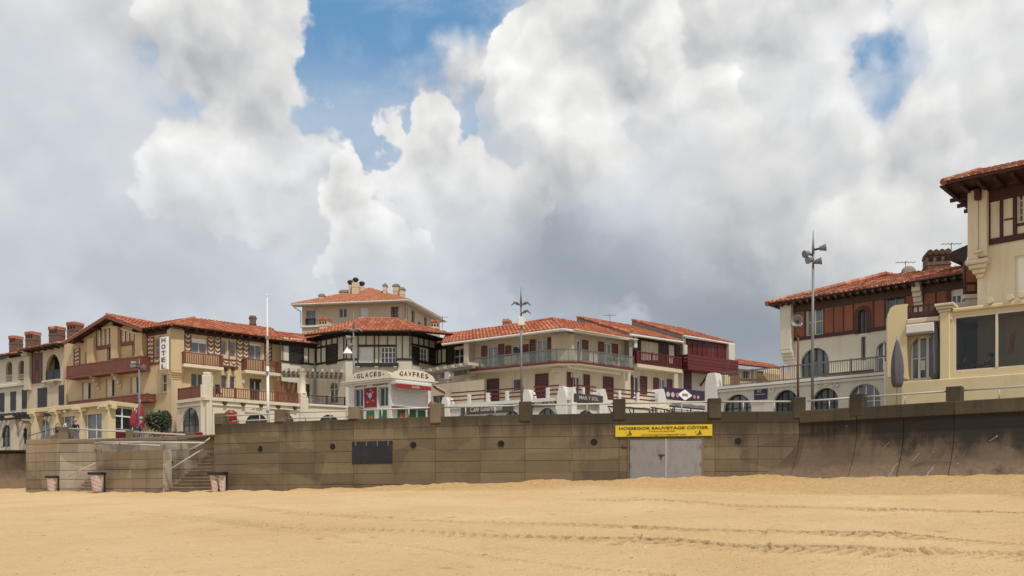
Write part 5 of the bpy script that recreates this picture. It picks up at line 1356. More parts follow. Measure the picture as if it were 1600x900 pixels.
    a, b = pix(682, 536, 78.6), pix(740, 533.5, 75.4); a.z = b.z = 15.2; c, d = pix(735, 527, 80), pix(682, 530, 84); c.z = d.z = 16.3
    roof(h, [a, b, c, d], TILES_O, slabm=DARKW)
    for F in (FW2, FW3, FW4): soffit(F, -.2, F.L + .2, 15.74, .95, h, DARKW)
    # rafter tails under the front eave
    for F in (FW2, FW3, FW4):
        n = max(3, int(F.L / .8))
        for i in range(n + 1): x = F.L * i / n; m = MB(); m.box(F, x - .06, x + .06, zE - .04, zE + .10, -.1, .98); m.build('rafter_end', DARKW, h)
    # pergolas and the pipe in the corner
    for x in (493.5,): m = MB(); m.tube(FW1.P(FW1.L - .15, FW1.z(x, 617), .15), FW1.P(FW1.L - .15, FW1.z(x, 567), .15), .07); m.build('downpipe', GREYP, h)
    return h
build_rotunda()
FP1 = Fac(438, 74.0, 538, 75.2)
def build_pergolas():
    for k, (F, x0, x1, yt, lab) in enumerate(((FP1, 440, 537, 582, 'pale weathered pergola on the white column left of the kiosk'), (Fac(668, 75, 742, 70.5), 664, 741, 577, 'weathered grey pergola right of the kiosk, on a white post'))):
        a, b = F.s(x0), F.s(x1); z = F.z((x0 + x1) / 2, yt); t = thing('pergola', lab, 'pergola', F.P((a + b) / 2, z - .3, 0))
        for dd in (0, -1.8): m = MB(); m.bbox(F, a, b, z - .24, z, dd - .12, dd + .12, .02); m.build('beam', GREYC, t)
        n = 13
        for i in range(n):
            x = a + (b - a) * (i + .5) / n; m = MB(); m.bbox(F, x - .1, x + .1, z + .003, z + .24, -2.4, .55, .02); m.build('slat', GREYC if i % 2 else BEIGE, t)
        if k == 1:
            s_ = F.s(701.5); m = MB(); m.bbox(F, s_ - .16, s_ + .16, PROM, z - .24, -.15, .15, .02); m.build('post', CREAM2, t); m = MB(); m.bbox(F, s_ - .3, s_ + .3, z - .85, z - .24, -.25, .25, .02); m.build('post_head', WHITEP, t)
    # storey below the left wing with its wrought-iron rail
    F = Fac(478, 73.3, 540, 75.3); t = thing('shop_terrace', 'white shop front with a wrought iron terrace rail left of the kiosk', 'terrace', F.P(F.L / 2, PROM)); W = Wall(F, 0, F.L, PROM, ZT - .15); wm = MB()
    window(W, (498, 648, 531, 700), t, BROWN, GLASS, 4, 2, 'round', name='shopfront'); W.emit(wm); wm.build('wall', CREAMW, t)
    m = MB(); m.bbox(F, -.2, F.L + .2, ZT - .15, ZT + .05, -5, .15, .03); m.build('terrace_slab', CREAMW, t)
    railing(F, .2, F.L, ZT + .05, F.z(505, 618.5), -.05, t, DARKM, 'scroll')
    F = Fac(672, 70.5, 698, 69.3); t = thing('shop_wall', 'shaded beige shop wall between the kiosk and the white terrace pillar', 'wall', F.P(F.L / 2, PROM)); W = Wall(F, -1, F.L + 4, PROM, F.z(690, 600)); wm = MB()
    window(W, (676, 618, 694, 690), t, GREYP, GLASS, 2, 1, name='shopfront'); W.emit(wm); wm.build('wall', BEIGE, t)
build_pergolas()

# ---- the tall house at the back
def build_tall():
    FB = Fac(472, 97, 632, 95); FS = Fac(632.3, 95, 687, 106)
    h = thing('tall_house', 'tall peach apartment house rising behind the black-timbered house', 'house', FB.P(FB.L / 2, PROM)); zE = 22.55; wm = MB()
    W = Wall(FB, 0, FB.L, PROM, zE); V = Wall(FS, 0, FS.L, PROM, zE)
    window(W, (478, 485, 493, 507.5), h, PALEB, GLASSB, 2, 2); window(W, (529.5, 482, 542, 496.5), h, WHITEP, GLASS, 2, 1); window(W, (562, 480, 576, 496.5), h, PEACH, GLASS, 1, 1, blind=1.0); window(W, (610.5, 479, 629, 500), h, PEACH, GLASS, 2, 2, dep=.6)
    a, b, c, e = FB.R(478, 498, 493, 507.5); railing(FB, a, b, c, e, .08, h, DARKM, 'iron')
    window(V, (633.5, 480, 637, 500), h, PEACH, GLASS, 1, 1, dep=.6)
    for r in ((642.5, 485, 648, 504), (662.5, 495, 667.5, 509.5), (653, 503, 657.5, 507)): window(V, r, h, PEACH, GLASS, 1, 1)
    W.emit(wm); V.emit(wm); p = FB.P(0, 0); wm.quad(Vector((p.x, p.y + 14, PROM)), Vector((p.x, p.y, PROM)), Vector((p.x, p.y, zE)), Vector((p.x, p.y + 14, zE)))
    wm.build('wall', PEACH, h)
    m = MB(); m.bbox(FB, -.1, FB.s(500), FB.z(485, 512), FB.z(485, 509.5), -.1, .2, .04); m.build('ledge', TRIMW, h)
    A, Bq, C, ap = pix(456, 476, 96.2), pix(637, 468.4, 93.9), pix(691, 497.8, 104.3), pix(578, 451, 102)
    for p in (A, Bq, C): p.z = 22.6
    bk = Vector((A.x + 6, 112, 22.6))
    for pl in ([A, Bq, ap], [Bq, C, ap]): r = roof(h, pl, TILES_P, w=.3, slabm=TRIMW, thick=.2)
    ridge_cap(r, A, ap, TILES_P); ridge_cap(r, Bq, ap, TILES_P)
    soffit(FB, -1.0, FB.L + .3, 22.58, .95, h, TRIMW); soffit(FS, -.2, FS.L + .2, 22.575, .95, h, TRIMW)
    for p, q in ((A, Bq), (Bq, C)):
        m = MB(); m.tube(p - Vector((0, .05, .06)), q - Vector((0, .05, .06)), .09); m.build('gutter', TRIMW, h)
    m = MB(); p = pix(459, 480, 96.3); m.tube(p, pix(470, 487, 97), .06); m.tube(pix(470, 487, 97), pix(470, 512, 97), .06); m.build('downpipe', TRIMW, h)
    for x0, x1, y0, y1, Y, cap in ((498, 506.5, 458.5, 467, 98, 'slab'), (530.5, 543.5, 452.5, 460, 100, 'slab'), (544.5, 549, 441, 461, 99.5, 'cowl'), (549.5, 560.5, 437, 463, 99, 'cowl'), (561, 568.5, 443, 459, 100, 'cowl'), (598.5, 604, 442.5, 466, 98, 'slab'), (614, 623.5, 443, 462, 99, 'slab'), (624, 632, 448.5, 464, 98.5, 'slab')):
        chimney(h, x0, x1, y0, y1, Y, PEACH, cap, .05, .8)
    t2 = thing('roof_turret', 'small ornate chimney with a tiled hat left of the black-timbered roof', 'chimney', pix(505, 514, 85)); chimney(t2, 498, 511.5, 496, 516, 85, PEACH, 'tile', -.2, 1.0, TILES_O)
    t2 = thing('roof_turret', 'small peach chimney with a tiled hat right of the tall house windows', 'chimney', pix(680, 515, 84)); chimney(t2, 673, 686, 500, 518, 84, PEACH, 'tile', .2, 1.0, TILES_O)
    antenna('thin aerial right of the tall peach house', pix(691, 514, 84), 1.3)
build_tall()
# ---- the row right of the kiosk
FML = Fac(735, 73, 884, 67.7); FMR = Fac(888, 67.7, 985, 72.2)
FN2 = Fac(985.5, 72.5, 1067, 76.7); FN3 = Fac(1067.5, 76.8, 1146, 80.7)
def build_mid():
    h = thing('corner_house', 'beige corner house with maroon shutters and a glass balcony round its corner', 'house', FMR.P(0, PROM)); zE = 14.15; wm = MB()
    W = Wall(FML, 0, FML.L, PROM, zE); V = Wall(FMR, 0, FMR.L, PROM, zE)
    for Wl, r, nx in ((W, (761.5, 541, 778.5, 572), 2), (W, (799, 540, 817, 556), 2), (W, (838, 531, 855.5, 566), 2), (V, (896, 531, 908, 566), 2), (V, (943, 536, 956, 571), 2),
                      (V, (896, 588, 907, 618), 2), (W, (800, 591, 815, 611), 1)): window(Wl, r, h, WHITEP, GLASSB if r[1] < 575 else GLASS, nx, 1)
    W.emit(wm); V.emit(wm)
    p, q = FML.P(0, 0), FML.P(0, 0, -9); wm.quad(Vector((q.x, q.y, PROM)), Vector((p.x, p.y, PROM)), Vector((p.x, p.y, zE)), Vector((q.x, q.y, zE)))
    a0, b0 = FML.P(FML.L, 0), FMR.P(0, 0); wm.quad(Vector((a0.x, a0.y, PROM)), Vector((b0.x, b0.y, PROM)), Vector((b0.x, b0.y, zE)), Vector((a0.x, a0.y, zE)))
    wm.build('wall', BEIGE, h)
    for r in ((752.5, 540.5, 761, 572), (779, 537.5, 788, 570), (790, 540, 798.5, 556), (817.5, 538, 826, 552), (828, 530.5, 837, 567), (856, 527, 864.5, 565)): shutter(FML, r, h, OXRED)
    for r in ((889.5, 527.5, 895.5, 565), (909.5, 531.5, 918.5, 563), (934.5, 534, 943, 568), (956.5, 537.5, 965, 567)): shutter(FMR, r, h, OXRED)
    for r in ((761.5, 592, 780, 630), (837, 584, 857, 626)): shutter(FML, r, h, MAROON, .02, .08)
    for r in ((885.5, 582, 894, 620), (911.5, 585.5, 920.5, 622), (942, 589, 957.5, 624)): shutter(FMR, r, h, MAROON, .02, .08)
    m = MB(); a, b, c, e = FML.R(808, 592, 815, 610); m.lathe(FML.P((a + b) / 2, (c + e) / 2, -.1), [(.0, .02), (.32, .02), (.34, -.02)], 16, FML.P(0, 0, 1) - FML.P(0, 0, 0), False); m.build('round_shutter', OXRED, h)
    # corner pillar and corbels
    pA = FML.P(FML.s(865), 0, .35); pB = FMR.P(.25, 0, .35)
    FC_ = FacW(pA.x, pA.y, pB.x, pB.y); m = MB(); z0 = FML.z(875, 566, .5); m.bbox(FC_, 0, FC_.L, z0, zE - .1, -1.2, .02, .04); m.build('corner_pillar', BEIGE, h)
    m = MB()
    for k in range(4): m.bbox(FC_, .14 * k, FC_.L - .14 * k, z0 - .3 - .42 * k - .42, z0 - .3 - .42 * k, -1.2, .02 - .16 * k, .04)
    m.build('corbel', BEIGE, h)
    a, b, c, e = FML.R(734, 533, 742, 572); m = MB(); m.bbox(FML, a, b, c, e, -.1, .9, .05); m.build('pilaster', BEIGE, h)
    for z in (574, 592): corbel(FML, FML.s(741), FML.z(741, z, .3), .9, .55, 1.0, h, BEIGE)
    # wrap-round balcony
    pr = 1.2; zf = FML.z(863, 565.5, pr); zt = FML.z(863, 545.5, pr); m = MB()
    kc = 0.0
    A, Bq = FML.P(FML.s(733, pr), 0, pr), FML.P(FML.L - .1, 0, pr); C, D = FMR.P(.1, 0, pr), FMR.P(FMR.s(991, pr), 0, pr)
    pts = [A, Bq, C, D, FMR.P(FMR.s(991, pr), 0, 0), FMR.P(0, 0, -.1), FML.P(FML.L, 0, -.1), FML.P(FML.s(733, pr), 0, 0)]
    m.prism([Vector((p.x, p.y, zf - .22)) for p in pts], [Vector((p.x, p.y, zf)) for p in pts]); bal = m.build('balcony', BEIGE, h); fix_normals(bal)
    for P_, Q_ in ((A, Bq), (Bq, C), (C, D)):
        F = FacW(P_.x, P_.y, Q_.x, Q_.y); m = MB(); m.box(F, 0, F.L, zf - .13, zf + .03, -.05, .035); m.build('edge_board', OXRED, bal)
        railing(F, 0, F.L, zf + .02, zt, -.06, bal, RAILB, 'glass', postw=.05)
    soffit(FML, .1, FML.L + .2, 14.27, 1.0, h, CREAMP); soffit(FMR, -.2, FMR.L - .1, 14.27, 1.0, h, CREAMP)
    # roofs
    eA, eB, eC = pix(691, 534, 73.4), pix(879, 513, 66.5), pix(982, 528, 70.8)
    for p in (eA, eB, eC): p.z = 14.28
    ap = pix(864.6, 497.5, 72.6); rl = pix(700, 527.2, 80); rl.z = ap.z - .1; rr = ap + Vector((.777 * 9, .63 * 9, 0))
    r = roof(h, [eA, eB, ap, rl], TILES_O, slabm=CREAMP); roof(h, [eB, eC, rr, ap], TILES_O, slabm=CREAMP); ridge_cap(r, eB, ap, TILES_O); ridge_cap(r, rl, ap, TILES_O)
    for p, q in ((eA, eB), (eB, eC)): m = MB(); m.tube(p - Vector((0, .06, .1)), q - Vector((0, .06, .1)), .1); m.build('gutter', TRIMW, h)
    chimney(h, 785, 796, 499, 516, 77, CREAM2, 'tile', -.3, .8, TILES_P)
    for px, py in ((833, 509), (880, 502)): q = pix(px, py, 70); m = MB(); m.wbox(q.x - .18, q.x + .18, q.y - .2, q.y + .2, q.z - .3, q.z + .18); m.build('roof_vent', TILES_O, h)
    # awning box on the lower storey
    m = MB(); a, b, c, e = FMR.R(891, 576.5, 970, 579.5, .35); m.bbox(FMR, a, b, (c + e) / 2 - .1, (c + e) / 2 + .1, 0.02, .4, .03); m.build('awning_box', CREAMP, h)

    # second: dark red timbered upper floor
    g = thing('timbered_house', 'house with dark red timber upper floor, white shutters and red balcony, second in the row', 'house', FN2.P(FN2.L / 2, PROM)); wm = MB(); zE2 = 14.75
    zb = FN2.z(1025, 575, 0); W = Wall(FN2, 0, FN2.L, PROM, zE2)
    window(W, (987, 588, 999, 622), g, WHITEP, GLASS, 2, 1); window(W, (1029, 592, 1041, 615), g, WHITEP, GLASSB, 2, 1)
    W.emit(wm); wm.build('wall', CREAM2, g)
    m = MB(); m.bbox(FN2, .02, FN2.L - .02, zb, zE2 - .02, -.05, .05, .02); tp = m.build('timber_wall', DKRED, g)
    n = 16
    for i in range(n): m = MB(); x = FN2.L * i / n; m.bbox(FN2, x + .03, x + FN2.L / n - .02, zb + .05, zE2 - .3, .03, .065, .01); m.build('plank', DKRED, tp)
    for k in range(4): x = 1000.5 + 6.7 * k; shutter(FN2, (x, 533 + k * 1.1, x + 6.1, 563), g, CREAMP, .07)
    shutter(FN2, (1044, 540, 1051.5, 568), g, CREAMP, .07)
    for r in ((978 + 8, 586.5, 988, 622), (1000, 588, 1010.5, 616)): shutter(FN2, r, g, MAROON)
    for r in ((1020.5, 590.5, 1028.5, 614), (1042, 592.5, 1050, 616)): shutter(FN2, r, g, OXRED)
    balcony(FN2, 996, 1065, 548, 568, 1.0, g, OXRED, 'bars', CREAM2, .3, gap=.17)
    for x0, x1, y0, y1 in ((984, 989, 521, 545), (1062, 1067, 532, 570)):
        a, b, c, e = FN2.R(x0, y0, x1, y1); m = MB(); m.bbox(FN2, a, b, c, min(e, zE2 - .1), -.1, .55, .05); m.build('pilaster', WHITEW, g)
    A, Bq = pix(984, 521.5, 71.3), pix(1067.5, 533.6, 75.4); A.z = Bq.z = 14.82; T = pix(902, 495.2, 78.4); T2 = T + (Bq - A)
    r = roof(g, [A, Bq, T2, T], TILES_O, slabm=CREAMP); ridge_cap(r, A + Vector((0, 0, .03)), T + Vector((0, 0, .03)), TILES_O, .12)
    o_ = Vector((-.06, -.08, 0))
    m = MB(); m.prism([A + o_ - Vector((0, 0, .12)), T + o_ - Vector((0, 0, .12)), T + o_ - Vector((0, 0, 3)), A + o_ - Vector((0, 0, 3))], [p + Vector((.25, .18, 0)) for p in (A - Vector((0, 0, .12)), T - Vector((0, 0, .12)), T - Vector((0, 0, 3)), A - Vector((0, 0, 3)))]); m.build('party_wall', GREYC, g)
    antenna('small aerial on the second house of the row', pix(953, 508, 77), 1.0)

    # third: dark red boarded front
    k_ = thing('boarded_house', 'house with ox red boarded upper floor and deep plank balcony, third in the row', 'house', FN3.P(FN3.L / 2, PROM)); wm = MB(); zE3 = 15.4
    W = Wall(FN3, 0, FN3.L, PROM, zE3); W.emit(wm); wm.build('wall', WHITEW, k_)
    zb = FN3.z(1105, 574, 0); n = 15
    for i in range(n): m = MB(); x = FN3.L * i / n; m.bbox(FN3, x + .015, x + FN3.L / n - .015, zb, zE3 - .03, -.03, .06, .012); m.build('plank', OXRED, k_)
    for r in ((1081, 536, 1088, 559), (1089, 537, 1096, 560), (1097, 538, 1104.5, 561), (1119.5, 541, 1128, 564)): shutter(FN3, r, k_, OXRED, .07)
    a, b, c, e = FN3.R(1066.5, 572, 1080, 612); m = MB(); m.bbox(FN3, max(a, 0.02), b, c, e, -.02, .08, .02); m.build('door', MAROON, k_)
    # plank balcony
    s0, s1 = FN3.s(1075, 1.3), FN3.s(1154, 1.3); zf, zt = FN3.z(1110, 577.5, 1.3), FN3.z(1110, 557.5, 1.3); m = MB(); m.bbox(FN3, s0, s1, zf - .2, zf, -.05, 1.35, .02); bal = m.build('balcony', OXRED, k_)
    for i in range(4): m = MB(); z = zf + (zt - zf) * i / 4; m.bbox(FN3, s0, s1, z + .012, z + (zt - zf) / 4 - .012, 1.24, 1.3, .012); m.build('plank', OXRED, bal)
    for i in range(4): m = MB(); z = zf + (zt - zf) * i / 4; m.box(FN3, s1 - .06, s1, z + .012, z + (zt - zf) / 4 - .012, 0, 1.24); m.build('plank', OXRED, bal)
    for i in range(4): m = MB(); z = zf + (zt - zf) * i / 4; m.box(FN3, s0, s0 + .06, z + .012, z + (zt - zf) / 4 - .012, 0, 1.24); m.build('plank', OXRED, bal)
    for x in (1094, 1140): s_ = FN3.s(x); m = MB(); m.bar(FN3.P(s_, zf - 1.3, .05), FN3.P(s_, zf - .22, 1.1), .14); m.build('brace', OXRED, k_)
    a, b, c, e = FN3.R(1134, 538, 1143.5, 566); m = MB(); m.bbox(FN3, a, b, c, min(e, zE3), -.1, .4, .05); m.build('pilaster', WHITEW, k_); corbel(FN3, (a + b) / 2, c, .4, b - a, .9, k_, WHITEW)
    A, Bq = pix(1067.5, 523.4, 76), pix(1146, 536.8, 80.4); A.z = Bq.z = 15.5; T = pix(988, 500, 82.6); T2 = T + (Bq - A)
    r = roof(k_, [A, Bq, T2, T], TILES_O, slabm=CREAMP); ridge_cap(r, A + Vector((0, 0, .03)), T + Vector((0, 0, .03)), TILES_O, .12)
    m = MB(); m.prism([A + o_ - Vector((0, 0, .12)), T + o_ - Vector((0, 0, .12)), T + o_ - Vector((0, 0, 3)), A + o_ - Vector((0, 0, 3))], [p + Vector((.25, .18, 0)) for p in (A - Vector((0, 0, .12)), T - Vector((0, 0, .12)), T - Vector((0, 0, 3)), A - Vector((0, 0, 3)))]); m.build('party_wall', GREYC, k_)
    for p, q in ((pix(984, 521.5, 71.3), pix(1067.5, 533.6, 75.4)), (pix(1067.5, 523.4, 76), pix(1146, 536.8, 80.4))):
        m = MB(); m.tube(p - Vector((0, .06, .08)), q - Vector((0, .06, .08)), .09); m.build('gutter', TRIMW, k_ if p.x > 14 else g)

    # low house behind
    l = thing('low_house', 'low house with a long orange roof behind the terrace tables, right of the red houses', 'house', pix(1180, 600, 92)); F = Fac(1138, 89, 1222, 93); W = Wall(F, 0, F.L, PROM, 14.5); wm = MB()
    window(W, (1160, 580, 1170, 592), l, BROWN, GLASS, 2, 1); window(W, (1184, 581, 1194, 592), l, BROWN, GLASS, 2, 1); W.emit(wm); wm.build('wall', CREAM2, l)
    A, Bq, T = pix(1136, 566.5, 87.5), pix(1218, 575.2, 91.5), pix(1142, 559.5, 97); A.z = Bq.z = 14.75
    roof(l, [A, Bq, pix(1206, 571.5, 97), T], TILES_O, slabm=BROWN)
build_mid()

def build_mid_terrace():
    FT1 = Fac(692, 66.6, 882, 61.2); FT2 = Fac(890, 61.0, 1112, 70.2); z = 8.38
    t = thing('shop_terrace', 'white arcaded shop terrace with red rails and stepped white pillars below the corner house', 'terrace', FT2.P(0, PROM)); wm = MB()
    W = Wall(FT1, 0, FT1.L, PROM, z - .12); V = Wall(FT2, 0, FT2.L, PROM, z - .12)
    for r in ((713, 648.5, 731, 700), (752, 647.5, 778, 700), (788, 642, 812, 700), (840, 637.5, 868, 700)): window(W, r, t, DARKM, GLASSB, 3, 2, 'round', name='shopfront')
    for r in ((902, 641, 930, 700), (948, 643, 972, 700), (985, 646, 1010, 700), (1045, 648, 1075, 700)): window(V, r, t, DARKM, GLASS, 3, 2, 'round', name='shopfront')
    W.emit(wm); V.emit(wm); wm.build('wall', WHITEW, t)
    p = [FT1.P(0, 0, .15), FT1.P(FT1.L + .1, 0, .15), FT2.P(-.1, 0, .15), FT2.P(FT2.L, 0, .15), FT2.P(FT2.L, 0, -9), FT1.P(0, 0, -8)]
    m = MB(); m.prism([Vector((q.x, q.y, z - .25)) for q in p], [Vector((q.x, q.y, z)) for q in p]); o = m.build('terrace_slab', TRIMW, t); fix_normals(o)
    for F in (FT1, FT2): m = MB(); m.bbox(F, 0, F.L, z - .42, z - .27, -.05, .1, .03); m.build('moulding', TRIMW, t)
    def pillar(F, x0, x1, yt, dd=.3):
        a, b = F.s(x0), F.s(x1); zt = F.z((x0 + x1) / 2, yt, .2); c = min(.28, (b - a) * .3)
        pr = [(a, PROM), (b, PROM), (b, zt - .75), (b - c * .4, zt - .35), (b - c, zt), (a + c, zt), (a + c * .4, zt - .35), (a, zt - .75)]
        m = MB(); m.prism([F.P(s_, zz_, dd) for s_, zz_ in pr], [F.P(s_, zz_, -.6) for s_, zz_ in pr]); o = m.build('pillar', TRIMW, t); fix_normals(o)
    pillar(FT1, 692, 704, 620.5); pillar(FT1, 818, 833, 608.5); pillar(FT1, 873, 887, 603.5); pillar(FT2, 889, 897, 604.5); pillar(FT2, 932.5, 945, 607.5); pillar(FT2, 1024, 1036.5, 607.5)
    def smallpost(F, x0, x1, yt): a, b = F.s(x0), F.s(x1); m = MB(); m.bbox(F, a, b, z, F.z((x0 + x1) / 2, yt), -.2, .1, .03); m.build('rail_post', TRIMW, t)
    for x0, x1, y in ((731, 736, 616.5), (760, 765, 614), (790, 795, 611.5), (853.5, 858.5, 606)): smallpost(FT1, x0, x1, y)
    for x0, x1, y in ((909.5, 913, 605.5), (966, 969.5, 610.5), (994.5, 998, 614)): smallpost(FT2, x0, x1, y)
    for F, xs in ((FT1, (704, 731, 760, 790, 818)), (FT1, (833, 853.5, 873)), (FT2, (897, 909.5, 932.5)), (FT2, (945, 966, 994.5, 1024))):
        for x0, x1 in zip(xs[:-1], xs[1:]):
            m = MB()
            for k in range(3): zz_ = z + .27 + .3 * k; m.box(F, F.s(x0) + .02, F.s(x1) - .02, zz_ - .05, zz_ + .05, -.08, -.02)
            m.build('rail', OXRED, t)
    # signs on the terrace front
    def sign(F, r, lab, txt, d=.12, w=.7, hgt=.42, shear=0.0):
        a, b, c, e = F.R(*r, d); s = thing('shop_sign', lab, 'sign', F.P((a + b) / 2, c, d)); m = MB(); m.bbox(F, a, b, c, e, .02, d, .02); m.build('board', SIGNB, s)
        text(txt, F, (a + b) / 2, (c + e) / 2 + (e - c) * .05, (e - c) * hgt, d + .005, CHALK, s, (b - a) * w, shear=shear, bold=.008)
        return s
    sign(FT1, (720, 632.5, 801, 645.5), 'long dark shop sign with pale script lettering, left of the middle lamp mast', 'Café Gourmand', .12, .62, .62, .25)
    sign(FT1, (830, 624, 873, 635), 'dark MAR Y SOL sign half in shade, left of the big white corner pillar', 'MAR Y SOL', .12, .72, .5)
    sign(FT2, (897, 616.5, 942.5, 629.5), 'grey MAR Y SOL sign projecting between two white pillars', 'MAR Y SOL', .34, .66, .42)
    a, b, c, e = FT2.R(1037, 607.8, 1102, 626.5, .25); s = thing('printed_banner', 'dark purple printed banner with a white diamond, tied on the terrace rail', 'banner', FT2.P((a + b) / 2, c, .25))
    m = MB(); m.bbox(FT2, a, b, c, e, .2, .25, .01); m.build('cloth', PURPLE, s); H = e - c; L = b - a
    cx, cz = a + L * .50, c + H * .5
    m = MB(); m.prism([FT2.P(cx - .85, cz, .262), FT2.P(cx, cz - H * .46, .262), FT2.P(cx + .85, cz, .262), FT2.P(cx, cz + H * .46, .262)], [FT2.P(cx - .85, cz, .25), FT2.P(cx, cz - H * .46, .25), FT2.P(cx + .85, cz, .25), FT2.P(cx, cz + H * .46, .25)]); m.build('diamond', WHITEP, s)
    ax = FT2.P(0, 0, 1) - FT2.P(0, 0, 0)
    for u, rr, mt in ((.10, .20, CHALK), (.21, .20, CHALK), (.32, .19, PINK), (.73, .15, PINK), (.82, .13, CHALK)): m = MB(); m.lathe(FT2.P(a + L * u, c + H * .42, .25), [(rr, 0), (rr, .015)], 14, ax); m.build('emblem', mt, s)
    m = MB(); m.prism([FT2.P(cx - .35, cz - .1, .272), FT2.P(cx + .35, cz - .1, .272), FT2.P(cx + .3, cz + .12, .272), FT2.P(cx - .3, cz + .12, .272)], [FT2.P(cx - .35, cz - .1, .262), FT2.P(cx + .35, cz - .1, .262), FT2.P(cx + .3, cz + .12, .262), FT2.P(cx - .3, cz + .12, .262)]); m.build('diamond_print', GREYP, s)
    # folded white café awnings in front of the shops
    for k, (x0, x1, Y, y0, y1, lab, mt) in enumerate(((957, 1022, 57, 630, 640, 'low white café awning behind the rail, above the yellow banner', BEIGE), (1024, 1052, 57.5, 632, 642, 'short pale café awning with dark struts beside the purple banner', CREAM2), (1052, 1106, 57, 630, 640, 'sloping grey-green windbreak sheet below the purple banner', GREYF))):
        a, b = pix(x0, y0, Y), pix(x1, y0 + (4 if k < 2 else 5), Y + 1.5); t2 = thing('cafe_awning', lab, 'awning', (a + b) / 2 - Vector((0, 0, 1)), 'folded awnings before the shops')
        n = 6; m = MB(); pr = .8
        for i in range(n):
            p = a.lerp(b, i / n); q = a.lerp(b, (i + 1) / n); z0 = .05 * (i % 2)
            m.prism([p + Vector((0, 0, z0)), q + Vector((0, 0, .05 - z0)), q + Vector((-.4, -pr, -.24 - z0)), p + Vector((-.4, -pr, -.22 + z0))], [v - Vector((0, 0, .05)) for v in (p + Vector((0, 0, z0)), q + Vector((0, 0, .05 - z0)), q + Vector((-.4, -pr, -.24 - z0)), p + Vector((-.4, -pr, -.22 + z0)))])
        m.build('sheet', mt, t2)
        for u in (.03, .5, .97):
            p = a.lerp(b, u); m = MB(); m.tube(Vector((p.x, p.y, PROM)), p, .04); m.tube(p - Vector((0, 0, .9)), p + Vector((-.4, -.78, -.42)), .035); m.build('strut', DARKM, t2)
        m = MB(); m.tube(a + Vector((-.4, -pr, -.28)), b + Vector((-.4, -pr, -.30)), .045); m.build('front_bar', DARKM, t2)
build_mid_terrace()

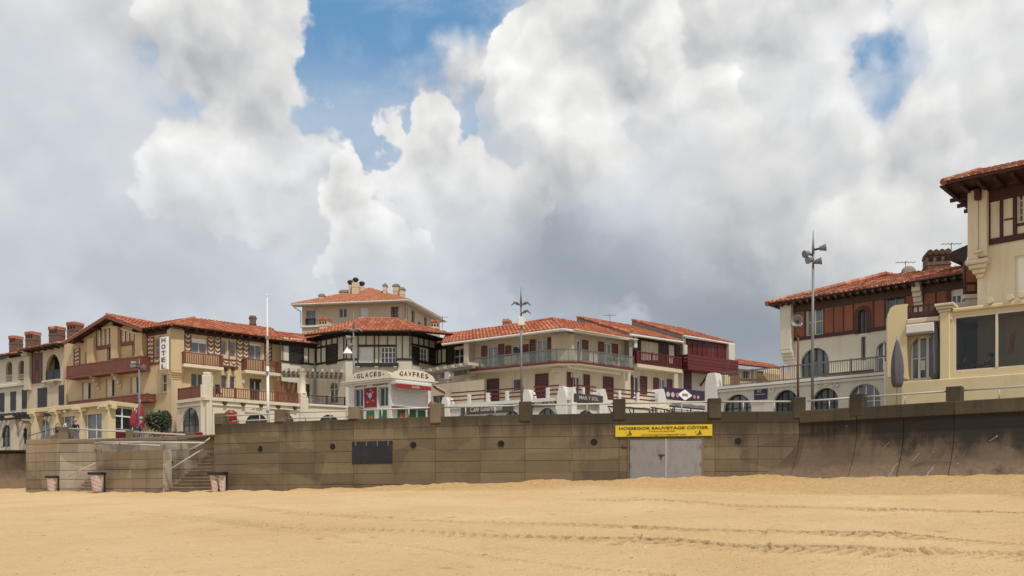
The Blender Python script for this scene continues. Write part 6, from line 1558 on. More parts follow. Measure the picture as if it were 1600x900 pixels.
# ---- ice cream kiosk
FK1 = Fac(545, 46.9, 612, 45.0); FK2 = Fac(612.2, 45.0, 672, 46.7)
def build_kiosk():
    k = thing('ice_cream_kiosk', 'white ice cream kiosk with curved GLACES and GAVFRES boards and a roller shutter', 'kiosk', FK1.P(FK1.L, PROM))
    zc = FK1.z(612, 597.5); zt = zc - .12
    W = Wall(FK1, 0, FK1.L, PROM, zc); V = Wall(FK2, 0, FK2.L, PROM, zc); wm = MB()
    window(W, (553, 607.5, 568, 636), k, PALEB, GLASS, 2, 1); window(W, (591.5, 604.5, 607, 635), k, PALEB, GLASS, 2, 1)
    a, b, c, e = V.hole(*FK2.R(616, 603, 668, 635.8)); q = MB(); n = 16
    for i in range(n): z0 = c + (e - c) * i / n; q.box(FK2, a, b, z0, z0 + (e - c) / n - .012, -.12, -.05 + .01 * (i % 2))
    q.build('roller_shutter', WHITEP, k)
    for F, r, mt in ((FK1, (573, 641.5, 585, 662), GREEN), (FK1, (593, 640, 604.5, 662), GREEN), (FK2, (621, 639.5, 632.5, 665), GREEN), (FK2, (637, 640.5, 649.5, 665), GREEN), (FK2, (653, 642, 664.5, 665), GREEN)):
        panel(F, r, k, mt, -.02, .04, 'menu_panel', .015)
    for F, r, mt in ((FK2, (624, 646, 631, 660), ORANGE), (FK2, (641, 648, 646, 660), WOODB), (FK1, (577, 650, 583, 660), ORANGE)): panel(F, r, k, mt, .03, .048, 'picture', .004)
    a, b, c, e = FK1.R(570, 605.8, 589.7, 636); m = MB(); m.bbox(FK1, a, b, c, e, -.02, .06, .015); po = m.build('poster', REDC, k)
    cx, cz = (a + b) / 2, (c + e) / 2; H = e - c
    m = MB(); m.prism([FK1.P(cx - .09, cz, .075), FK1.P(cx, cz - H * .3, .075), FK1.P(cx + .09, cz, .075)], [FK1.P(cx - .09, cz, .06), FK1.P(cx, cz - H * .3, .06), FK1.P(cx + .09, cz, .06)]); m.build('cone_picture', WOODB, po)
    ax = FK1.P(0, 0, 1) - FK1.P(0, 0, 0); m = MB(); m.lathe(FK1.P(cx, cz + .1, .06), [(.14, 0), (.14, .02)], 14, ax); m.build('scoop_picture', PALEB, po)
    for dx, dz in ((-.22, .2), (.2, .25), (-.2, -.25), (.22, -.2), (.05, .38)): m = MB(); m.lathe(FK1.P(cx + dx, cz + dz, .06), [(.06, 0), (.06, .012)], 10, ax); m.build('dot_picture', PINK, po)
    W.emit(wm); V.emit(wm); A_ = FK1.P(0, 0); Bk = FK1.P(0, 0, -3.2); C_ = FK2.P(FK2.L, 0); Dk = FK2.P(FK2.L, 0, -3)
    for p, q in ((Bk, A_), (C_, Dk)): wm.quad(Vector((p.x, p.y, PROM)), Vector((q.x, q.y, PROM)), Vector((q.x, q.y, zc)), Vector((p.x, p.y, zc)))
    wm.build('wall', TRIMW, k)
    # cornice, two steps, and flat roof
    for j, (o, z0, z1) in enumerate(((.12, zc, zc + .10), (.24, zc + .102, zc + .20), (.32, zc + .202, zc + .25))):
        m = MB(); p = [FK1.P(-o, 0, o), FK1.P(FK1.L, 0, o) * .5 + FK2.P(0, 0, o) * .5, FK2.P(FK2.L + o, 0, o), FK2.P(FK2.L + o, 0, -3), FK1.P(-o, 0, -3)]
        q = (FK1.n + FK2.n).normalized() * (o / max(.3, (FK1.n + FK2.n).normalized().dot(FK1.n))); cpt = FK1.P(FK1.L, 0); p[1] = Vector((cpt.x + q.x, cpt.y + q.y, 0))
        m.prism([Vector((v.x, v.y, z0)) for v in p], [Vector((v.x, v.y, z1)) for v in p]); o_ = m.build('cornice', TRIMW, k); fix_normals(o_)
    zb = zc + .252
    for F, x0, x1, yt, txt in ((FK1, 543.5, 611, 578.2, 'GLACES'), (FK2, 613, 679.5, 577.6, 'GAVFRES')):
        d = .315; s0, s1 = F.s(x0, d), F.s(x1, d); ap = F.z((x0 + x1) / 2, yt, d); n = 18; m = MB(); pts = [(s0, zb)]
        for i in range(n + 1):
            u = i / n; pts.append((s0 + (s1 - s0) * u, zb + .1 + (ap - zb - .1) * math.sqrt(max(0, 1 - (2 * u - 1) ** 2)) ** 1.15))
        pts.append((s1, zb))
        m.prism([F.P(a_, z_, d) for a_, z_ in pts], [F.P(a_, z_, d - .12) for a_, z_ in pts]); pd = m.build('sign_board', CREAMP, k); fix_normals(pd)
        nch = len(txt); hh = (ap - zb) * .50
        for i, ch in enumerate(txt):
            u = .5 + (i - (nch - 1) / 2) * .098; zc_ = zb + (ap - zb) * (.50 - 0.9 * (u - .5) ** 2)
            text(ch, F, s0 + (s1 - s0) * u, zc_, hh, d + .003, INK, pd, (s1 - s0) * .066, 'letter', bold=.012)
        for u in (.17, .83): m = MB(); m.lathe(F.P(s0 + (s1 - s0) * u, zb + (ap - zb) * .36, d), [(.04, 0), (.04, .012)], 8, F.P(0, 0, 1) - F.P(0, 0, 0)); m.build('dot', INK, pd)
    z1 = FK1.z(560, 602.0); text('GAUFRES', FK1, FK1.s(563.5), FK1.z(563.5, 602.3), .2, .012, WOODB, k, FK1.s(573) - FK1.s(554), bold=.01); text('BOISSONS', FK1, FK1.s(594.5), FK1.z(594.5, 599.3), .2, .012, WOODB, k, FK1.s(606) - FK1.s(583), bold=.01)
    # awning over the shutter
    a, b, c, e = FK2.R(618, 596.5, 674, 600, .5); m = MB(); zz_ = FK2.z(645, 599.5, .5); m.bbox(FK2, a, b, zz_ - .08, zz_ + .1, .02, .55, .03); aw = m.build('awning', TRIMW, k)
    m = MB(); m.bbox(FK2, a + .03, b - .03, zz_ - .28, zz_ - .085, .48, .53, .01); v = m.build('valance', REDP, aw); text('GLACES', FK2, (a + b) / 2 + .1, zz_ - .18, .09, .532, WHITEP, v, .5)
    # small red side awning
    F = Fac(673, 46.9, 686, 48.6); m = MB(); zq = F.z(682, 604); m.prism([F.P(0, zq, 0), F.P(F.L, zq - .1, 0), F.P(F.L, zq - .22, .35), F.P(0, zq - .18, .35)], [F.P(0, zq - .06, 0), F.P(F.L, zq - .16, 0), F.P(F.L, zq - .40, .35), F.P(0, zq - .36, .35)]); sa = m.build('side_awning', REDP, k)
    m = MB(); m.tube(F.P(0, zq - .18, .36), F.P(F.L, zq - .22, .36), .04); m.build('front_bar', TRIMW, sa)
    m = MB(); a, b, c, e = FK2.R(668, 602, 672.6, 670, .06); m.bbox(FK2, a, b, PROM, e, -.1, .1, .02); m.build('pilaster', TRIMW, k)
    m = MB(); a, b, c, e = FK2.R(617, 636, 670, 638.5, .3); m.bbox(FK2, a, b, c, e, -.05, .35, .02); m.build('counter', GREYM, k)
    m = MB(); a, b, c, e = FK1.R(607, 600, 612, 665); m.bbox(FK1, a, FK1.L - .01, PROM, zc - .01, -.1, .03, .02); m.build('pilaster', TRIMW, k)
    for x0, x1 in ((569, 570), (590.2, 591.2)): panel(FK1, (x0, 603, x1, 640), k, TRIMW, -.02, .07, 'mullion')
build_kiosk()

# ---- long house on the right with terracotta panels
FC = Fac(1230, 50.8, 1511, 44.3); FT = Fac(1115.5, 50.5, 1392, 43.8)
def build_choco():
    h = thing('terracotta_house', 'long white house with terracotta panels, arches and a weathered tile roof on the right', 'house', FC.P(FC.L / 2, PROM)); zE = 12.62; zt = 7.74; wm = MB()
    W = Wall(FC, 0, FC.L + .5, zt - .3, zE)
    window(W, (1260, 480.5, 1286, 524), h, CREAMP, GLASSB, 2, 2, fw=.07); window(W, (1384, 461.5, 1413, 495), h, GREYP, GLASSB, 2, 1); window(W, (1486, 451, 1509, 474), h, WHITEP, GLASS, 3, 1, blind=.45)
    window(W, (1251, 543.5, 1295, 590), h, DARKM, GLASSB, 4, 2, 'round', fw=.07, name='terrace_door', dep=.22); window(W, (1369, 533, 1399, 582), h, WHITEP, GLASSB, 3, 2, 'round', name='terrace_door', dep=.22)
    window(W, (1341.5, 483.5, 1355.5, 521), h, BROWN, GLASS, 2, 1, 'round', fw=.09, dep=.08); window(W, (1345.5, 526, 1352.5, 563), h, GREYC, GLASS, 1, 1)
    W.emit(wm); p, q = FC.P(0, 0), FC.P(0, 0, -10); wm.quad(Vector((q.x, q.y, zt - .3)), Vector((p.x, p.y, zt - .3)), Vector((p.x, p.y, zE)), Vector((q.x, q.y, zE))); wm.build('wall', WHITEW, h)
    zb0 = FC.z(1300, 523.2); ztp = zE - .02
    for x0, x1 in ((1241, 1257), (1288, 1302), (1303.3, 1317.5), (1319, 1333), (1334.5, 1341), (1356.5, 1364), (1366, 1382), (1415, 1428), (1444, 1461.5), (1463.5, 1479)):
        a, b = FC.s(x0), FC.s(x1); m = MB(); m.bbox(FC, a, b, zb0 + .1, ztp - .5, -.02, .03, .012); m.build('terracotta_panel', TERRA, h)
    for x0, x1 in ((1239.5, 1241), (1257, 1259.5), (1286.5, 1288), (1302, 1303.3), (1317.5, 1319), (1333, 1334.5), (1364, 1366), (1382, 1384), (1413, 1415), (1442, 1444), (1461.5, 1463.5), (1479, 1486)):
        a, b = FC.s(x0), FC.s(x1); m = MB(); m.bbox(FC, a, b, zb0 + .02, ztp, -.03, .06, .012); m.build('timber', BROWN, h)
    m = MB(); m.bbox(FC, FC.s(1340), FC.s(1357), FC.z(1348, 484) , ztp, -.03, .035, .012)
    a, b = FC.s(1239), FC.s(1395); m = MB(); m.bbox(FC, a, FC.s(1341), zb0 - .1, zb0 + .1, -.03, .09, .02); m.build('sill_beam', DKRED, h); m = MB(); m.bbox(FC, FC.s(1356), FC.s(1486), zb0 - .1, zb0 + .1, -.03, .09, .02); m.build('sill_beam', DKRED, h)
    m = MB(); m.bbox(FC, FC.s(1239), FC.L + .5, zE - .5, zE + .02, -.05, .1, .02); m.build('eave_band', BROWN, h)
    a, b, c, e = FC.R(1221, 473, 1238.5, 548, .2); m = MB(); m.bbox(FC, a, b, c, zE - .02, -.4, .45, .05); m.build('pilaster', WHITEW, h); corbel(FC, (a + b) / 2 + .05, c, .45, b - a, .7, h, WHITEW)
    a, b, c, e = FC.R(1425.5, 441, 1439.5, 475, .3); m = MB(); m.bbox(FC, a, b, c + .9, e, -.05, .5, .05); m.build('pilaster', WHITEW, h); corbel(FC, (a + b) / 2, c + .9, .5, b - a, 1.0, h, WHITEW)
    soffit(FC, -.5, FC.L + .4, 12.73, .75, h, BROWN); m = MB(); m.box(FC, -1.0, -.5, 12.68, 12.73, -6, .75); m.build('soffit', BROWN, h)
    for x0, x1, y0, y1 in ((1341, 1356.5, 440, 482),): m = MB(); m.bbox(FC, FC.s(x0), FC.s(x1), FC.z(1348, 482.5), ztp - .5, -.02, .03, .012); m.build('terracotta_panel', TERRA, h)
    # roof
    E0, E1 = pix(1197, 471, 50.9), pix(1513, 426, 43.9); E0.z = E1.z = 12.74
    ap, v1, v2, v3 = pix(1383.5, 428, 52.2), pix(1402, 431.5, 52.6), pix(1450, 425.6, 50.6), pix(1513, 418, 48.4)
    r = roof(h, [E0, E1, v3, v2, v1, ap], TILES_R, w=.27, L=.45, thick=.14); bk = FC.P(-.6, 0, -7); bk.z = 12.74; r2 = roof(h, [bk, E0, ap], TILES_R, w=.27, L=.45)
    ridge_cap(r, E0, ap, TILES_R, .15); ridge_cap(r, ap, v1, TILES_R, .15)
    n = 26
    for i in range(n): x = -.5 + (FC.L + .5) * i / (n - 1); m = MB(); m.box(FC, x - .06, x + .06, zE - .14, zE + .0, -.1, .75); m.build('rafter_end', BROWN, h)
    c = chimney(h, 1450, 1484, 391, 430, 50, BRICK, 'tile', -.25, 1.2, DARKT)
    m = MB(); q = pix(1419.5, 431, 52); m.lathe(q, [(.42, -.3), (.42, .25), (.36, .42), (.2, .55), (.02, .6)], 12); m.build('roof_dome', GREYC, h, True)
    antenna('thin aerial beside the small dome on the weathered roof', pix(1415, 427, 52.1), .75); antenna('thin aerial behind the brick chimney on the right', pix(1486.5, 395, 51), .6)
    # shop storey with terrace
    t = thing('shop_terrace', 'white arched shop storey with raised letters under the long house on the right', 'terrace', FT.P(FT.L / 2, PROM)); wm = MB()
    W = Wall(FT, 0, FT.L, PROM, zt - .1)
    for r in ((1130, 616, 1174, 680), (1209, 609, 1246.5, 680), (1270, 606, 1309.5, 680), (1326, 599.5, 1375.5, 680)): window(W, r, t, DARKM if r[0] < 1300 else WHITEP, GLASSB if r[0] < 1200 or r[0] > 1310 else GLASS, 4, 3, 'round', name='shopfront', dep=.3)
    W.emit(wm); p, q = FT.P(0, 0), FT.P(0, 0, -8); wm.quad(Vector((q.x, q.y, PROM)), Vector((p.x, p.y, PROM)), Vector((p.x, p.y, zt - .1)), Vector((q.x, q.y, zt - .1))); wm.build('wall', WHITEW, t)
    a, b, c, e = FC.R(1341.5, 483.5, 1355.5, 521); mc, hw = (a + b) / 2, (b - a) / 2; zs_ = e - hw; ri, ro = hw - .01, hw + .2; arc = [(math.pi * (1 - i / 12)) for i in range(13)]
    ring = [(mc - ro, c)] + [(mc + ro * math.cos(q), zs_ + ro * math.sin(q)) for q in arc] + [(mc + ro, c), (mc + ri, c)] + [(mc + ri * math.cos(q), zs_ + ri * math.sin(q)) for q in reversed(arc)] + [(mc - ri, c)]
    m = MB(); nr = len(ring); half = nr // 2
    for i in range(half - 1):
        o0, o1, i0, i1 = ring[i], ring[i + 1], ring[nr - 1 - i], ring[nr - 2 - i]
        m.prism([FC.P(*o0, .07), FC.P(*o1, .07), FC.P(*i1, .07), FC.P(*i0, .07)], [FC.P(*o0, -.02), FC.P(*o1, -.02), FC.P(*i1, -.02), FC.P(*i0, -.02)])
    o = m.build('arch_surround', BROWN, h); fix_normals(o)
    p = [FT.P(-.15, 0, .2), FT.P(FT.L, 0, .2), FT.P(FT.L, 0, -5), FT.P(-.15, 0, -14)]; m = MB(); m.prism([Vector((q.x, q.y, zt - .14)) for q in p], [Vector((q.x, q.y, zt)) for q in p]); o = m.build('terrace_slab', TRIMW, t); fix_normals(o)
    m = MB(); m.bbox(FT, -.1, FT.L, zt - .32, zt - .16, -.05, .12, .03); m.build('moulding', TRIMW, t)
    for x, y, ch, rt in ((1206.5, 609, 'D', .6), (1213.5, 601.5, 'I', .25), (1219.5, 600, 'T', .1), (1231.5, 600, "'", -.1), (1241.5, 605, 'C', -.5), (1279.5, 600.5, 'O', .35), (1291, 597.5, 'C', 0), (1302, 600, 'O', -.35), (1308.5, 603, "'", -.6)):
        text(ch, FT, FT.s(x), FT.z(x, y), .30 if ch != "'" else .2, .01, TRIMW, t, None, 'letter', .07, rot=rt, bold=.03)
    a, b, c, e = FT.R(1178, 601.5, 1198, 624, .08); s = thing('shop_sign', 'square dark maroon shop sign between two arches', 'sign', FT.P((a + b) / 2, c, .08)); m = MB(); m.bbox(FT, a, b, c, e, 0, .08, .02); m.build('board', PURPLE, s)
    text('vz', FT, (a + b) / 2 - .05, c + (e - c) * .58, .16, .083, CHALK, s, .28, shear=.2); m = MB(); m.box(FT, a + .08, b - .08, c + (e - c) * .33, c + (e - c) * .37, .07, .09); m.build('rule', CHALK, s)
    # terrace railing
    railing(FT, FT.s(1128), FT.s(1386), zt, FT.z(1245, 569.5, 0), -.08, t, RAILB, 'iron', postw=.05)
    a, b = FT.s(1283), FT.s(1362); m = MB(); m.bbox(FT, a, b, zt + .03, zt + .24, -.35, -.14, .02); m.build('plank_box', WOODB, t)
    # stepped pillar between terraces
    F = FacW(*FT.P(-.45, 0, .25).xy, *FT.P(.3, 0, .25).xy); zp = FT.z(1112, 583.5); m = MB(); pr = [(0, PROM), (F.L, PROM), (F.L, zp - .5), (F.L - .12, zp), (.2, zp), (.06, zp - .3), (0, zp - .8)]
    m.prism([F.P(*p, 0) for p in pr], [F.P(*p, -.7) for p in pr]); o = m.build('end_pillar', TRIMW, t); fix_normals(o)
    a, b, c, e = FT.R(1384, 556.5, 1394, 600, .2); m = MB(); m.bbox(FT, a, b, PROM, e - .3, -.5, .5, .05); m.bbox(FT, a + .1, b - .1, e - .3, e, -.4, .4, .08); m.build('end_pillar', TRIMW, t)
    # things on the terrace
    def table(px, Y, lab, mt, w=1.5, hgt=.75):
        q = pix(px, 0, Y); s = thing('terrace_table', lab, 'table', (q.x, q.y, zt)); F = FacW(q.x - w / 2, q.y, q.x + w / 2, q.y); m = MB(); m.bbox(F, 0, w, zt + hgt - .06, zt + hgt, -.8, 0, .02); m.build('tabletop', mt, s)
        for x in (.08, w - .08):
            for d in (-.08, -.72): m = MB(); m.box(F, x - .03, x + .03, zt, zt + hgt - .06, d - .03, d + .03); m.build('leg', mt, s)
    table(1176, 52.0, 'brown wooden table on the right-hand roof terrace', WOODB, 1.7)
    for k, (px, w, mt, lab) in enumerate(((1197, .75, WOODB, 'brown wicker armchair right of the terrace table'), (1148.5, .55, WOODB, 'tall brown wooden board standing on the terrace near its left end'), (1131, .6, YELLOW, 'yellow cabinet standing at the left end of the terrace'))):
        q = pix(px, 0, 51.2 if k else 50.8); F = FacW(q.x - w / 2, q.y, q.x + w / 2, q.y)
        if k == 0:
            s = thing('armchair', lab, 'armchair', (q.x, q.y, zt)); m = MB(); m.bbox(F, 0, w, zt + .2, zt + .45, -.7, 0, .04); m.build('seat', mt, s); m = MB(); m.bbox(F, .02, w - .02, zt + .4, zt + .95, -.72, -.55, .05); m.build('backrest', mt, s)
            for x in (0, w - .1): m = MB(); m.bbox(F, x, x + .1, zt + .1, zt + .65, -.68, 0.01, .03); m.build('arm', mt, s)
        elif k == 1:
            s = thing('board', lab, 'board', (q.x, q.y, zt))
            for i in range(4): m = MB(); m.bbox(F, w * i / 4 + .008, w * (i + 1) / 4 - .008, zt, zt + .78, -.05, 0, .01); m.build('plank', mt, s)
            m = MB(); m.box(F, 0, w, zt + .55, zt + .65, -.1, -.055); m.build('batten', mt, s)
        else:
            s = thing('cabinet', lab, 'cabinet', (q.x, q.y, zt)); m = MB(); m.bbox(F, 0, w, zt, zt + .85, -.5, 0, .02); m.build('body', mt, s)
            for x in (.03, w / 2 + .015): m = MB(); m.bbox(F, x, x + w / 2 - .045, zt + .05, zt + .8, -.01, .02, .008); m.build('door', mt, s)
    q = pix(1216, 0, 50.6); s = thing('terrace_parasol', 'beige canvas parasol lying half folded on the roof terrace', 'parasol', (q.x, q.y, zt)); m = MB(); a = Vector((q.x - 1.0, q.y, zt + .85)); b = Vector((q.x + .85, q.y + .3, zt + .62))
    n = 10; rows = [(0, .03), (.15, .34), (.5, .40), (.8, .30), (1.0, .06)]; d = (b - a)
    for j in range(len(rows) - 1):
        for i in range(n):
            def pt(jj, ii): u, rr = rows[jj]; t_ = 2 * math.pi * ii / n; rr *= 1 + .18 * math.cos(ii * 2.5 + jj); return a + d * u + Vector((.1, rr * math.cos(t_), rr * math.sin(t_)))
            m.quad(pt(j, i), pt(j, i + 1), pt(j + 1, i + 1), pt(j + 1, i))
    m.build('canopy', BEIGEF, s, True); m = MB(); m.tube(Vector((q.x + .4, q.y + .2, zt)), Vector((q.x - .2, q.y + .1, zt + .8)), .03); m.build('pole', WOODB, s)
build_choco()

# ---- timbered tower and the restaurant below it
FTW = Fac(1527, 41.0, 1760, 37.0); FTW.L += 5
def build_tower():
    h = thing('tower_house', 'tall cream house with dark timber panels and deep eaves at the right edge', 'house', FTW.P(FTW.L / 2, PROM)); zE = 15.85; wm = MB(); W = Wall(FTW, 0, FTW.L, PROM, zE)
    window(W, (1586, 398, 1612, 462), h, TRIMW, WHITEP, 1, 1, dep=.12); window(W, (1591, 300, 1612, 345), h, CREAMP, GLASS, 3, 4, fw=.05); window(W, (1640, 300, 1665, 345), h, CREAMP, GLASS, 3, 4)
    W.emit(wm); p, q = FTW.P(0, 0), FTW.P(0, 0, -9); wm.quad(Vector((q.x, q.y, PROM)), Vector((p.x, p.y, PROM)), Vector((p.x, p.y, zE)), Vector((q.x, q.y, zE))); wm.build('wall', CREAMW, h)
    a, b = FTW.s(1512, .5), FTW.s(1541, .5); zb = FTW.z(1527, 405, .5); m = MB(); m.bbox(FTW, a, b - .35, zb, zE, -.9, .55, .04); m.bbox(FTW, b - .36, b, zb + .1, zE - .002, -.9, .45, .04); m.build('corner_pillar', CREAMW, h)
    m = MB()
    for k in range(4): m.bbox(FTW, a - .1 + .12 * k, b + .08 - .1 * k, zb - .2 - .2 * k, zb - .002 - .2 * k, -.95 + .1 * k, .62 - .15 * k, .04)
    m.build('corbel', CREAMW, h)
    corbel(FTW, FTW.s(1528, .6), FTW.z(1528, 392, .6) , .75, .4, .35, h, CREAMW)
    zs = FTW.z(1570, 378.5); x1 = FTW.L - .5
    m = MB(); m.bbox(FTW, FTW.s(1543), x1, zs - .02, zs + .25, -.03, .12, .02); m.build('timber_sill', DKRED, h)
    m = MB(); m.bbox(FTW, FTW.s(1543), x1, zE - .6, zE + .01, -.05, .12, .02); m.build('eave_band', DKRED, h)
    for xa, xb in ((1543, 1547.5), (1563, 1567.5), (1583.5, 1589.5), (1613, 1618), (1634, 1639), (1666, 1671)): a_, b_ = FTW.s(xa), FTW.s(xb); m = MB(); m.bbox(FTW, a_, b_, zs + .25, zE - .6, -.03, .1, .015); m.build('timber', DKRED, h)
    zz_ = FTW.z(1600, 348); m = MB(); m.bbox(FTW, FTW.s(1589.5), FTW.s(1613), zz_ - .12, zz_, -.03, .09, .015); m.build('timber', DKRED, h)
    for xa, xb in ((1548, 1562.5), (1568, 1583)): a_, b_ = FTW.s(xa), FTW.s(xb); m = MB(); m.bbox(FTW, a_, b_, zs + .26, zE - .61, -.02, .03, .012); m.build('infill_panel', CREAMW, h)
    a_, b_ = FTW.s(1570), FTW.s(1583); z_ = FTW.z(1576, 343); m = MB(); m.box(FTW, a_, b_, z_ - .03, z_ + .03, .03, .09); m.build('hook_bar', DARKM, h)
    # dark red side bay behind the corner
    q0 = FTW.P(.2, 0, -1.6); Fb = FacW(q0.x - 1.05, q0.y + .5, q0.x + .6, q0.y + .1); zA, zB = CZ + (770 - 465) / FP * 42.5, CZ + (770 - 408) / FP * 42.5; m = MB(); m.bbox(Fb, 0, Fb.L, zA, zB, -.3, 0, .02); sb = m.build('side_bay', DKRED, h)
    for i in range(3): m = MB(); x = Fb.L * i / 3; m.bbox(Fb, x + .08, x + Fb.L / 3 - .03, zA + .75, zB - .1, -.02, .03, .01); m.build('panel', TERRA, sb); m = MB(); m.bbox(Fb, x + .1, x + Fb.L / 3 - .08, zA + .3, zA + .62, -.02, .03, .01); m.build('panel', TERRA, sb)
    m = MB(); m.bbox(Fb, -.05, Fb.L, zA - .05, zA + .15, -.3, .08, .02); m.build('white_board', WHITEW, sb)
    soffit(FTW, -1.15, FTW.L, 15.99, 1.75, h, DKRED, -3.0)
    # roof
    E0, E1 = pix(1474, 284.5, 40.0), pix(1780, 231, 35.4); E0.z = E1.z = 16.0
    t0, t1 = pix(1532, 268.5, 44.2), pix(1760, 226, 40.5); t1.z = t0.z = 18.1
    r = roof(h, [E0, E1, t1, t0], TILES_R, w=.27, L=.45, thick=.12, slabm=DKRED); bk = FTW.P(-1.35, 0, -8); bk.z = 16; roof(h, [bk, E0, t0], TILES_R, w=.27, slabm=DKRED); ridge_cap(r, E0, t0, TILES_R, .15)
    n = 18
    for i in range(n): x = -.9 + (FTW.L + .9) * i / (n - 1); m = MB(); m.box(FTW, x - .07, x + .07, zE - .12, zE + .08, -.5, 1.7); m.build('rafter_end', DKRED, h)
    for dd in (-.2, -1.3, -2.4): m = MB(); m.box(FTW, -1.25, .0, zE - .14, zE + .03, dd - .07, dd + .07); m.build('rafter_end', DKRED, h)
    m = MB(); s_ = FTW.s(1529, .56); m.bbox(FTW, s_ - .12, s_ + .12, zE - .55, zE - .05, .5, .85, .03); m.build('bracket', DKRED, h)
    # dark rear eave that reaches the brick chimney
    A, Bq = pix(1487, 393, 47.0), pix(1513, 382, 46.0); m = MB(); m.prism([A, Bq, Bq + Vector((0, .3, -.95)), A + Vector((0, .3, -.2))], [p + Vector((.55, 1.0, .05)) for p in (A, Bq, Bq + Vector((0, .3, -.95)), A + Vector((0, .3, -.2)))]); m.build('rear_eave', DARKW, h)
build_tower()

FRt = Fac(1386, 40.7, 1640, 36.8); FRt.L += 7
def build_restaurant():
    h = thing('restaurant', 'cream yellow restaurant with a big dark window and a pointed-arch door at the right edge', 'restaurant', FRt.P(FRt.L / 2, PROM)); wm = MB()
    sW = FRt.s(1484); W = Wall(FRt, sW, FRt.L, PROM, FRt.z(1550, 480))
    zTop = FRt.z(1550, 480); a, b, c, e = FRt.R(1491, 491.5, 1600, 577); zfl = FRt.z(1545, 576.5); ztp = FRt.z(1545, 488)
    s0 = FRt.s(1490.5); W.hole(s0, FRt.L - .1, zfl, ztp); W.dep = .18; W.emit(wm)
    V = Wall(FRt.off(-.45), FRt.s(1408), sW, PROM, FRt.z(1440, 500)); w = window(V, (1421, 524, 1461, 592.5), h, WHITEP, GLASSB, 3, 2, 'pointed', fw=.1, name='arch_door', dep=.3); V.emit(wm)
    wm.build('wall', YELLOW, h)
    # glazing: frame, mullions, panes
    gl = MB(); gl.box(FRt, s0, s0 + .08, zfl, ztp, -.12, -.02); gl.box(FRt, s0 + .08, FRt.L - .1, ztp - .1, ztp, -.12, -.025); gl.box(FRt, s0 + .08, FRt.L - .1, zfl, zfl + .06, -.12, -.025)
    MU = [FRt.s(1557.5)]
    while MU[-1] + 2.1 < FRt.L - 1: MU.append(MU[-1] + 2.1)
    for s_ in MU: gl.box(FRt, s_ - .05, s_ + .05, zfl + .06, ztp - .1, -.13, .02)
    wf = gl.build('picture_window', CREAMP, h)
    xs = [s0 + .08] + [q for s_ in MU for q in (s_ - .05, s_ + .05)] + [FRt.L - .1]
    for k in range(0, len(xs), 2): m = MB(); m.box(FRt, xs[k], xs[k + 1], zfl + .06, ztp - .1, -.085, -.07); m.build('pane', CLEAR, wf)
    # dining room behind
    rm = MB(); P = FRt.P; x0, x1, dp = s0 - .3, FRt.L + 1.0, -5.0; zf = zfl - .42
    rm.quad(P(x0, zf, dp), P(x1, zf, dp), P(x1, ztp + .2, dp), P(x0, ztp + .2, dp)); rm.quad(P(x0, zf, dp), P(x0, zf, -.25), P(x0, ztp + .2, -.25), P(x0, ztp + .2, dp)); rm.quad(P(x0, ztp + .2, dp), P(x1, ztp + .2, dp), P(x1, ztp + .2, -.25), P(x0, ztp + .2, -.25)); rm.quad(P(x0, zf, -.25), P(x1, zf, -.25), P(x1, zf, dp), P(x0, zf, dp)); rm.quad(P(x1, zf, dp), P(x1, zf, -.25), P(x1, ztp + .2, -.25), P(x1, ztp + .2, dp))
    rm.build('dining_room', ROOMM, h)
    for k, (u, wd) in enumerate(((.6, .5), (1.3, .5), (2.1, .55), (2.9, .35))): m = MB(); m.bbox(FRt, x0 + u, x0 + u + wd, zf, zf + 1.9, dp + .3, dp + .4, .02); m.build('room_panel', PALEB if k < 3 else GREYP, h)
    m = MB(); s_ = FRt.s(1572); m.prism([P(s_, zfl + 1.7, -1.5), P(s_ + .18, zfl + 1.8, -1.5), P(s_ + .1, zfl + .9, -1.5), P(s_ - .12, zfl + .8, -1.5)], [P(s_, zfl + 1.7, -1.6), P(s_ + .18, zfl + 1.8, -1.6), P(s_ + .1, zfl + .9, -1.6), P(s_ - .12, zfl + .8, -1.6)]); m.build('hanging_cloth', ORANGE, h)
    # roof slab, capital pillar, stepped wall on the left
    m = MB(); m.bbox(FRt, s0 - .05, FRt.L, zTop - .05, FRt.z(1550, 475.5), -3.5, .12, .04); m.build('roof_edge', YELLOW, h)
    m = MB(); m.bbox(FRt, FRt.s(1468), s0 - .02, zTop - .4, zTop + .02, -.3, .06, .06); m.build('scroll_bracket', YELLOW, h)
    a, b = FRt.s(1468.5, .1), FRt.s(1484, .1); zq = FRt.z(1476, 478, .1); m = MB(); m.bbox(FRt, a, b, PROM, zq, -.6, .12, .03); pl = m.build('pillar', YELLOW, h)
    m = MB()
    for k in range(3): m.bbox(FRt, a - .06 - .07 * k, b + .06 + .07 * k, zq - .28 + .13 * k, zq - .155 + .13 * k, -.65 - .05 * k, .18 + .06 * k, .03)
    m.build('capital', CREAM2, pl)
    a, b = FRt.s(1386.5), FRt.s(1417); zA, zB = FRt.z(1388, 486), FRt.z(1410, 475.5); pr = [(a, FRt.z(1390, 588)), (b, FRt.z(1410, 592)), (b, zB), (a + .32, zB), (a + .12, zB - .12), (a, zA - .2)]
    m = MB(); m.prism([P(x, z, 0) for x, z in pr], [P(x, z, -.6) for x, z in pr]); o = m.build('stepped_wall', YELLOW, h); fix_normals(o)
    a = FRt.s(1408.5, .15); m = MB(); m.bbox(FRt, a, FRt.L, PROM - .1, FRt.z(1440, 594.5, .15), -.5, .15, .03); m.build('plinth_wall', YELLOW, h)
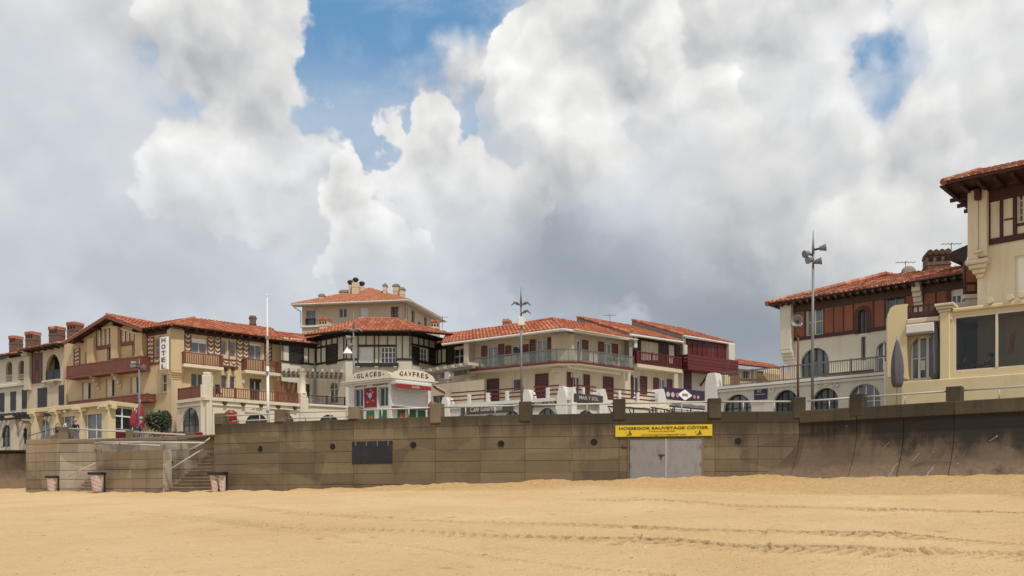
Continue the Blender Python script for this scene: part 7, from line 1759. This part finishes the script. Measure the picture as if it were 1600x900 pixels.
    # red balustrade over the door, its slab and the white awning case
    F = FRt.off(-.1); s0b, s1b = F.s(1417.5), F.s(1468); zf_, zt_ = F.z(1443, 497), F.z(1443, 475.5); m = MB(); m.bbox(F, s0b, s1b, zf_ - .22, zf_, -1.5, .15, .04); m.build('slab', CREAM2, h); railing(F, s0b, s1b, zf_, zt_, -.05, h, DKRED, 'bars', gap=.2, name='balustrade')
    m = MB(); a, b, c, e = F.R(1417.5, 487, 1467.5, 497); m.box(F, a, b, zf_ + .1, zf_ + .32, -.09, -.01); m.build('base_board', DKRED, h)
    a, b, c, e = F.R(1415.5, 505.5, 1459, 519.5, .2); m = MB(); m.bbox(F, a, b, c, e, -.2, .25, .04); m.build('awning_case', TRIMW, h)
    m = MB(); m.box(F, a, b, c - .08, c - .01, -.1, .2); m.build('awning_bar', GREYC, h)
    # floodlights on the roof edge
    for px, py in ((1549, 473), (1580, 468), (1598, 464)):
        q = FRt.P(FRt.s(px), FRt.z(px, py + 3), -.1); m = MB(); m.lathe(q + Vector((0, 0, .12)), [(.05, 0), (.14, .1), (.15, .28), (.13, .3)], 10, Vector((-.6, -.6, .1))); m.tube(q, q + Vector((.75, -.15, -.02)), .035); m.tube(q, q + Vector((0, 0, .14)), .03); m.build('roof_lamp', CREAM2, h)
    Fs = FacW((1384 - 800) / FP * 43.0, 43.0, (1416 - 800) / FP * 41.6, 41.6); m = MB(); m.bbox(Fs, 0, Fs.L, PROM - .1, Fs.z(1400, 500), -.5, 0, .03); m.build('side_wall', YELLOW, h)
    # steps to the door
    for i in range(5): a, b = FRt.s(1360 + i * 3.5, .6), FRt.s(1409, .6); m = MB(); z = PROM + .23 * (i + 1); m.bbox(FRt, a, b, PROM if i == 0 else z - .25, z, -1.2, .9 - .14 * i, .02); m.build('step', CREAM2, h)
    # poster in the door
    a, b, c, e = FRt.off(-.45).R(1434, 562, 1443, 577); m = MB(); m.box(FRt.off(-.45), a, b, c, e, -.36, -.325); m.build('notice', WHITEP, h)
m_, B_, bs_ = new_mat('dim_room'); bs_.inputs['Base Color'].default_value = (0.30, 0.285, 0.27, 1); bs_.inputs['Roughness'].default_value = .9; ROOMM = m_
build_restaurant()
# ------------------------------------------------------------------ masts, lamps, flagpole
def mast(label, px, Y, ytop, heads, cat='street lamp', name='lamp_mast', r=.11, group=None, lean=0.0, mat=None):
    b = pix(px, HOR, Y); b.z = PROM; zt = CZ + (HOR - ytop) / FP * Y; t = thing(name, label, cat, b, group); mat = mat or GREYM
    top = Vector((b.x + lean, b.y, zt)); up = (top - b)
    spike = up.length * .12; sp = up.normalized()
    m = MB(); m.lathe(b, [(.2, 0), (.2, .06), (r * 1.2, .1), (r, .6)], 12); m.build('base', mat, t)
    m = MB(); m.tube(b + sp * .5, top - sp * spike, r, r * .75, 12); m.build('pole', mat, t, True)
    m = MB(); m.tube(top - sp * spike, top, r * .95, .012, 12); m.build('spike', mat, t, True)
    for kind, dx, py in heads:
        z = CZ + (HOR - py) / FP * Y; c = b + up * ((z - b.z) / up.z)
        if kind == 'flood':
            sg = 1 if dx > 0 else -1; e = Vector((c.x + dx * Y / FP, c.y - .12, c.z + .05)); ax = Vector((sg * .9, -.35, -.25 + .35 * (sg > 0))).normalized()
            m = MB(); m.tube(c, e, .05); m.build('arm', DARKM, t)
            m = MB(); m.lathe(e - ax * .11, [(.07, 0), (.10, .02), (.11, .11), (.12, .13), (.165, .27), (.175, .30), (.15, .305)], 14, ax); f = m.build('floodlight', GREYM, t, True)
            m = MB(); m.lathe(e + ax * .188, [(.15, 0), (.15, .012)], 14, ax); m.build('lens', GLASSB, f)
        elif kind == 'blade':
            sg = 1 if dx > 0 else -1; L = abs(dx) * Y / FP; y = c.y - .05
            pts = [(0, .05, .06), (.25, .10, .09), (.6, .11, .10), (.9, .06, .06), (1.0, .01, .02)]
            m = MB(); vs = []
            for u, hw, hh in pts:
                x = c.x + sg * (.08 + L * u); zz_ = c.z + .10 * math.sin(u * 3.1) - .08 * u * u
                vs += [(x, y - hw * 1.6, zz_), (x, y, zz_ + hh), (x, y + hw * 1.6, zz_), (x, y, zz_ - hh * .4)]
            fs = [(0, 1, 2, 3)] + [(4 * k + i, 4 * k + (i + 1) % 4, 4 * k + 4 + (i + 1) % 4, 4 * k + 4 + i) for k in range(len(pts) - 1) for i in range(4)]
            m.add(vs, fs); m.bar(c, (c.x + sg * .12, y, c.z), .07); f = m.build('lamp_head', GREYP, t); fix_normals(f)
            m = MB(); m.wbox(c.x + sg * L * .3 - .12, c.x + sg * L * .3 + .12, y - .06, y + .06, c.z - .02, c.z + .015); m.build('lens', GLASSB, f)
        elif kind == 'box':
            m = MB(); F = FacW(c.x - .16, c.y - .12, c.x + .16, c.y - .12); m.bbox(F, 0, .32, c.z - .2, c.z + .22, -.2, .05, .03); m.build('control_box', TRIMW, t)
        elif kind == 'lantern':
            m = MB(); e = c + Vector((-.35, -.1, 0)); m.lathe(e, [(.30, -.12), (.26, -.02), (.10, .22), (.05, .34)], 12); m.lathe(e, [(.16, -.16), (.2, -.12)], 12); m.tube(c + Vector((0, 0, .35)), e + Vector((0, 0, .34)), .035); m.build('lantern', WHITEP, t, True)
        elif kind == 'speaker':
            ax = Vector((-.5, -.85, .05)).normalized(); e = c + Vector((dx * Y / FP, -.1, 0)); m = MB(); m.lathe(e, [(.06, -.05), (.08, .15), (.14, .28), (.24, .38), (.25, .40), (.23, .39), (.10, .25), (.02, .2)], 16, ax); m.tube(c, e, .04); h = m.build('horn', GREYM, t, True)
            m = MB(); m.lathe(e - ax * .22, [(.11, 0), (.12, .1), (.08, .2)], 12, ax); m.build('driver', WHITEP, h)
    return t
mast('tall grey mast with four floodlights in front of the terracotta house', 1269, 39.5, 359, [('flood', 12, 390.5), ('flood', -10, 399), ('flood', 5, 411.5), ('flood', -5, 408.5)], lean=.05, r=.07)
mast('grey mast with two wing-shaped lamps and a white box in front of the corner house', 815.5, 41.5, 448, [('blade', -13, 476), ('blade', 13, 476), ('blade', 13, 489), ('box', 0, 503)], r=.06, lean=-.05)
mast('lamp mast with wing lamps and a white lantern in front of the black-timbered house', 552.5, 55, 488, [('blade', -12, 517), ('blade', 12, 517), ('flood', -6, 529), ('flood', -3, 541), ('lantern', -4, 550)], r=.07)
mast('short mast with three floodlights at the cream hotel corner', 217.5, 55, 560, [('flood', -6, 569), ('flood', -7, 574), ('flood', 6, 576)], r=.06)
mast('brown post carrying a grey horn loudspeaker, standing on the sea wall', 1247, 36.75, 508, [('speaker', 0, 505)], 'loudspeaker', 'loudspeaker_post', .055, mat=RUST)
def flagpole():
    b = pix(419.3, HOR, 44.5); b.z = PROM; t = thing('flagpole', 'tall bare white flagpole rising in front of the hotel', 'flagpole', b); top = pix(417.3, 463, 44.5)
    m = MB(); m.tube(b, b.lerp(top, .5), .09, .065, 12); m.tube(b.lerp(top, .5), top, .065, .025, 12); m.build('pole', WHITEP, t, True)
    m = MB(); m.lathe(top, [(.03, 0), (.07, .05), (.06, .1), (.01, .13)], 10); m.build('finial', WHITEP, t, True)
    m = MB(); m.lathe(b, [(.26, 0), (.26, .12), (.12, .3)], 12); m.build('base', TRIMW, t)
    for h in (1.2, 3.2, 5.0): m = MB(); p = b.lerp(top, h / (top.z - b.z)); m.box(FacW(p.x - .06, p.y - .1, p.x + .06, p.y - .1), 0, .12, p.z, p.z + .14, -.05, .06); m.build('cleat', GREYM, t)
flagpole()

# ------------------------------------------------------------------ bins
def bag_mat():
    m, B, bs = new_mat('printed_bin_bag'); P = B.node('ShaderNodeTexCoord').outputs['Object']
    x, y, z = B.sep(P); n = B.noise(P, 6.0, 3, .6)
    u = B.m('ADD', B.m('MULTIPLY', x, .45), z)
    band = B.m('SINE', B.m('ADD', B.m('MULTIPLY', u, 30.0), B.m('MULTIPLY', n, 5.0)))
    let = B.m('SINE', B.m('ADD', B.m('MULTIPLY', x, 60.0), B.m('MULTIPLY', n, 14.0)))
    k = B.m('MULTIPLY', B.ss(band, .35, .7), B.ss(let, -.5, 0.2))
    k = B.m('MULTIPLY', k, B.ss(B.m('ABSOLUTE', x), .30, .22))
    B.put(bs.inputs['Base Color'], B.mix(B.m('MULTIPLY', k, .8), (0.52, 0.43, 0.38), (0.40, 0.06, 0.06))); bs.inputs['Roughness'].default_value = .5
    bump(B, bs, B.noise(B.vm('MULTIPLY', P, (1, 1, .3)), 12.0, 4, .6), .6, .04)
    return m
BAG = bag_mat()
def sack_bin(px, py, Y, lab, w, h, seed, lean=0.0, two=False):
    b = pix(px, py, Y); t = thing('litter_bin', lab, 'litter bin', b, 'bag bins on the sand'); r = random.Random(seed); n = 20; m = MB()
    for cx, ww in ((0, w),) if not two else ((-w * .24, w * .52), (w * .26, w * .5)):
        rows = 9; vs = []
        for j in range(rows):
            u = j / (rows - 1); rad = ww * .5 * (.82 + .2 * u - .14 * (1 - u) ** 3)
            for i in range(n):
                a = 2 * math.pi * i / n; wr = 1 + .05 * math.cos(a * 5 + seed + j * .6) + r.uniform(-.025, .025)
                vs.append((b.x + cx + rad * wr * math.cos(a) + lean * (1 - u), b.y + rad * wr * .8 * math.sin(a), b.z - .05 + h * .86 * u + (.03 * math.sin(a * 3) if j == 0 else 0)))
        fs = [(j * n + i, j * n + (i + 1) % n, (j + 1) * n + (i + 1) % n, (j + 1) * n + i) for j in range(rows - 1) for i in range(n)] + [tuple(range(n - 1, -1, -1))]
        m.add(vs, fs)
    m.build('bag', BAG, t, True)
    F = FacW(b.x - w * .56, b.y - w * .42, b.x + w * .56, b.y - w * .42); m = MB(); z = b.z + h * .82
    m.bbox(F, 0, w * 1.12, z + h * .04, z + h * .17, -w * .9, .02, .03); m.build('lid_frame', BLACKP, t)
    m = MB(); m.wbox(b.x + w * .5, b.x + w * .5 + .06, b.y + w * .2, b.y + w * .2 + .06, b.z - .1, z + .1); m.build('stand', BLACKP, t)
sack_bin(81, 770, 48.6, 'printed bag bin against the left bastion, dark post on its right', .52, .97, 1)
sack_bin(151, 768, 46.6, 'flared printed bag bin at the foot of the smaller stair flight', .66, 1.05, 2, .05)
sack_bin(340, 768.5, 42.6, 'double-bagged printed bin by the long wall, right of the wider stairs', .74, 1.0, 3, .06, True)
def barrel(px, Y, w, yt, lab, yb=None):
    b = pix(px, HOR, Y); b.z = PROM if yb is None else CZ + (HOR - yb) / FP * Y; h = CZ + (HOR - yt) / FP * Y - b.z; t = thing('barrel_bin', lab, 'bin', b)
    m = MB(); r = w / 2; m.lathe(b, [(r * .84, 0), (r * .95, h * .3), (r, h * .62), (r * .93, h * .86)], 18); m.build('body', REDP, t, True)
    m = MB(); m.lathe(b, [(r * .97, h * .86), (r * .97, h * .93), (r * .6, h * .98), (r * .55, h)], 18); m.build('lid', REDP, t, True)
    m = MB(); m.lathe(b, [(r * 1.03, h * .60), (r * 1.03, h * .66)], 18); m.build('hoop', MAROON, t)
barrel(361, 45.5, .62, 641, 'red barrel bin behind the parapet below the white corner pillar')
barrel(311, 46.5, .40, 675, 'small red bin at the top of the wider stairs', None)
barrel(676, 41.0, .46, 628, 'red bin half hidden by the wall post right of the kiosk')

# dark red folded parasol at the hotel corner
def folded_parasol(px, Y, y0, y1, w, lab, mat, wob=.12, group=None, split=False, zb=None):
    b = pix(px, HOR, Y); b.z = PROM if zb is None else zb; t = thing('folded_parasol', lab, 'parasol', b, group); z0 = CZ + (HOR - y1) / FP * Y; z1 = CZ + (HOR - y0) / FP * Y; n = 22; rows = 12; m = MB(); vs = []
    for j in range(rows):
        u = j / (rows - 1); rad = w / 2 * (math.sin(math.pi * min(1, .30 + .70 * u)) ** .8 * .95 + .05) * (1 if u > .1 else .75 + 2.5 * u)
        for i in range(n):
            a = 2 * math.pi * i / n; fold = 1 + .22 * math.cos(a * 6 + j * .25) * (1 - u * .5); vs.append((b.x + rad * fold * math.cos(a) + wob * (1 - u) * math.sin(px + u * 2), b.y + rad * fold * .8 * math.sin(a), z0 + (z1 - z0) * u))
    fs = [(j * n + i, j * n + (i + 1) % n, (j + 1) * n + (i + 1) % n, (j + 1) * n + i) for j in range(rows - 1) for i in range(n)] + [tuple(range(n - 1, -1, -1)), tuple(range((rows - 1) * n, rows * n))]
    m.add(vs, fs); m.build('canopy', mat, t, True)
    m = MB(); m.tube(b, (b.x, b.y, z1 + .12), .025); m.build('pole', GREYP if mat is not REDC else TRIMW, t, True)
    m = MB(); m.lathe((b.x, b.y, z0 + (z1 - z0) * .42), [(w * .36, 0), (w * .36, .05)], 12, None, False); m.build('strap', mat, t)
    m = MB(); m.lathe(b, [(.3, 0), (.3, .08), (.06, .12)], 12); m.build('base', GREYC, t)
folded_parasol(219, 60, 627, 672, .60, 'dark red folded parasol beside the verandah, near the round bush', REDC)
folded_parasol(210.5, 59.5, 640, 668, .5, 'second dark red parasol sagging against the first, lower and to its left', REDC, .22)
folded_parasol(1401.5, 39.0, 529, 605, .50, 'grey folded parasol standing by the stepped pillar below the restaurant', GREYF, .03)
folded_parasol(1461.5, 39.6, 490, 592, .44, 'grey folded parasol in front of the pointed-arch restaurant door', GREYF, .03)

# ------------------------------------------------------------------ plants
def leaf_mat(name, c1, c2):
    m, B, bs = new_mat(name); a = B.node('ShaderNodeAttribute', attribute_name='tile_rand').outputs['Fac']
    B.put(bs.inputs['Base Color'], B.mix(a, c1, c2)); bs.inputs['Roughness'].default_value = .6; return m
LEAF = leaf_mat('dark_leaf', (0.018, 0.032, 0.012), (0.06, 0.085, 0.03)); LEAF2 = leaf_mat('pale_leaf', (0.07, 0.10, 0.03), (0.20, 0.21, 0.09))
def leaves(m, c, rx, ry, rz, n, size, r):
    for _ in range(n):
        a, u = r.uniform(0, 6.283), r.uniform(-1, 1); q = math.sqrt(1 - u * u); k = r.uniform(.55, 1.05) * (1 + .2 * math.sin(a * 3 + u * 4))
        p = Vector((c[0] + rx * k * q * math.cos(a), c[1] + ry * k * q * math.sin(a), c[2] + rz * k * u)); d = Vector((r.gauss(0, 1), r.gauss(0, 1), r.gauss(0, 1))).normalized(); e = d.orthogonal().normalized(); s = size * r.uniform(.6, 1.3)
        m.add([p - d * s, p + e * s * .4, p + d * s, p - e * s * .4], [(0, 1, 2, 3)]); m.a.append(r.random())
def bush(px, Y, y0, y1, x0, x1, lab, mat, n, size, base, name='bush', cat='bush', group=None, bm=None, zb=None):
    c = pix((x0 + x1) / 2, (y0 + y1) / 2, Y); rx = (x1 - x0) / 2 * Y / FP; rz = (y1 - y0) / 2 * Y / FP; zb = zb if zb is not None else base; t = thing(name, lab, cat, (c.x, c.y, zb), group); r = random.Random(int(px)); m = MB()
    k = 7 if n > 300 else 2
    for i in range(k): leaves(m, (c.x + rx * .55 * math.cos(i * 2.4) * (i > 0), c.y + rx * .4 * math.sin(i * 2.4) * (i > 0), c.z + rz * r.uniform(-.35, .35)), rx * .6, rx * .55, rz * .75, n // k, size, r)
    m.build('foliage', mat, t, kind='stuff')
    m = MB()
    for i in range(5): m.tube((c.x + .05 * i - .1, c.y, zb + .2), (c.x + rx * .4 * math.cos(i * 1.3), c.y + rx * .3 * math.sin(i * 1.3), c.z + rz * .2), .035, .012, 6)
    m.build('stem', WOODB, t, kind='stuff')
    m = MB(); w = min(rx * .6, .8); m.lathe((c.x, c.y, zb), [(w * .75, 0), (w, .38), (w * 1.05, .4), (w * .9, .4), (w * .85, .3)], 14, None, False); m.build('planter', bm or GREYC, t)
bush(246, 62, 643, 672, 227, 266, 'large dark green round bush in front of the arched hotel window', LEAF, 2600, .11, PROM)
zbal = FML.z(863, 565.5, 1.2)
bush(956, 69.5, 553, 567, 945, 967, 'pale leafy plant on the glass balcony, left one on the right-hand side', LEAF2, 260, .10, zbal, 'potted_plant', 'plant', 'plants on the glass balcony')
bush(976, 70.6, 558, 571, 966, 987, 'pale leafy plant at the right end of the glass balcony', LEAF2, 240, .10, zbal, 'potted_plant', 'plant', 'plants on the glass balcony')
bush(808, 69.4, 541, 556, 801, 817, 'small dark plant behind the glass balcony, between maroon shutters', LEAF, 160, .09, zbal, 'potted_plant', 'plant', 'plants on the glass balcony')
def flower_bed():
    a, b = pix(226, 680, 53), pix(289, 683, 50); F = FacW(a.x, a.y, b.x, b.y); t = thing('flower_bed', 'red and green flower bed behind the white rail beside the small red bin', 'flower bed', F.P(F.L / 2, PROM)); m = MB(); m.bbox(F, 0, F.L, PROM, PROM + .45, -.7, 0, .03); m.build('planter_box', WOODB, t)
    r = random.Random(4); m = MB()
    for i in range(14): leaves(m, F.P(F.L * (i + .5) / 14, PROM + .55, -.35), .22, .3, .16, 26, .07, r)
    m.build('foliage', LEAF, t, kind='stuff'); m = MB()
    for i in range(14): leaves(m, F.P(F.L * (i + .5) / 14, PROM + .68, -.3), .2, .26, .08, 12, .055, r)
    m.build('blossom', REDC, t, kind='stuff')
flower_bed()

# ------------------------------------------------------------------ people
def person(label, loc, rz, hgt, shirt, legs, pose='stand', hairm=None, hat=None, group=None, dress=False, bagm=None):
    t = thing('person', label, 'person', loc, group); k = hgt / 1.75; J = {}; E = []; R = {}
    def j(n, x, y, z, r, par=None):
        J[n] = Vector((x, y, z)) * k; R[n] = r * k
        if par: E.append((par, n))
    lean = {'stand': 0.0, 'walk': .06, 'bend': .42, 'sit': .05}[pose]
    hz = .94 if pose != 'sit' else .50
    def up(z): return (lean * (z - .94), z - (.94 - hz) - abs(lean) * .25 * (z - .94))        # y offset and height of the upper body
    def ju(n, x, y, z, r, par=None): dy, z2 = up(z); j(n, x, y + dy, z2, r, par)
    ju('pelvis', 0, 0, .94, .125); ju('waist', 0, 0, 1.10, .115, 'pelvis'); ju('chest', 0, .01, 1.33, .135, 'waist'); ju('neck', 0, .0, 1.49, .055, 'chest'); ju('jaw', 0, .02, 1.57, .07, 'neck'); ju('head', 0, .015, 1.66, .095, 'jaw'); ju('crown', 0, .0, 1.73, .065, 'head'); ju('nose', 0, .115, 1.635, .016, 'head')
    st = {'stand': (.05, -.03), 'walk': (.24, -.22), 'bend': (.1, -.08), 'sit': (0, 0)}[pose]
    for s, dy in ((1, st[0]), (-1, st[1])):
        a = 'r' if s > 0 else 'l'
        if pose == 'sit':
            j('hip' + a, .09 * s, .05, hz - .02, .085, 'pelvis'); j('knee' + a, .10 * s, .45, hz + .0, .062, 'hip' + a); j('ankle' + a, .10 * s, .42, .08, .042, 'knee' + a); j('toe' + a, .11 * s, .56, .03, .03, 'ankle' + a)
        else:
            j('hip' + a, .09 * s, dy * .1, .88, .088, 'pelvis'); j('knee' + a, .095 * s, dy * .6 + .03, .49, .060, 'hip' + a); j('ankle' + a, .095 * s, dy - .02, .09, .042, 'knee' + a); j('toe' + a, .11 * s, dy + .13, .03, .032, 'ankle' + a)
        ju('sh' + a, .18 * s, 0, 1.42, .06, 'chest')
        ex, ey, ez, wx_, wy_, wz_ = {'stand': (.25, -.02, 1.14, .25, .06, .90), 'walk': (.24, -.08 * s - .02, 1.15, .24, .1 - .1 * s, .93), 'bend': (.25, .16, 1.2, .2, .38, 1.12), 'sit': (.24, .1, 1.16, .14, .33, 1.1)}[pose]
        ju('el' + a, ex * s, ey, ez, .043, 'sh' + a); ju('wr' + a, wx_ * s, wy_, wz_, .029, 'el' + a)
        w_ = J['wr' + a] / k; d = (J['wr' + a] - J['el' + a]).normalized(); pl = w_ + d * .07; j('palm' + a, *pl, .032, 'wr' + a)
        side = Vector((s, 0, 0)); fw = d.cross(side).normalized()
        for i, ln in enumerate((.075, .088, .082, .065)):
            o = fw * ((i - 1.5) * .021); p1 = pl + d * .045 + o; p2 = p1 + d * ln * .5 - side * .008; p3 = p2 + d * ln * .45 - side * .02
            j('f%d%sa' % (i, a), *p1, .011, 'palm' + a); j('f%d%sb' % (i, a), *p2, .0095, 'f%d%sa' % (i, a)); j('f%d%sc' % (i, a), *p3, .008, 'f%d%sb' % (i, a))
        p1 = w_ + d * .035 - fw * .04; p2 = p1 + d * .04 - fw * .022; j('th%sa' % a, *p1, .013, 'wr' + a); j('th%sb' % a, *p2, .0095, 'th%sa' % a)
    names = list(J); idx = {n: i for i, n in enumerate(names)}
    me = bpy.data.meshes.new('body'); me.from_pydata([J[n] for n in names], [(idx[a], idx[b]) for a, b in E], [])
    o = bpy.data.objects.new('body', me); COL.objects.link(o)
    md = o.modifiers.new('skin', 'SKIN'); md.use_smooth_shade = True
    for i, n in enumerate(names): me.skin_vertices[0].data[i].radius = (R[n], R[n] * (.72 if n in ('pelvis', 'waist', 'chest') else 1)); me.skin_vertices[0].data[i].use_root = (n == 'pelvis')
    o.modifiers.new('sub', 'SUBSURF').levels = 1
    dg = bpy.context.evaluated_depsgraph_get(); dg.update(); nm = bpy.data.meshes.new_from_object(o.evaluated_get(dg)); bpy.data.objects.remove(o); bpy.data.meshes.remove(me)
    nm.materials.clear()
    for mt in (SKIN, shirt, legs, BLACKP): nm.materials.append(mt)
    seg = [(J[a], J[b], b) for a, b in E]
    for p in nm.polygons:
        c = p.center; best = min(seg, key=lambda s_: (lambda tt: (c - s_[0].lerp(s_[1], tt)).length)(max(0, min(1, (c - s_[0]).dot(s_[1] - s_[0]) / max(1e-6, (s_[1] - s_[0]).length_squared)))))[2]
        if best.startswith(('hip', 'knee', 'ankle')): p.material_index = 2
        elif best.startswith('toe'): p.material_index = 3
        elif best in ('waist', 'chest') or best.startswith(('sh', 'el')): p.material_index = 1 if best != 'waist' or c.z > J['pelvis'].z + .02 else 2
        elif best.startswith('wr'): p.material_index = 1 if hat is not None else 0
        p.use_smooth = True
    body = bpy.data.objects.new('body', nm); WLOC[body.name] = Vector(loc); COL.objects.link(body); body.parent = t
    hd = J['head']; m = MB()
    if hat is None:
        n = 12; prof = [(.104, -.02), (.112, .03), (.10, .08), (.06, .115), (.01, .125)]
        m.lathe(hd * 1.0 + Vector((0, -.018 * k, .005)), [(r_ * k, h_ * k) for r_, h_ in prof], n); m.lathe(hd + Vector((0, -.05 * k, -.02 * k)), [(.05 * k, -.08 * k), (.085 * k, -.03 * k), (.09 * k, .03 * k)], n)
        o2 = m.build('hair', hairm or HAIRM, None, True)
    else:
        m.lathe(hd + Vector((0, -.01, .02 * k)), [(.115 * k, 0), (.115 * k, .04 * k), (.09 * k, .1 * k), (.02 * k, .13 * k)], 14); m.lathe(hd + Vector((0, .05 * k, .02 * k)), [(.13 * k, 0), (.13 * k, .012 * k)], 14); o2 = m.build('hat', hat, None, True)
    def adopt(ob): l = ob.location.copy(); z0 = ob.data.vertices; ob.parent = t; ob.location = l
    adopt(o2)
    m = MB()
    for s in (-1, 1): m.lathe(hd + Vector((.034 * s * k, .088 * k, .0)), [(.004, -.008), (.011 * k, 0), (.004, .008)], 8)
    adopt(m.build('eye', DARKM, None)); m = MB(); m.wbox(hd.x - .025 * k, hd.x + .025 * k, hd.y + .075 * k, hd.y + .09 * k, hd.z - .075 * k, hd.z - .065 * k); adopt(m.build('mouth', OXRED, None))
    m = MB()
    for s in (-1, 1): m.lathe(hd + Vector((.098 * s * k, 0, -.01 * k)), [(.008, -.03 * k), (.02 * k, 0), (.008, .03 * k)], 8)
    adopt(m.build('ear', SKIN, None))
    if dress:
        m = MB(); pv = J['pelvis']; m.lathe((pv.x, pv.y, pv.z - .52 * k), [(.24 * k, 0), (.20 * k, .25 * k), (.145 * k, .55 * k), (.13 * k, .62 * k)], 18); adopt(m.build('skirt', legs, None, True))
    t.rotation_euler = (0, 0, rz)
    return t
TURQ = paint('turquoise_knit', (0.16, 0.42, 0.38), .8, .1); NAVY = paint('navy_cloth', (0.018, 0.016, 0.035), .8, .2); MAUVE = paint('mauve_cloth', (0.10, 0.075, 0.11), .8, .2); DENIM = paint('pale_denim', (0.16, 0.19, 0.22), .85, .3); PINKC = paint('rose_jacket', (0.36, 0.10, 0.10), .8, .25); LIGHTC = paint('pale_shirt', (0.55, 0.57, 0.58), .8, .15); GREYK = paint('grey_shirt', (0.12, 0.13, 0.15), .8, .2)
def at(px, Y): q = pix(px, HOR, Y); return (q.x, q.y, PROM)
person('dark-haired person in a pale shirt bending by the left parapet post', at(97, 53), math.radians(-70), 1.66, LIGHTC, NAVY, 'bend')
person('person in dark top and mauve skirt with a pink cap, beside the verandah door', at(118, 53.4), math.radians(60), 1.64, NAVY, MAUVE, 'stand', None, PINK, None, True)
person('person in rose jacket, pale jeans and turquoise hat walking past the red parasols', at(219, 52.6), math.radians(-70), 1.70, PINKC, DENIM, 'walk', None, TURQ)
def bag(lab, p, w, h, mat):
    t = thing('bag', lab, 'bag', p); m = MB(); m.lathe(p, [(w * .4, 0), (w * .5, h * .25), (w * .48, h * .7), (w * .2, h * .95), (.02, h)], 14); m.build('body', mat, t, True)
    m = MB()
    for i in range(8): a0, a1 = math.pi * i / 8, math.pi * (i + 1) / 8; m.tube(Vector(p) + Vector((w * .25 * math.cos(a0), 0, h * .9 + .22 * math.sin(a0))), Vector(p) + Vector((w * .25 * math.cos(a1), 0, h * .9 + .22 * math.sin(a1))), .018)
    m.build('handle', mat, t)
q = Vector(at(211.5, 52.5)); bag('dark bulky bag carried by the person in the rose jacket', q + Vector((.15, -.1, .72)), .5, .5, BLACKP)
q = Vector(at(90, 52.8)); bag('black bag held by the bending person at the left post', q + Vector((.05, -.1, .7)), .45, .45, BLACKP)
# diners behind the restaurant window
zf_in = FRt.z(1545, 576.5) - .42
def seat(px, d, lab, rz):
    q = FRt.P(FRt.s(px, d), zf_in, d); s = thing('dining_chair', lab, 'chair', q, 'chairs in the dining room'); m = MB(); F = FacW(q.x - .2, q.y, q.x + .2, q.y); m.bbox(F, 0, .4, zf_in + .42, zf_in + .46, -.2, .2, .01); m.build('seat', DARKM, s)
    m = MB(); m.bbox(F, 0, .4, zf_in + .5, zf_in + .9, -.24, -.2, .01); m.build('backrest', DARKM, s)
    for x in (.02, .38):
        for dd in (-.18, .18): m = MB(); m.box(F, x - .015, x + .015, zf_in, zf_in + .42, dd - .015, dd + .015); m.build('leg', DARKM, s)
    return q
q = seat(1506, -1.1, 'dark chair of the black-haired diner at the left of the restaurant window', 0); person('black-haired diner in dark clothes seated at the left of the restaurant window', (q.x, q.y, zf_in), math.radians(-80), 1.74, BLACKP, BLACKP, 'sit')
q = seat(1549, -1.1, 'dark chair of the grey-shirted diner next to the window mullion', 0); person('grey-shirted diner seated beside the window mullion', (q.x, q.y, zf_in), math.radians(80), 1.68, GREYK, BLACKP, 'sit')
q = FRt.P(FRt.s(1526, -1.1), zf_in, -1.1); s = thing('dining_table', 'small dark dining table between the two diners', 'table', q); m = MB(); m.lathe(q, [(.42, .72), (.42, .76)], 18); m.build('tabletop', WOODB, s); m = MB(); m.tube(q, q + Vector((0, 0, .72)), .035); m.build('leg', GREYM, s); m = MB(); m.lathe(q, [(.25, 0), (.25, .03), (.05, .05)], 14); m.build('foot', DARKM, s)
